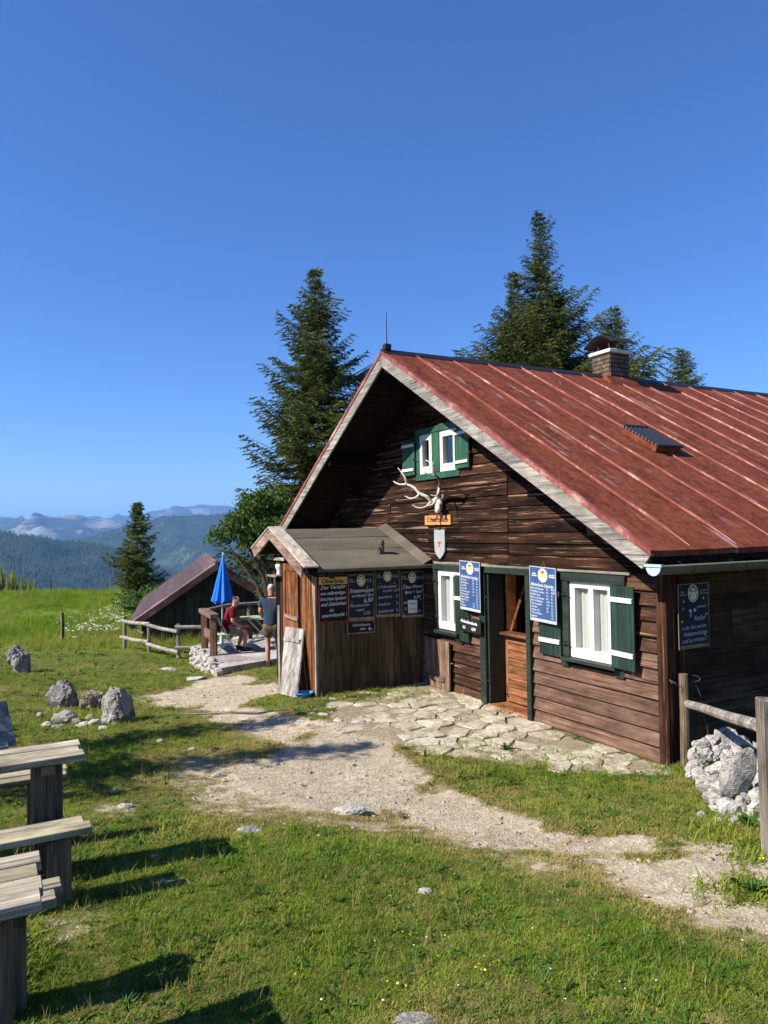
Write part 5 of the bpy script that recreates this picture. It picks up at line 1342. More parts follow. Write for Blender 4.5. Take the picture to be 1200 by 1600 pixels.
# chalkboards on the porch (in shade)
PYW = 4.845
b = Panel('chalkboard', 'black chalkboard with red frame and yellow brewery header, leftmost on the porch', 'Y', PYW, -1.885, -1.412, 1.115, 1.80, M_SLATE, M_REDF, .014, tilt=-.02)
b.rect('header', .0, .473, .575, .685, M_YELL, .008); b.th += .008; b.text('Oberbräu', .237, .592, .095, M_BLACK, .03, 0, 'CENTER', .40); b.rect('crest', .17, .27, .660, .683, M_BLACK, .001); b.th -= .008
for i, (t, u, sz) in enumerate((('Der Verzehr', .03, .085), ('von selbstmitge-', .025, .075), ('brachten Speisen', .025, .075), ('und Getränken', .03, .08), ('ist', .17, .075), ('unerwünscht !', .04, .08))):
    b.text(t, u, .495 - i * .084, sz, M_CHALK, .012, .3, 'LEFT', .42, .04)
b.done(False)
def blue_porch(label, u0, u1, z0, z1, lines, dots, faint=False):
    b = Panel('chalkboard', label, 'Y', PYW, u0, u1, z0, z1, M_BLUEB, M_FRAMEW, .010, tilt=-.02)
    W, H = b.W, b.H; b.emblem(W * .5, H - .095, .072, .09)
    b.text('Holz-', W * .06, H - .09, .03, M_CHALKD); b.text('kirchner', W * .05, H - .12, .03, M_CHALKD); b.text('aus dem', W * .70, H - .09, .03, M_CHALKD); b.text('Oberland', W * .69, H - .12, .03, M_CHALKD)
    for t, u, v, sz, m in lines: b.text(t, u, v, sz, m, .010, .3, 'LEFT', W - u - .015, .04)
    for u, v, m in dots: b.oval('dot', u, v, .011, .011, m)
    b.rect('footer', .012, W - .012, .012, .04, M_FRAMEW, .001)
    return b
blue_porch('dark blue chalkboard offering Erbsensuppe and Pfannkuchensuppe on the porch', -1.395, -.945, 1.115, 1.82, [('Erbsensuppe', .02, .42, .085, M_CHALK), ('mit Würstel + Brot', .06, .35, .06, M_CHALK), ('6,50', .26, .27, .09, M_CHALK), ('Pfannkuchen-', .02, .20, .065, M_CHALKD), ('suppe', .13, .14, .06, M_CHALKD), ('5,50', .25, .08, .07, M_CHALKD)], [(.33, .50, M_DOTP), (.06, .28, M_DOTB)]).done(False)
blue_porch('dark blue chalkboard with faint list of bread dishes on the porch', -.92, -.485, 1.13, 1.87, [('2 Debreziner', .03, .45, .065, M_CHALKD), ('mit Brot  6,50', .12, .39, .055, M_CHALKD), ('Speckbrot    7,-', .04, .29, .06, M_CHALKD), ('Käsebrot      7,-', .04, .18, .06, M_CHALKD), ('Speckbrettl   9,-', .04, .07, .06, M_CHALKD)], [(.08, .53, M_DOTB), (.34, .53, M_DOTP)]).done(False)
b = blue_porch('dark blue chalkboard with a white paper note pinned on it, rightmost on the porch', -.455, -.04, 1.09, 1.825, [('2 Paar Wiener', .02, .46, .075, M_CHALK), ('Brot + Senf', .06, .38, .07, M_CHALK), ('6,50', .22, .30, .075, M_CHALK), ('Alm-', .03, .22, .06, M_CHALKD), ('K', .05, .12, .06, M_CHALKD), ('9,-', .31, .08, .06, M_CHALKD)], [(.06, .53, M_DOTP), (.05, .06, M_DOTY), (.36, .28, M_CHALKD)])
b.rect('paper_note', .12, .29, .07, .28, M_PAPER, .003); b.th += .003; b.text('Heute', .14, .21, .045, M_BLACK); b.text('Kuchen', .135, .12, .045, M_BLACK); b.th -= .003; b.done(False)
b = Panel('chalkboard', 'small black chalkboard reading Kaiserschmarrn below the porch row', 'Y', PYW, -1.418, -.945, .912, 1.105, M_SLATE, M_FRAMEW, .010, tilt=-.02)
b.text('Kaiserschmarrn', .09, .11, .06, M_CHALK, .01, .3, 'LEFT', .3); b.text('klein', .22, .05, .05, M_CHALK); b.text('8,-', .36, .04, .07, M_CHALK, .02); b.done(False)
# chalkboard on the shaded side wall
b = Panel('chalkboard', 'dark chalkboard with yellow dots and drawn mugs on the shaded side wall', 'Y', -.052, .095, .575, 1.195, 1.88, M_BLUEB, M_FRAMEW, .008)
W, H = b.W, b.H; b.emblem(W * .5, H - .105, .08, .095)
b.text('Holz-', .04, H - .095, .03, M_CHALKD); b.text('kirchner', .03, H - .125, .03, M_CHALKD); b.text('aus dem', .35, H - .09, .03, M_CHALKD); b.text('Oberland', .345, H - .12, .03, M_CHALKD)
for t, u, v, sz in (('Ja', .06, .41, .05), ('schmeckt', .29, .42, .045), ('6', .17, .33, .08), ('Radler', .24, .29, .07), ('in der Zeit auf der', .05, .20, .055), ('Hubertushütte', .07, .13, .065), ('und zu trinken !', .05, .06, .065)): b.text(t, u, v, sz, M_CHALKD, .01, .3, 'LEFT', W - u - .04, .03)
b.oval('drawn_cup', .19, .395, .022, .02, M_CHALKD); b.oval('drawn_cup', .26, .40, .022, .02, M_CHALKD)
for u, v in ((.09, .50), (.40, .52), (.44, .35), (.06, .29), (.41, .13)): b.oval('dot', u, v, .012, .014, M_DOTY)
b.rect('footer', .012, W - .012, .012, .035, M_FRAMEW, .001); b.done(False)
# sunlit drinks boards by the door
def drinks(label, yl, yr, z0, z1, rows, at=-.125):
    b = Panel('menu_board', label, 'X', at, yl, yr, z0, z1, M_BLUEL, M_FRAMEG, .010, .016, 'menu board', tilt=-.035)
    W, H = b.W, b.H
    b.oval('emblem', W * .5, H - .105, W * .185, .09, M_FRAMEG, .001); b.oval('emblem', W * .5, H - .105, W * .16, .08, M_CREAM, .0018); b.oval('emblem', W * .5, H - .065, W * .09, .024, M_EMBG, .0024); b.oval('emblem', W * .5, H - .062, W * .045, .012, M_EMBR, .003); b.rect('emblem_band', W * .34, W * .66, H - .122, H - .095, M_YELL, .0026)
    b.text('Holz-', W * .1, H - .10, .032, M_CHALK, .03); b.text('kirchner', W * .08, H - .125, .03, M_CHALK, .03, width=W * .22); b.text('aus dem', W * .74, H - .10, .03, M_CHALK, .03, width=W * .2); b.text('Oberland', W * .73, H - .125, .03, M_CHALK, .03, width=W * .22)
    b.text(rows[0], .02, H - .245, .058, M_CHALK, .008, .25, 'LEFT', W * .86, -.02)
    n = len(rows) - 1; dv = (H - .30) / n
    for i, (t, m, p) in enumerate(rows[1:]):
        v = H - .285 - dv * i
        b.text(t, .018, v, .038, M_CHALK, .0, .25, 'LEFT', W * .5, -.03); b.text(m, W * .62, v, .033, M_CHALKB if i % 3 == 2 else M_CHALK, .004, .2, 'LEFT', W * .13); b.text(p, W * .80, v, .038, M_CHALK, .006, .2, 'LEFT', W * .17)
    b.rect('footer', .012, W - .012, .012, .035, M_FRAMEG, .001)
    return b.done()
def yz(px, py, x=-.125): p = PX(px, py, 0, x); return p.y, p.z
drinks('bright blue drinks board hanging on the door post beside the right window', yz(830, 928)[0], yz(871, 930)[0], yz(850, 972)[1], yz(850, 886)[1],
       ['Alkoholische Getränke', ('Bier hell dunkel', '0,5', '4,30'), ('Weißbier dunkel', '0,5', '4,50'), ('Radler Russ', '0,5', '4,-'), ('Roter Glühwein', '0,2', '4,-'), ('Rot Weißwein', '0,25', '6,-'), ('Weinschorle', '0,25', '4,-'), ('Obstler', '2cl', '3,-'), ('Enzian 2cl', '2cl', '3,-'), ('Tee mit Rum', '', '5,-'), ('Jagatee', '', '5,-')])
drinks('bright blue drinks board hanging between the left window and the door', yz(720.5, 914)[0], yz(752, 916)[0], yz(736, 954)[1], yz(736, 877)[1],
       ['Alkoholfreie Getränke', ('Skiwasser', '0,5', '3,-'), ('Apfelschorle', '0,5', '4,-'), ('Cola Mix', '0,5', '4,-'), ('Limonade', '0,5', '4,-'), ('Mineralwasser', '0,5', '3,-'), ('Buttermilch', '0,3', '3,-'), ('Haferl Kaffee', '', '3,-'), ('Haferl Tee', '', '3,-'), ('Milch', '0,3', '2,-'), ('Wasser', '0,5', '1,-')])
b = Panel('chalkboard', 'small black chalkboard hanging under the left drinks board', 'X', -.125, yz(719.5, 977)[0], yz(753, 980)[0], yz(736, 988)[1], yz(736, 966)[1], M_SLATE, M_SLATE, .008, .016, tilt=-.03)
b.text('Holunderschorle', .03, b.H - .075, .06, M_CHALK, .03, .3, 'LEFT', b.W - .07, -.03); b.text('0,5', .08, .04, .055, M_CHALK, .03); b.text('4,50', b.W * .55, .035, .06, M_CHALK, .03); b.done()
# name board and shield
b = Panel('name_board', 'orange wooden name board reading Hubertushütte below the antlers', 'X', -.045, yz(665, 813, -.05)[0], yz(705, 813, -.05)[0], yz(685, 820, -.05)[1], yz(685, 808, -.05)[1] + .03, W_NAME, None, th=.02, cat='sign')
b.text('X Hubertushütte', b.W * .5, b.H * .30, .115, M_BLACK, .02, .1, 'CENTER', b.W * .82); b.done(False)
ys, zs_ = yz(688, 850, -.05); sy, sz = .165, .235
pts = [(1, 1), (.86, .90), (.5, .97), (.0, .90), (-.5, .97), (-.86, .90), (-1, 1), (-.93, .80), (-.97, .2), (-.9, -.45), (-.55, -.75), (0, -1), (.55, -.75), (.9, -.45), (.97, .2), (.93, .80)]
sh = thing('shield', (-.045, ys, zs_ - sz), 'grey shield shaped plaque with a small red deer emblem', 'plaque')
mb = MB(); mb.prism([(-.045, ys - a * sy * .95, zs_ + b_ * sz) for a, b_ in pts], (-.022, 0, 0)); mb.build('plate', M_SHIELD, sh)
mb = MB(); mb.prism([(-.068, ys - a * .06, zs_ + b_ * .06) for a, b_ in ((-.9, .8), (-.3, .55), (0, .75), (.3, .55), (.9, .8), (.55, .1), (.25, .05), (.2, -.8), (-.2, -.8), (-.25, .05), (-.55, .1))], (-.003, 0, 0)); mb.build('emblem', M_EMBR, sh)

bpy.data.scenes.remove(TMP)
# antlers
def Z6(x, y, d): return PX(600 + x / 7.5, 720 + y / 7.5, 0, d)
ant = thing('antlers', Z6(640, 600, -.06), 'pale stag antlers on a bleached skull below the gable windows', 'antlers')
def beam(name, pts, r0, r1, mat):
    P = [Z6(*p) for p in pts]; out = []
    for i in range(len(P) - 1):
        p0, p1, p2, p3 = P[max(i-1, 0)], P[i], P[i+1], P[min(i+2, len(P)-1)]
        for k in range(5):
            t = k / 5; out.append(.5 * ((2 * p1) + (p2 - p0) * t + (2*p0 - 5*p1 + 4*p2 - p3) * t*t + (3*p1 - p0 - 3*p2 + p3) * t*t*t))
    out.append(P[-1]); n = len(out); mb = MB(); mb.tube(out, [r0 + (r1 - r0) * (i / (n - 1)) + .0015 * math.sin(i * 2.1) for i in range(n)], 8); return mb.build(name, mat, ant, smooth=True)
beam('antler_beam', [(625,440,-.12),(560,472,-.20),(500,420,-.28),(415,380,-.36),(350,312,-.42),(265,276,-.48),(180,276,-.52),(110,240,-.56)], .036, .008, M_BONE)
beam('tine', [(265,276,-.48),(243,190,-.52),(165,85,-.58)], .024, .005, M_BONE)
beam('tine', [(420,385,-.36),(375,428,-.42),(310,440,-.48),(245,412,-.52)], .022, .005, M_BONE)
beam('tine', [(560,470,-.20),(500,532,-.30),(440,552,-.38),(380,545,-.44),(335,517,-.48)], .022, .005, M_BONE)
beam('tine', [(612,440,-.14),(570,510,-.22),(505,528,-.30)], .02, .007, M_BONE)
beam('antler_beam', [(650,425,-.12),(640,340,-.22),(658,270,-.32),(640,205,-.42),(590,170,-.50),(530,160,-.56),(470,135,-.60)], .034, .007, M_BONED)  # the shade on this beam is put into its brown colour
beam('tine', [(592,172,-.50),(582,100,-.55),(575,45,-.58),(545,20,-.60),(485,-8,-.62)], .024, .005, M_BONE)
beam('tine', [(648,300,-.26),(635,380,-.34),(600,412,-.40),(545,398,-.46)], .02, .005, M_BONE)
beam('tine', [(575,50,-.58),(580,20,-.60),(582,10,-.62)], .015, .004, M_BONE)
me = rock_mesh('skull', 77, .06, .062, .12, M_BONE, .10, 3, angular=False); sk_ = place(me, 'skull', Z6(640, 530, -.12), (1, 1, 1), (0, .25, 0), ant)
mb = MB(); mb.tube([Z6(640, 520, -.16), Z6(640, 570, -.19), Z6(640, 605, -.19)], [.055, .038, .02], 8); mb.build('muzzle', M_BONE, ant, smooth=True)
for q_ in ((625, 505, -.19, 622, 512, -.20), (655, 515, -.18, 656, 522, -.19)):
    mb = MB(); mb.tube([Z6(*q_[:3]), Z6(*q_[3:])], [.016, .012], 6); mb.build('eye_socket', M_BONED, ant)
mb = MB(); mb.box(-.06, -.03, Z6(700, 440, -.06).y, Z6(610, 440, -.06).y, Z6(650, 470, -.06).z, Z6(650, 395, -.06).z); mb.build('mount_board', M_BONED, ant)

# ------------------------------------------------------------------ picnic furniture, long sides along X, running out of the frame
def plank_top(root, xa, xb, y0, y1, z, n, th=.045, name='top_plank', mat=None):
    for k in range(n):
        a, b_ = y0 + (y1 - y0) * k / n, y0 + (y1 - y0) * (k + 1) / n; e = rnd.uniform(-.025, .012); mb = MB()
        mb.box(xa, xb + e, a + .005, b_ - .005, z - th + rnd.uniform(-.003, .003), z + rnd.uniform(-.004, .004)); mb.build(name, mat or W_BENCH, root, bevel=.004)
def picnic(name, label, cat, xe, y0, y1, ztop, n, length, legw=.10, legy=None, inset=.16):
    xm = xe - length; g = tz(xe, (y0 + y1) / 2)
    root = thing(name, (xe - length / 2, (y0 + y1) / 2, g), label, cat, 'picnic tables and benches on the lawn')
    plank_top(root, xm, xe, y0, y1, ztop, n, .04)
    ym = (y0 + y1) / 2; hw = (legy or (y1 - y0) * .32)
    for xl in (xe - inset, xm + inset):
        for s in (-1, 1):
            mb = MB(); a = ym + (s * hw * .52 if True else 0); mb.box(xl - legw / 2, xl + legw / 2, a - hw * .5, a + hw * .5 - .004, tz(xl, ym) - .06, ztop - .048); mb.build('leg', W_BLEG, root, bevel=.006)
        mb = MB(); mb.box(xl - .04, xl + .04, y0 + .03, y1 - .03, ztop - .10, ztop - .049); mb.build('cross_beam', W_BLEG, root)
    return root
G1 = tz(-5.85, -.5); G3 = tz(-6.1, -2.2)
zt = G1 + .75; a, b_ = PX(131, 1179, 2, zt), PX(113, 1156, 2, zt)
picnic('picnic_table', 'weathered grey plank table at the left edge, beyond the nearer bench', 'table', a.x, a.y, b_.y, zt, 3, 2.2, .17, .13, .20)
zb = G1 + .45; a, b_ = PX(142, 1292, 2, zb), PX(133, 1271, 2, zb)
picnic('picnic_bench', 'weathered plank bench between the two tables at the left edge', 'bench', a.x, a.y, b_.y, zb, 2, 2.2, .12, .09, .16)
a, b_ = PX(108, 1207, 2, zb), PX(103, 1194, 2, zb)
picnic('picnic_bench', 'plank bench half hidden behind the farther table', 'bench', a.x, a.y, b_.y, zb, 2, 2.2, .12, .08, .2)
zt3 = G3 + .75; a, b_ = PX(60, 1409, 2, zt3), PX(67, 1326, 2, zt3)
picnic('picnic_table', 'weathered plank table nearest the camera in the lower left corner', 'table', b_.x - .02, a.y, b_.y, zt3, 4, 1.9, .16, .14, .18)
zb3 = G3 + .45; a, b_ = PX(98, 1402, 2, zb3), PX(98, 1368, 2, zb3)
picnic('picnic_bench', 'plank bench tucked close behind the nearest table', 'bench', a.x, a.y, b_.y, zb3, 2, 1.9, .12, .07, .2)
# high-backed bench whose board end shows at the left edge
g = tz(-6.6, 2.2); p0, p1 = GP(26, 1166, .35), None
hb = thing('garden_bench', (p0.x - .9, p0.y, g), 'bench with a tall slanting grey board back at the far left edge', 'bench', 'picnic tables and benches on the lawn')
d_ = (p0.x, p0.y); 
for k in range(3):
    mb = MB(); z0 = p0.z + .005 + k * .14; sl = -.30
    mb.hexa([(p0.x - 1.8, p0.y + .0 - sl * k * .14, z0), (p0.x - .03 * k, p0.y - sl * k * .14, z0), (p0.x - .03 * k, p0.y + .03 - sl * k * .14, z0), (p0.x - 1.8, p0.y + .03 - sl * k * .14, z0),
             (p0.x - 1.8, p0.y - sl * (k + 1) * .14, z0 + .136), (p0.x - .03 * k - .02, p0.y - sl * (k + 1) * .14, z0 + .136), (p0.x - .03 * k - .02, p0.y + .03 - sl * (k + 1) * .14, z0 + .136), (p0.x - 1.8, p0.y + .03 - sl * (k + 1) * .14, z0 + .136)]); mb.build('back_board', W_LEAN, hb, bevel=.005)
mb = MB(); mb.box(p0.x - 1.8, p0.x - .08, p0.y - .36, p0.y - .01, g + .36, g + .40); mb.build('seat', W_BENCH, hb)
for xl in (p0.x - .2, p0.x - 1.6):
    for yl in (p0.y - .32, p0.y - .04):
        mb = MB(); mb.box(xl - .04, xl + .04, yl - .04, yl + .04, g - .08, g + .358); mb.build('leg', W_BLEG, hb)

# ------------------------------------------------------------------ rocks
def stone_at(px, py, w, h, seed, label, name='boulder', mat=None, dy=.0, thick=.7, rough=.3, sub=3, cat='rock', lift=.36, group=None):
    """base at the pixel; w, h in photo pixels"""
    p = GP(px, py); dist = float((np.array(p) - CAMP) @ (RW @ [0, 0, 1])); k = dist / FPX
    me = rock_mesh(name, seed, w * k / 2 * 1.1, w * k / 2 * thick, h * k / 2 * 1.12, mat or M_ROCKG, rough, sub)
    o = place(me, name, (p.x, p.y, p.z + h * k * lift), (1, 1, 1), (0, 0, rnd.uniform(-.4, .4) - .49)); return tag(o, label, cat, group)
stone_at(32, 1050, 36, 50, 1, 'upright grey boulder alone on the lawn at the far left', rough=.30, sub=4)
stone_at(102, 1106, 44, 50, 4, 'pitted grey boulder at the left of the rock group', rough=.36, sub=4)
stone_at(146, 1108, 38, 34, 5, 'low brownish rock in the middle of the rock group', rough=.36, sub=4, mat=mk_stone('brown_rock', (.16,.12,.08), (.30,.24,.17), (.45,.38,.29), 5., .05))
stone_at(184, 1130, 52, 62, 7, 'tall pale craggy boulder at the right of the rock group', rough=.32, mat=M_ROCKG, sub=4)
stone_at(198, 1126, 30, 40, 8, 'small pale rock leaning on the tall craggy boulder', rough=.3)
stone_at(103, 1130, 34, 24, 9, 'small dark grey rock in front of the pitted boulder', rough=.3)
for i, (x, y, w, h) in enumerate(((75,1135,26,10),(92,1138,20,9),(128,1136,26,12),(150,1134,24,14),(166,1132,22,16),(118,1130,20,10),(140,1125,20,12),(62,1120,14,9),(160,1140,16,8))):
    stone_at(x, y, w, h, 20 + i, 'small flat stone edging the front of the rock group', 'edging_stone', M_ROCK, rough=.25, sub=2, lift=.25, group='edging stones of the rock group')
stone_at(648, 1603, 74, 26, 40, 'pale flat stone cut by the bottom edge of the picture', rough=.22, mat=M_ROCK, lift=.12)
stone_at(543, 1268, 62, 14, 41, 'flat pale stone lying in the gravel in mid picture', rough=.2, mat=M_ROCK, lift=.1)
stone_at(388, 1300, 40, 14, 42, 'flat pale stone in the turf right of the benches', rough=.2, mat=M_ROCK, lift=.12)
stone_at(664, 1398, 26, 16, 43, 'small pale stone in the middle of the front lawn', rough=.2, mat=M_ROCK, lift=.2)
stone_at(330, 1045, 44, 8, 44, 'flat pale rock slab in the grass below the terrace', rough=.2, mat=M_ROCK, lift=.1); stone_at(262, 1048, 30, 8, 45, 'narrow pale rock showing in the lawn left of the path', rough=.2, mat=M_ROCK, lift=.1); stone_at(305, 1062, 34, 9, 46, 'pale rock ledge at the head of the gravel path', rough=.2, mat=M_ROCK, lift=.1)
small = [(440,1364,22,9),(548,1488,18,8),(420,1450,16,8),(290,1440,16,10),(195,1262,28,10),(178,1240,14,14),(210,1218,10,6),(250,1160,12,8),(340,1212,22,8),(330,1245,10,6),(300,1172,18,6),(350,1220,8,5),(470,1225,10,5),(620,1270,14,6),(560,1355,12,7),(873,1410,10,8),(700,1345,14,8),(505,1120,22,10),(530,1128,24,9),(487,1118,20,9),(560,1130,26,8),(470,1128,16,6),(520,1095,14,8),(125,1455,16,16),(112,1450,20,10),(650,1300,20,7),(430,1195,14,6),(600,1480,16,8),(240,1340,20,8),(955,1365,10,5),(1010,1400,9,5),(470,1400,12,7)]
for i, (x, y, w, h) in enumerate(small):
    stone_at(x, y, w, h, 60 + i, 'small pale stone half sunk in the trodden turf', 'small_stone', M_ROCK, rough=.22, sub=2, lift=.15, cat='stone', group='loose stones in the turf')
rs = np.random.RandomState(12)
MPEB = [rock_mesh('pebble', 300 + i, 1, .8, .55, M_ROCK, .2, 1) for i in range(4)]
# gravel: uncountable
def gravel():
    base = [np.array([v.co[:] for v in m.vertices]) for m in MPEB]; fb = [np.array([p.vertices[:] for p in m.polygons]) for m in MPEB]
    P = rs.uniform([-6, -4], [.5, 8.5], (60000, 2)); d = np.hypot(P[:, 0] - CAMP[0], P[:, 1] - CAMP[1]); x, y = P[:, 0], P[:, 1]
    ok = (rs.rand(len(P)) < np.minimum(1, (6.5 / d) ** 2)) & (inside(PATH1, x, y) | (inside(WORN, x, y) & (rs.rand(len(P)) < .3)) | (inside(PAVE, x, y) & (rs.rand(len(P)) < .3)))
    P = P[ok][:6500]; d = d[ok][:6500]; V = []; F = []; off = 0; Z = gsurf(P[:, 0], P[:, 1])
    for p, dd_, z in zip(P, d, Z):
        k = rs.randint(4); a = rs.uniform(0, 6.28); s = rs.uniform(.003, .010) * (1 if rs.rand() < .93 else rs.uniform(1.5, 3.2)) * (1 + dd_ * .05); c, q = math.cos(a), math.sin(a); b_ = base[k] * s
        V.append(np.stack([b_[:, 0] * c - b_[:, 1] * q + p[0], b_[:, 0] * q + b_[:, 1] * c + p[1], b_[:, 2] + z + s * .1], 1)); F.append(fb[k] + off); off += len(b_)
    return tag(link('gravel', npmesh('gravel', np.concatenate(V), np.concatenate(F), M_FLAG)), 'loose pale gravel scattered on the path', None, None, 'stuff')
gravel()
# rock pile at the right by the hut corner
pile = thing('rock_pile', GP(1125, 1290), 'heap of white limestone rocks at the hut corner behind the rail', 'rock pile')
PB = [rock_mesh('stone', 400 + i, 1, .85, .8, M_ROCK, .32, 3) for i in range(7)]
def dep(px, py): return 5.35 + (1300 - py) / 150 * 1.75 + (px - 1125) * -.002
for i, (x, y, w, h) in enumerate(((1085,1178,30,24),(1098,1162,34,30),(1112,1158,34,36),(1138,1152,40,40),(1165,1162,40,34),(1185,1170,34,36),(1085,1195,30,16),(1102,1178,36,28),(1128,1172,38,36),(1150,1172,34,30),(1178,1190,36,34),(1098,1210,36,26),(1120,1200,40,34),(1112,1222,40,28),(1132,1226,36,30),(1120,1246,34,30),(1178,1215,34,40),(1190,1240,34,40),(1135,1262,46,40),(1160,1258,34,30),(1185,1262,40,36),(1125,1290,44,24),(1150,1288,40,30),(1178,1285,36,34),(1140,1195,34,26),(1078,1206,14,16),(1165,1240,24,20),(1172,1272,22,18)) + tuple((int(rs.uniform(1085, 1195)), int(rs.uniform(1165, 1285)), int(rs.uniform(16, 30)), int(rs.uniform(13, 24))) for _ in range(26))):
    r_ = RW @ np.array([(x - 600) / FPX, (y - 800) / FPX, 1.0]); p = CAMP + r_ * dep(x, y); k = dep(x, y) / FPX; p[2] -= .03
    place(PB[i % 7], 'stone', p, (w * k * .57, w * k * .52, h * k * .57), (rs.normal(0, .5), rs.normal(0, .5), rs.uniform(0, 6)), pile)
r_ = RW @ np.array([(1152 - 600) / FPX, (1208 - 800) / FPX, 1.0]); p = CAMP + r_ * 6.0
place(rock_mesh('slab', 431, .17, .07, .27, M_ROCKG, .16, 3), 'stone', p, (1, 1, 1), (.15, .35, -.55), pile)
mb = MB(); q = GP(1150, 1300); q2 = Vector((.9, -.5, .1)); r2_ = RW @ np.array([(1140 - 600) / FPX, (1225 - 800) / FPX, 1.0]); cc = CAMP + r2_ * 6.75
place(rock_mesh('heap_core', 440, .42, .40, .34, M_ROCK, .2, 3), 'stone', (cc[0] + .15, cc[1] + .1, cc[2] - .16), (1, 1, 1), (0, 0, .4), pile)

# ------------------------------------------------------------------ fence at the right
f = thing('rail_fence', (.05, -.17, tz(.05, -.17)), 'rustic fence of two posts and one round rail at the hut corner', 'fence')
pa = Vector((.03, -.17, 0)); za = tz(pa.x, pa.y)
mb = MB(); mb.tube([(pa.x, pa.y, za - .1), (pa.x + .005, pa.y, za + .5), (pa.x, pa.y, za + .945)], [.05, .047, .045], 12); mb.build('post', W_BLEG, f)
pb = GP(1199, 1335); zb_ = pb.z; dist = float((np.array(pb) - CAMP) @ (RW @ [0, 0, 1])); top = PX(1190, 1090, 1, pb.y); Hb = CAMP[2] - (1090 - 812) / FPX * dist
cxb = pb + Vector(np.append(RT, 0)) * .055
V0 = []; mb = MB(); r3 = Vector(np.append(RT, 0)); f3 = Vector(np.append(FW, 0))
mb.hexa([cxb - r3 * .07 - f3 * .05 - Vector((0, 0, .15)), cxb + r3 * .07 - f3 * .05 - Vector((0, 0, .15)), cxb + r3 * .07 + f3 * .05 - Vector((0, 0, .15)), cxb - r3 * .07 + f3 * .05 - Vector((0, 0, .15))] +
        [Vector((q.x, q.y, Hb + dz)) for q, dz in ((cxb - r3 * .085 - f3 * .05, .015), (cxb + r3 * .07 - f3 * .05, 0), (cxb + r3 * .07 + f3 * .05, .01), (cxb - r3 * .085 + f3 * .05, .02))]); mb.build('post', W_GREYZ, f, bevel=.008)
ra = Vector((pa.x + .02, pa.y - .03, 2.5 - (1093 - 820) / FPX * 7.75)); rr = RW @ np.array([(1186 - 600) / FPX, (1134 - 800) / FPX, 1.0]); rb = Vector(CAMP + rr * (dist + .06))
mb = MB(); mb.tube([ra, ra.lerp(rb, .3) + Vector((0, 0, .006)), ra.lerp(rb, .65) + Vector((0, 0, -.004)), rb], [.042, .040, .041, .043], 10); mb.build('rail', W_GREYX, f)
def at_d(px, py, d): return Vector(CAMP + (RW @ np.array([(px - 600) / FPX, (py - 800) / FPX, 1.0])) * d)
mb = MB(); mb.tube([at_d(x, y, d) for x, y, d in ((1056,1068,7.55),(1046,1062,7.62),(1050,1068,7.5),(1065,1073,7.55),(1074,1072,7.6),(1084,1065,7.6),(1092,1064,7.6),(1094,1060,7.6),(1090,1057,7.6),(1082,1055,7.6))], .0035, 5); mb.build('wire', M_TIN, f)
mb = MB(); mb.tube([at_d(x, y, 7.6) for x, y in ((1080,1064),(1086,1066),(1090,1075),(1095,1088))], .003, 5); mb.build('wire', M_TIN, f); mb = MB(); mb.tube([at_d(x, y, 7.55) for x, y in ((1090,1112),(1098,1118),(1104,1130),(1107,1152))], .003, 5); mb.build('wire', M_TIN, f)

# ------------------------------------------------------------------ pasture fence by the barn
pf = thing('pasture_fence', GP(233, 1020), 'pale split rail fence with short posts in front of the barn', 'fence')
bs = [GP(195, 1014), GP(233, 1019), GP(279, 1029)]
for i, (p, h) in enumerate(zip(bs, (.92, .82, .90))):
    mb = MB(); mb.tube([p - Vector((0, 0, .1)), p + Vector((0, 0, h))], [.055, .048], 8); mb.build('post', W_GREYZ, pf)
def dpt(p): return float((np.array(p) - CAMP) @ (RW @ [0, 0, 1]))
dd = [dpt(p) - .12 for p in bs]
for (x0, y0, i, x1, y1, j) in ((189,970,0,233,975,1),(229,976,1,278,987,2),(189,995,0,232,1003,1),(230,1006,1,279,1019,2)):
    mb = MB(); mb.tube([at_d(x0, y0, dd[i]), at_d((x0 + x1) / 2, (y0 + y1) / 2 + 1, (dd[i] + dd[j]) / 2), at_d(x1, y1, dd[j])], [.05, .048, .05], 8); mb.build('rail', W_GREYX, pf)
for (x0, y0, x1, y1) in ((273,980,318,980),(274,1012,302,1013)):
    mb = MB(); mb.tube([at_d(x0, y0, dd[2]), at_d(x1, y1, dd[2] + .1)], .05, 8); mb.build('rail', W_GREYX, pf)
mb = MB(); mb.tube([at_d(194, 972, dd[0] + .3), at_d(224, 990, dd[1] + .3)], .04, 6); mb.build('brace', W_BLEG, pf)
posts = [((97, 1003), 46, 'thin weathered fence post standing alone in the near meadow'), ((24, 929), 23, 'leftmost fence post on the meadow crest'), ((79, 929), 24, 'second fence post from the left on the meadow crest'), ((167, 930), 21, 'fence post on the meadow crest just left of the young spruce'), ((198, 933), 14, 'short fence post on the meadow crest behind the barn roof')]
for (px, py), h, lab in posts:
    p = GP(px, py); k = dpt(p) / FPX; mb = MB(); mb.tube([p - Vector((0, 0, .15)), p + Vector((.02, 0, h * k * .6)), p + Vector((.0, .02, h * k))], [.065, .06, .055], 7)
    tag(mb.build('fence_post', W_BLEG), lab, 'fence post', 'meadow fence posts')

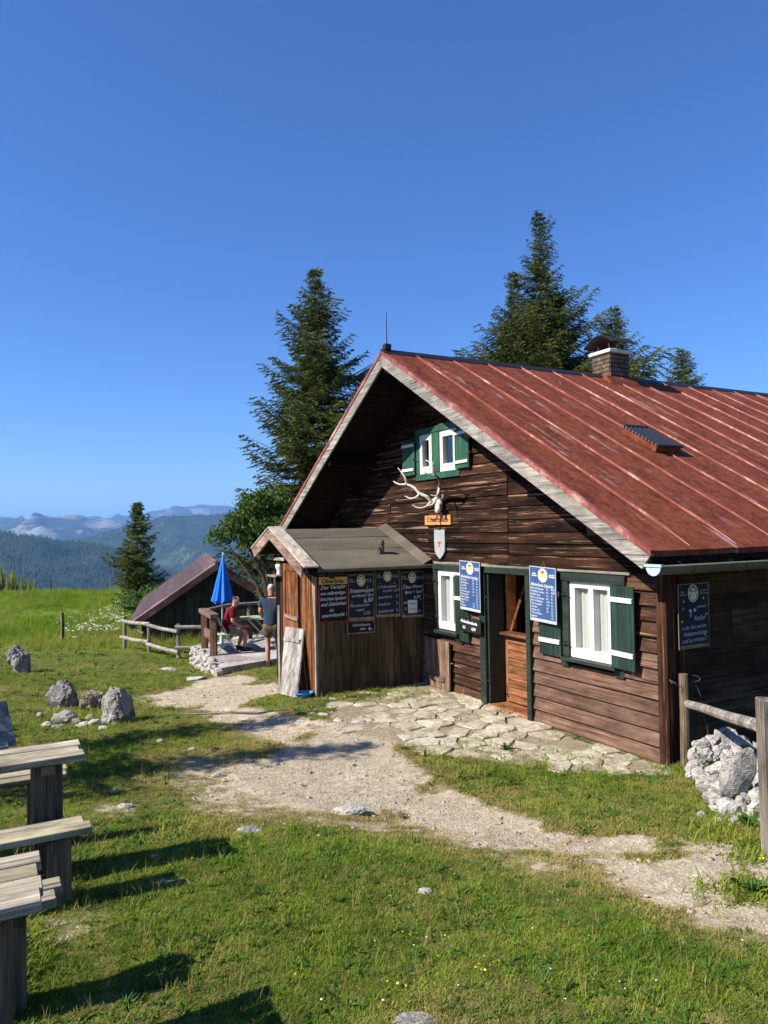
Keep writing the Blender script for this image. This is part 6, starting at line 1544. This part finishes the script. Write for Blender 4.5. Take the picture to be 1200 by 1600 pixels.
# ------------------------------------------------------------------ barn
M_RIB = plain('lit_rib_metal', (.27,.19,.18), .6, .3, vary=.3, nscale=5)  # paler colour paints in the light-and-shadow stripes of the corrugation
BV = 24.0; ax = Vector((FW[0] * .963 + RT[0] * -.268, FW[1] * .963 + RT[1] * -.268, 0)).normalized(); bxv = Vector((ax.y, -ax.x, 0))
x, y = UV((337 - 600) / FPX * BV, BV); APZ = 2.5 - BV * (881 - 834) / FPX; HWD, BSL, BLEN = 2.62, .68, 9.0; apex = Vector((x, y, APZ)); gb = -1.15
barn = thing('barn', (x, y, gb), 'low wooden barn with rusty corrugated roof behind the pasture fence', 'barn')
def BP(a, l, z): return Vector((apex.x, apex.y, 0)) + bxv * a + ax * l + Vector((0, 0, z))
def bz(a): return APZ - BSL * abs(a)
gw = part_empty('gable_wall', BP(0, .45, gb), barn); a = -2.35
while a < 2.35:
    w = rnd.uniform(.14, .24); a1 = min(a + w - .006, 2.35); mb = MB(); t = rnd.uniform(0, .02)
    mb.hexa([BP(a, .42 - t, gb), BP(a1, .42 - t, gb), BP(a1, .46, gb), BP(a, .46, gb), BP(a, .42 - t, bz(a) - .12), BP(a1, .42 - t, bz(a1) - .12), BP(a1, .46, bz(a1) - .12), BP(a, .46, bz(a) - .12)]); mb.build('plank', W_BARN, gw); a += w
for s in (-1, 1):
    mb = MB(); mb.hexa([BP(s * 2.3, .47, gb - .5), BP(s * 2.3, BLEN, gb - .5), BP(s * 2.2, BLEN, gb - .5), BP(s * 2.2, .47, gb - .5)] + [BP(s * q, l, bz(q) - .13) for q, l in ((2.3, .47), (2.3, BLEN), (2.2, BLEN), (2.2, .47))]); mb.build('side_wall', W_BARN, barn)
mb = MB(); mb.add([BP(-2.3, BLEN, gb - .5), BP(2.3, BLEN, gb - .5), BP(2.3, BLEN, bz(2.3) - .1), BP(0, BLEN, APZ - .1), BP(-2.3, BLEN, bz(2.3) - .1)], [(0,1,2,3,4)]); mb.build('rear_wall', W_BARN, barn)
br = None
mb = MB()
for s in (-1, 1): mb.hexa([BP(0, .08, APZ - .12), BP(0, BLEN + .3, APZ - .12), BP(s * HWD, BLEN + .3, bz(HWD) - .12), BP(s * HWD, .08, bz(HWD) - .12), BP(0, .08, APZ - .03), BP(0, BLEN + .3, APZ - .03), BP(s * HWD, BLEN + .3, bz(HWD) - .03), BP(s * HWD, .08, bz(HWD) - .03)])
br = mb.build('roof', M_SOFF, barn)
for s in (-1, 1):
    nsh = 11; L0 = (BLEN + .4) / nsh
    for k in range(nsh):
        n = 30; V = []
        for i in range(n + 1):
            l = k * L0 + (L0 + .02) * i / n; wv = .05 * math.cos(2 * math.pi * (l - .1) / .20)
            for q in (0., .5, 1.): V.append(BP(s * (HWD + .06) * q + (.0 if q else .002 * s), l, bz((HWD + .06) * q) + wv + (.09 * (1 - q * 6) if q < .01 else 0) * .3 + .004 * (k % 2)))
        mb = MB(); mb.add(V, [(i*3+j, i*3+j+1, (i+1)*3+j+1, (i+1)*3+j) for i in range(n) for j in range(2)]); mb.build('roof_sheet', M_BARNROOF, br)
    mb = MB(); mb.hexa([BP(0, -.02, APZ - .24), BP(0, .03, APZ - .24), BP(s * (HWD + .04), .03, bz(HWD + .04) - .24), BP(s * (HWD + .04), -.02, bz(HWD + .04) - .24), BP(0, -.02, APZ - .01), BP(0, .03, APZ - .01), BP(s * (HWD + .04), .03, bz(HWD + .04) - .01), BP(s * (HWD + .04), -.02, bz(HWD + .04) - .01)]); mb.build('barge_board', M_BARNROOF, br)
for s in (-1, 1):
    for k in range(45):
        l = .1 + k * .2; mb = MB(); mb.bar(BP(s * .03, l, bz(.03) + .062), BP(s * (HWD + .07), l, bz(HWD + .07) + .062), .035, .02); mb.build('rib', M_RIB, br)  # bars added on the crests, their pale colour draws the lit stripes
mb = MB(); mb.tube([BP(0, -.03, APZ + .02), BP(0, BLEN + .4, APZ + .02)], .06, 8); mb.build('ridge_cap', M_BARNROOF, br)

# ------------------------------------------------------------------ terrace railing, parasol, table, chair
def TP(px, py, z=TZ): return PX(px, py, 2, z)
tr_ = thing('terrace_railing', TP(330, 1020), 'heavy brown timber railing at the terrace corner', 'railing')
p1, p2 = TP(334, 1024), TP(320, 1013)
for p in (p1, p2):
    mb = MB(); mb.bar(p, p + Vector((0, 0, .86)), .15, .13, up=(FW[0], FW[1], 0)); mb.build('post', W_RAILZ, tr_, bevel=.008)
e1 = p1 + (p1 - p2).normalized() * .12; e2 = p2 - (p1 - p2).normalized() * .25
mb = MB(); mb.bar(e2 + Vector((0, 0, .915)), e1 + Vector((0, 0, .915)), .2, .11); mb.build('hand_rail', W_RAIL, tr_, bevel=.008)
mb = MB(); mb.bar(p2 + Vector((0, 0, .42)), p1 + Vector((0, 0, .42)), .05, .2); mb.build('mid_rail', W_RAIL, tr_)
p3 = Vector((1.2, 14.0, TZ)); q0 = Vector((p2.x + .9, p2.y + 1.0, TZ))
for t in (0., .33, .66, 1.):
    p = q0.lerp(p3, t); mb = MB(); mb.bar(p, p + Vector((0, 0, .9)), .1, .1, up=(1, 0, 0)); mb.build('post', W_RAILZ, tr_)
mb = MB(); mb.bar(q0 + Vector((0, 0, .93)), p3 + Vector((0, 0, .93)), .14, .06); mb.build('hand_rail', W_GREYX, tr_, bevel=.006)
for h in (.25, .47, .69): mb = MB(); mb.bar(q0 + Vector((0, .03, h)), p3 + Vector((0, .03, h)), .025, .19); mb.build('rail_board', W_RAILZ, tr_)
mb = MB(); mb.bar(q0 + Vector((0, 0, .93)), e2 + Vector((0, 0, .90)), .12, .06); mb.build('hand_rail', W_RAIL, tr_)
def uvz(px, v, z): xx, yy = UV((px - 600) / FPX * v, v); return Vector((xx, yy, z))
pp = uvz(344, 18.6, TZ); par = thing('parasol', pp, 'closed blue parasol standing on the terrace', 'parasol')
mb = MB(); mb.tube([pp, pp + Vector((.03, 0, 1.2)), uvz(347.5, 18.6, 1.98)], .02, 8); mb.build('pole', M_STEEL, par)
mb = MB(); n = 64; prof = [(0, .014), (.12, .04), (.35, .092), (.6, .15), (.85, .205), (1.0, .24)]; V = []
topz = 1.95; lowz = .76; cb, ct = uvz(346, 18.6, 0), uvz(347.5, 18.6, 0)
for t, r_ in prof:
    c = ct.lerp(cb, t)
    for k in range(n):
        a = 6.2832 * k / n; fold = 1 + .20 * math.cos(a * 8 + 1) * min(1, t * 2.2) + .06 * math.sin(a * 3)
        zz = topz + (lowz - topz) * t + (.05 * math.cos(a * 8 + 1) * (t > .99))
        V.append((c.x + r_ * fold * math.cos(a), c.y + r_ * fold * math.sin(a), zz))
mb.add(V, [(i*n+k, i*n+(k+1) % n, (i+1)*n+(k+1) % n, (i+1)*n+k) for i in range(len(prof)-1) for k in range(n)] + [tuple(range(n))[::-1]]); mb.build('canopy', M_BLUE, par, smooth=True)
mb = MB(); mb.lathe([(.012, 0), (.022, .02), (.018, .045), (.005, .06)], uvz(347.5, 18.6, 1.95), 8); mb.build('finial', M_WHITE, par)
mb = MB(); mb.lathe([(.25, 0), (.25, .06), (.05, .08), (.04, .3)], pp, 14); mb.build('base', M_CONC, par)
# folding table with mint top
tc = uvz(408, 18.3, TZ); r3 = Vector(np.append(RT, 0)); f3 = Vector(np.append(FW, 0))
tbl = thing('folding_table', tc, 'mint green folding table with crossed steel legs on the terrace', 'table')
def L3(o, r_, fw, z): return o + r3 * r_ + f3 * fw + Vector((0, 0, z))
def lbox(mb, o, r0, r1, f0, f1, z0, z1): mb.hexa([L3(o, r0, f0, z0), L3(o, r1, f0, z0), L3(o, r1, f1, z0), L3(o, r0, f1, z0), L3(o, r0, f0, z1), L3(o, r1, f0, z1), L3(o, r1, f1, z1), L3(o, r0, f1, z1)])
for k in range(5): mb = MB(); lbox(mb, tc, -.58, .58, -.35 + k * .14, -.35 + (k + 1) * .14 - .006, .73, .755); mb.build('top_slat', M_MINT, tbl)
for s in (-.33, .33):
    for a, b_ in ((-.42, .30), (.42, -.30)):
        mb = MB(); mb.bar(L3(tc, a, s, 0), L3(tc, b_, s, .73), .03, .03, up=tuple(f3)); mb.build('leg', M_STEEL, tbl)
for s in (-.36, .36): mb = MB(); mb.bar(L3(tc, s, -.33, .12), L3(tc, s, .33, .12), .02, .02); mb.build('stretcher', M_STEEL, tbl)
p = L3(tc, -.36, .05, .756); gl = thing('beer_glass', p, 'half full beer glass on the mint table', 'glass')
mb = MB(); mb.lathe([(.035, 0), (.04, .1), (.045, .2), (.042, .2), (.036, .1), (.03, .01)], p, 12); mb.build('glass', M_GLASS, gl, smooth=True)
mb = MB(); mb.lathe([(.028, .012), (.034, .1), (.036, .13)], p, 12); mb.build('beer', plain('beer', (.45,.22,.03), .2, .4), gl)
p = L3(tc, -.06, .1, .756); mb = MB(); mb.lathe([(.036, 0), (.038, .01), (.038, .15), (.016, .2), (.014, .26), (.016, .265), (.016, .28)], p, 12); tag(mb.build('bottle', M_IRON, smooth=True), 'dark bottle standing on the mint table', 'bottle')
mb = MB(); o = L3(tc, .06, -.2, .757); lbox(mb, o, 0, .22, 0, .12, 0, .045); tag(mb.build('wallet', plain('dark_blue_leather', (.01,.02,.08), .5, .3), bevel=.012), 'dark blue pouch lying on the front edge of the mint table', 'pouch')

# ------------------------------------------------------------------ people (one skinned body each, clothing as children)
def skin_mesh(name, J, E, mat, parent, org, basis, sub=2, root_j=0):
    """J: list of ((r, f, z), radius or (rx, ry)); E: edges"""
    me = bpy.data.meshes.new(name); me.from_pydata([j[0] for j in J], E, [])
    o = bpy.data.objects.new(name, me); C.objects.link(o); o.modifiers.new('s', 'SKIN'); m2 = o.modifiers.new('d', 'SUBSURF'); m2.levels = sub; m2.render_levels = sub
    for i, j in enumerate(J):
        r_ = j[1] if hasattr(j[1], '__len__') else (j[1], j[1]); me.skin_vertices[0].data[i].radius = r_; me.skin_vertices[0].data[i].use_root = (i == root_j)
    dg = bpy.context.evaluated_depsgraph_get(); dg.update(); m3 = bpy.data.meshes.new_from_object(o.evaluated_get(dg)); bpy.data.objects.remove(o)
    rgt, fwd = basis
    V = np.array([v.co[:] for v in m3.vertices]); P = np.array(org)[None] + V[:, :1] * np.array(rgt)[None] + V[:, 1:2] * np.array(fwd)[None] + V[:, 2:] * np.array([[0, 0, 1.]])
    c = (P.min(0) + P.max(0)) / 2; m3.vertices.foreach_set('co', (P - c).astype(np.float32).ravel()); m3.materials.clear(); m3.materials.append(mat)
    m3.polygons.foreach_set('use_smooth', [True] * len(m3.polygons)); m3.update()
    return link(name, m3, c, parent)
def hand(J, E, wrist, d, side, curl, at):
    """palm and five fingers grown from joint index at; d forward, side thumb side"""
    d, side = Vector(d).normalized(), Vector(side).normalized(); w = Vector(wrist); pn = w + d * .05; J.append((tuple(pn), (.026, .020))); k = len(J) - 1; E.append((at, k))
    nn = d.cross(side)
    for q, (off, ln) in enumerate(((.026, .065), (.009, .075), (-.009, .07), (-.026, .055))):
        a = pn + d * .035 + side * off; m_ = a + d * ln * .5 + nn * curl * .3 * ln; t = m_ + d * ln * .4 + nn * curl * ln * .5
        J += [(tuple(a), .0095), (tuple(m_), .0085), (tuple(t), .007)]; n = len(J); E += [(k, n-3), (n-3, n-2), (n-2, n-1)]
    a = w + d * .03 + side * .035; t = a + d * .035 + side * .02; J += [(tuple(a), .011), (tuple(t), .008)]; n = len(J); E += [(k, n-2), (n-2, n-1)]
# standing man seen from behind
org = uvz(421.5, 16.0, TZ - .02); man = thing('person', org, 'person standing with back turned, grey hair, navy shirt and camouflage shorts', 'person')
bas = ((RT[0], RT[1], 0), (FW[0], FW[1], 0))
J = [((0,0,.94),(.15,.11)),((0,.0,1.14),(.145,.10)),((0,.02,1.34),(.16,.105)),((0,.03,1.46),(.075,.07)),((.0,.045,1.54),(.058,.06)),((0,.06,1.62),(.078,.095)),((0,.055,1.70),(.070,.088)),((0,.05,1.745),(.035,.045)),
     ((-.09,0,.86),.095),((-.085,.02,.50),.062),((-.075,-.03,.28),.058),((-.07,-.01,.10),.037),((-.07,.0,.045),(.04,.04)),((-.075,.12,.03),(.04,.025)),
     ((.10,.0,.86),.095),((.13,.05,.50),.062),((.15,.12,.28),.055),((.16,.16,.10),.037),((.16,.17,.045),(.04,.04)),((.17,.28,.03),(.04,.025)),
     ((-.185,.02,1.40),.066),((-.235,-.01,1.16),.050),((-.20,.16,1.0),.038),((-.15,.26,.98),.028),
     ((.185,.02,1.40),.066),((.245,.0,1.16),.050),((.22,.17,1.02),.038),((.17,.27,1.0),.028)]
E_ = [(0,1),(1,2),(2,3),(3,4),(4,5),(5,6),(6,7),(0,8),(8,9),(9,10),(10,11),(11,12),(12,13),(0,14),(14,15),(15,16),(16,17),(17,18),(18,19),(2,20),(20,21),(21,22),(22,23),(2,24),(24,25),(25,26),(26,27)]
hand(J, E_, J[23][0], (.35, .9, 0), (.2, 0, 1), .6, 23); hand(J, E_, J[27][0], (-.35, .9, 0), (-.2, 0, 1), .6, 27)
for s in (-1, 1): J.append(((s * .085, .055, 1.625), .020)); E_.append((5, len(J) - 1))
skin_mesh('body', J, E_, M_SKIN, man, org, bas)
skin_mesh('shirt', [((0,0,.80),(.175,.14)),((0,0,.90),(.185,.14)),((0,.0,1.12),(.185,.135)),((0,.015,1.33),(.195,.13)),((0,.025,1.44),(.11,.085)),((0,.035,1.485),(.08,.075)),((-.19,.02,1.395),.088),((-.235,0,1.22),.078),((.19,.02,1.395),.088),((.24,0,1.22),.078)], [(0,1),(1,2),(2,3),(3,4),(4,5),(3,6),(6,7),(3,8),(8,9)], M_NAVY, man, org, bas)
skin_mesh('shorts', [((0,.0,.95),(.18,.13)),((0,0,.86),(.165,.125)),((-.095,0,.78),.122),((-.092,.01,.56),.110),((.105,.005,.78),.122),((.125,.03,.56),.110)], [(0,1),(1,2),(2,3),(1,4),(4,5)], M_KHAKI, man, org, bas)
skin_mesh('hair', [((0,.035,1.60),(.078,.070)),((0,.045,1.68),(.083,.092)),((0,.05,1.745),(.055,.065))], [(0,1),(1,2)], M_HAIRW, man, org, bas)
for sx, sy in ((-.07, .03), (.163, .2)):
    mb = MB(); o = Vector(org) + Vector(bas[0]) * sx + Vector(bas[1]) * sy; lbox(mb, o, -.048, .048, -.09, .17, .0, .03); lbox(mb, o, -.05, .05, .05, .10, .03, .075); lbox(mb, o, -.046, .046, -.085, -.06, .03, .085); mb.build('sandal', M_SANDAL, man, bevel=.008)
# seated man, side on, looking towards the camera
org = uvz(352, 17.75, TZ); sm = thing('person', org, 'person in maroon shirt and grey shorts sitting at the mint table', 'person')
hd_ = Vector((RT[0] * .93 + FW[0] * .37, RT[1] * .93 + FW[1] * .37, 0)).normalized(); rt_ = Vector((hd_.y, -hd_.x, 0)); bas = (tuple(rt_), tuple(hd_))
J = [((0,0,.54),(.15,.12)),((0,.03,.72),(.145,.11)),((0,.12,.95),(.16,.105)),((.0,.17,1.05),(.075,.07)),((.01,.20,1.11),(.058,.06)),((.02,.235,1.19),(.078,.092)),((.02,.235,1.27),(.070,.085)),((.02,.23,1.31),(.035,.045)),
     ((.09,.10,.52),.085),((.12,.43,.50),.062),((.12,.42,.28),.056),((.12,.40,.11),.037),((.12,.42,.05),(.04,.04)),((.12,.53,.03),(.04,.025)),
     ((-.09,.10,.52),.085),((-.13,.42,.50),.062),((-.12,.36,.28),.056),((-.12,.30,.11),.037),((-.12,.32,.05),(.04,.04)),((-.12,.43,.03),(.04,.025)),
     ((.185,.11,.98),.064),((.245,.10,.74),.050),((.20,.27,.62),.038),((.15,.37,.60),.028),
     ((-.185,.12,.98),.064),((-.24,.20,.76),.050),((-.17,.40,.74),.038),((-.12,.52,.76),.028),((.075,.29,1.185),.016)]
E_ = [(0,1),(1,2),(2,3),(3,4),(4,5),(5,6),(6,7),(0,8),(8,9),(9,10),(10,11),(11,12),(12,13),(0,14),(14,15),(15,16),(16,17),(17,18),(18,19),(2,20),(20,21),(21,22),(22,23),(2,24),(24,25),(25,26),(26,27),(5,28)]
hand(J, E_, J[23][0], (-.4, .9, -.1), (0, 0, 1), .6, 23); hand(J, E_, J[27][0], (.3, .9, 0), (0, 0, 1), .6, 27)
for q in ((-.05, .25, 1.19), (.075, .195, 1.19)): J.append((q, .020)); E_.append((5, len(J) - 1))
skin_mesh('body', J, E_, M_SKIN, sm, org, bas)
skin_mesh('shirt', [((0,-.03,.44),(.165,.14)),((0,-.01,.54),(.175,.14)),((0,.03,.72),(.18,.135)),((0,.11,.93),(.19,.13)),((0,.16,1.03),(.10,.085)),((.003,.18,1.07),(.075,.075)),((.19,.11,.975),.084),((.235,.10,.80),.072),((-.19,.12,.975),.084),((-.235,.18,.82),.072)], [(0,1),(1,2),(2,3),(3,4),(4,5),(3,6),(6,7),(3,8),(8,9)], M_MAROON, sm, org, bas)
skin_mesh('shorts', [((0,0,.54),(.165,.135)),((.09,.10,.52),.108),((.118,.36,.505),.092),((-.09,.10,.52),.108),((-.122,.36,.505),.092)], [(0,1),(1,2),(0,3),(3,4)], M_GREYSH, sm, org, bas)
skin_mesh('hair', [((.008,.19,1.20),(.070,.06)),((.015,.215,1.27),(.078,.082)),((.02,.225,1.315),(.055,.062))], [(0,1),(1,2)], M_HAIRB, sm, org, bas)
for sx, sy in ((.12, .44), (-.12, .34)):
    mb = MB(); o = Vector(org) + rt_ * sx + hd_ * sy; P_ = lambda r_, f_, z: o + rt_ * r_ + hd_ * f_ + Vector((0, 0, z))
    mb.hexa([P_(-.05, -.1, 0), P_(.05, -.1, 0), P_(.05, .17, 0), P_(-.05, .17, 0), P_(-.045, -.1, .12), P_(.045, -.1, .12), P_(.04, .13, .06), P_(-.04, .13, .06)]); mb.build('shoe', M_SHOE, sm, bevel=.012)
for dx, dz in ((-.028, 0), (.028, 0)):
    pass
# folding chair under him
chb = Vector(org) - hd_ * .02; chr_ = thing('folding_chair', chb, 'folding metal garden chair under the seated person', 'chair')
def K(r_, f_, z): return chb + rt_ * r_ + hd_ * f_ + Vector((0, 0, z))
for k in range(5): mb = MB(); mb.bar(K(-.2, -.16 + k * .085, .425), K(.2, -.16 + k * .085, .425), .07, .018); mb.build('seat_slat', M_MINT, chr_)
for s in (-.2, .2):
    mb = MB(); mb.bar(K(s, .22, 0), K(s, -.22, .86), .02, .03, up=tuple(rt_)); mb.build('leg', M_STEEL, chr_); mb = MB(); mb.bar(K(s * .93, -.26, 0), K(s * .93, .2, .43), .02, .03, up=tuple(rt_)); mb.build('leg', M_STEEL, chr_)
for h in (.68, .8): mb = MB(); ff = -.22 + (.86 - h) * .51; mb.bar(K(-.2, ff, h), K(.2, ff, h), .018, .07); mb.build('back_slat', M_MINT, chr_)
# black hose lying across the path
mb = MB(); mb.tube([GP(x, y, .012) for x, y in ((285,1116),(320,1115),(360,1113),(405,1114),(448,1110))], .014, 6); tag(mb.build('garden_hose', M_IRON), 'black hose lying across the gravel path', 'hose')
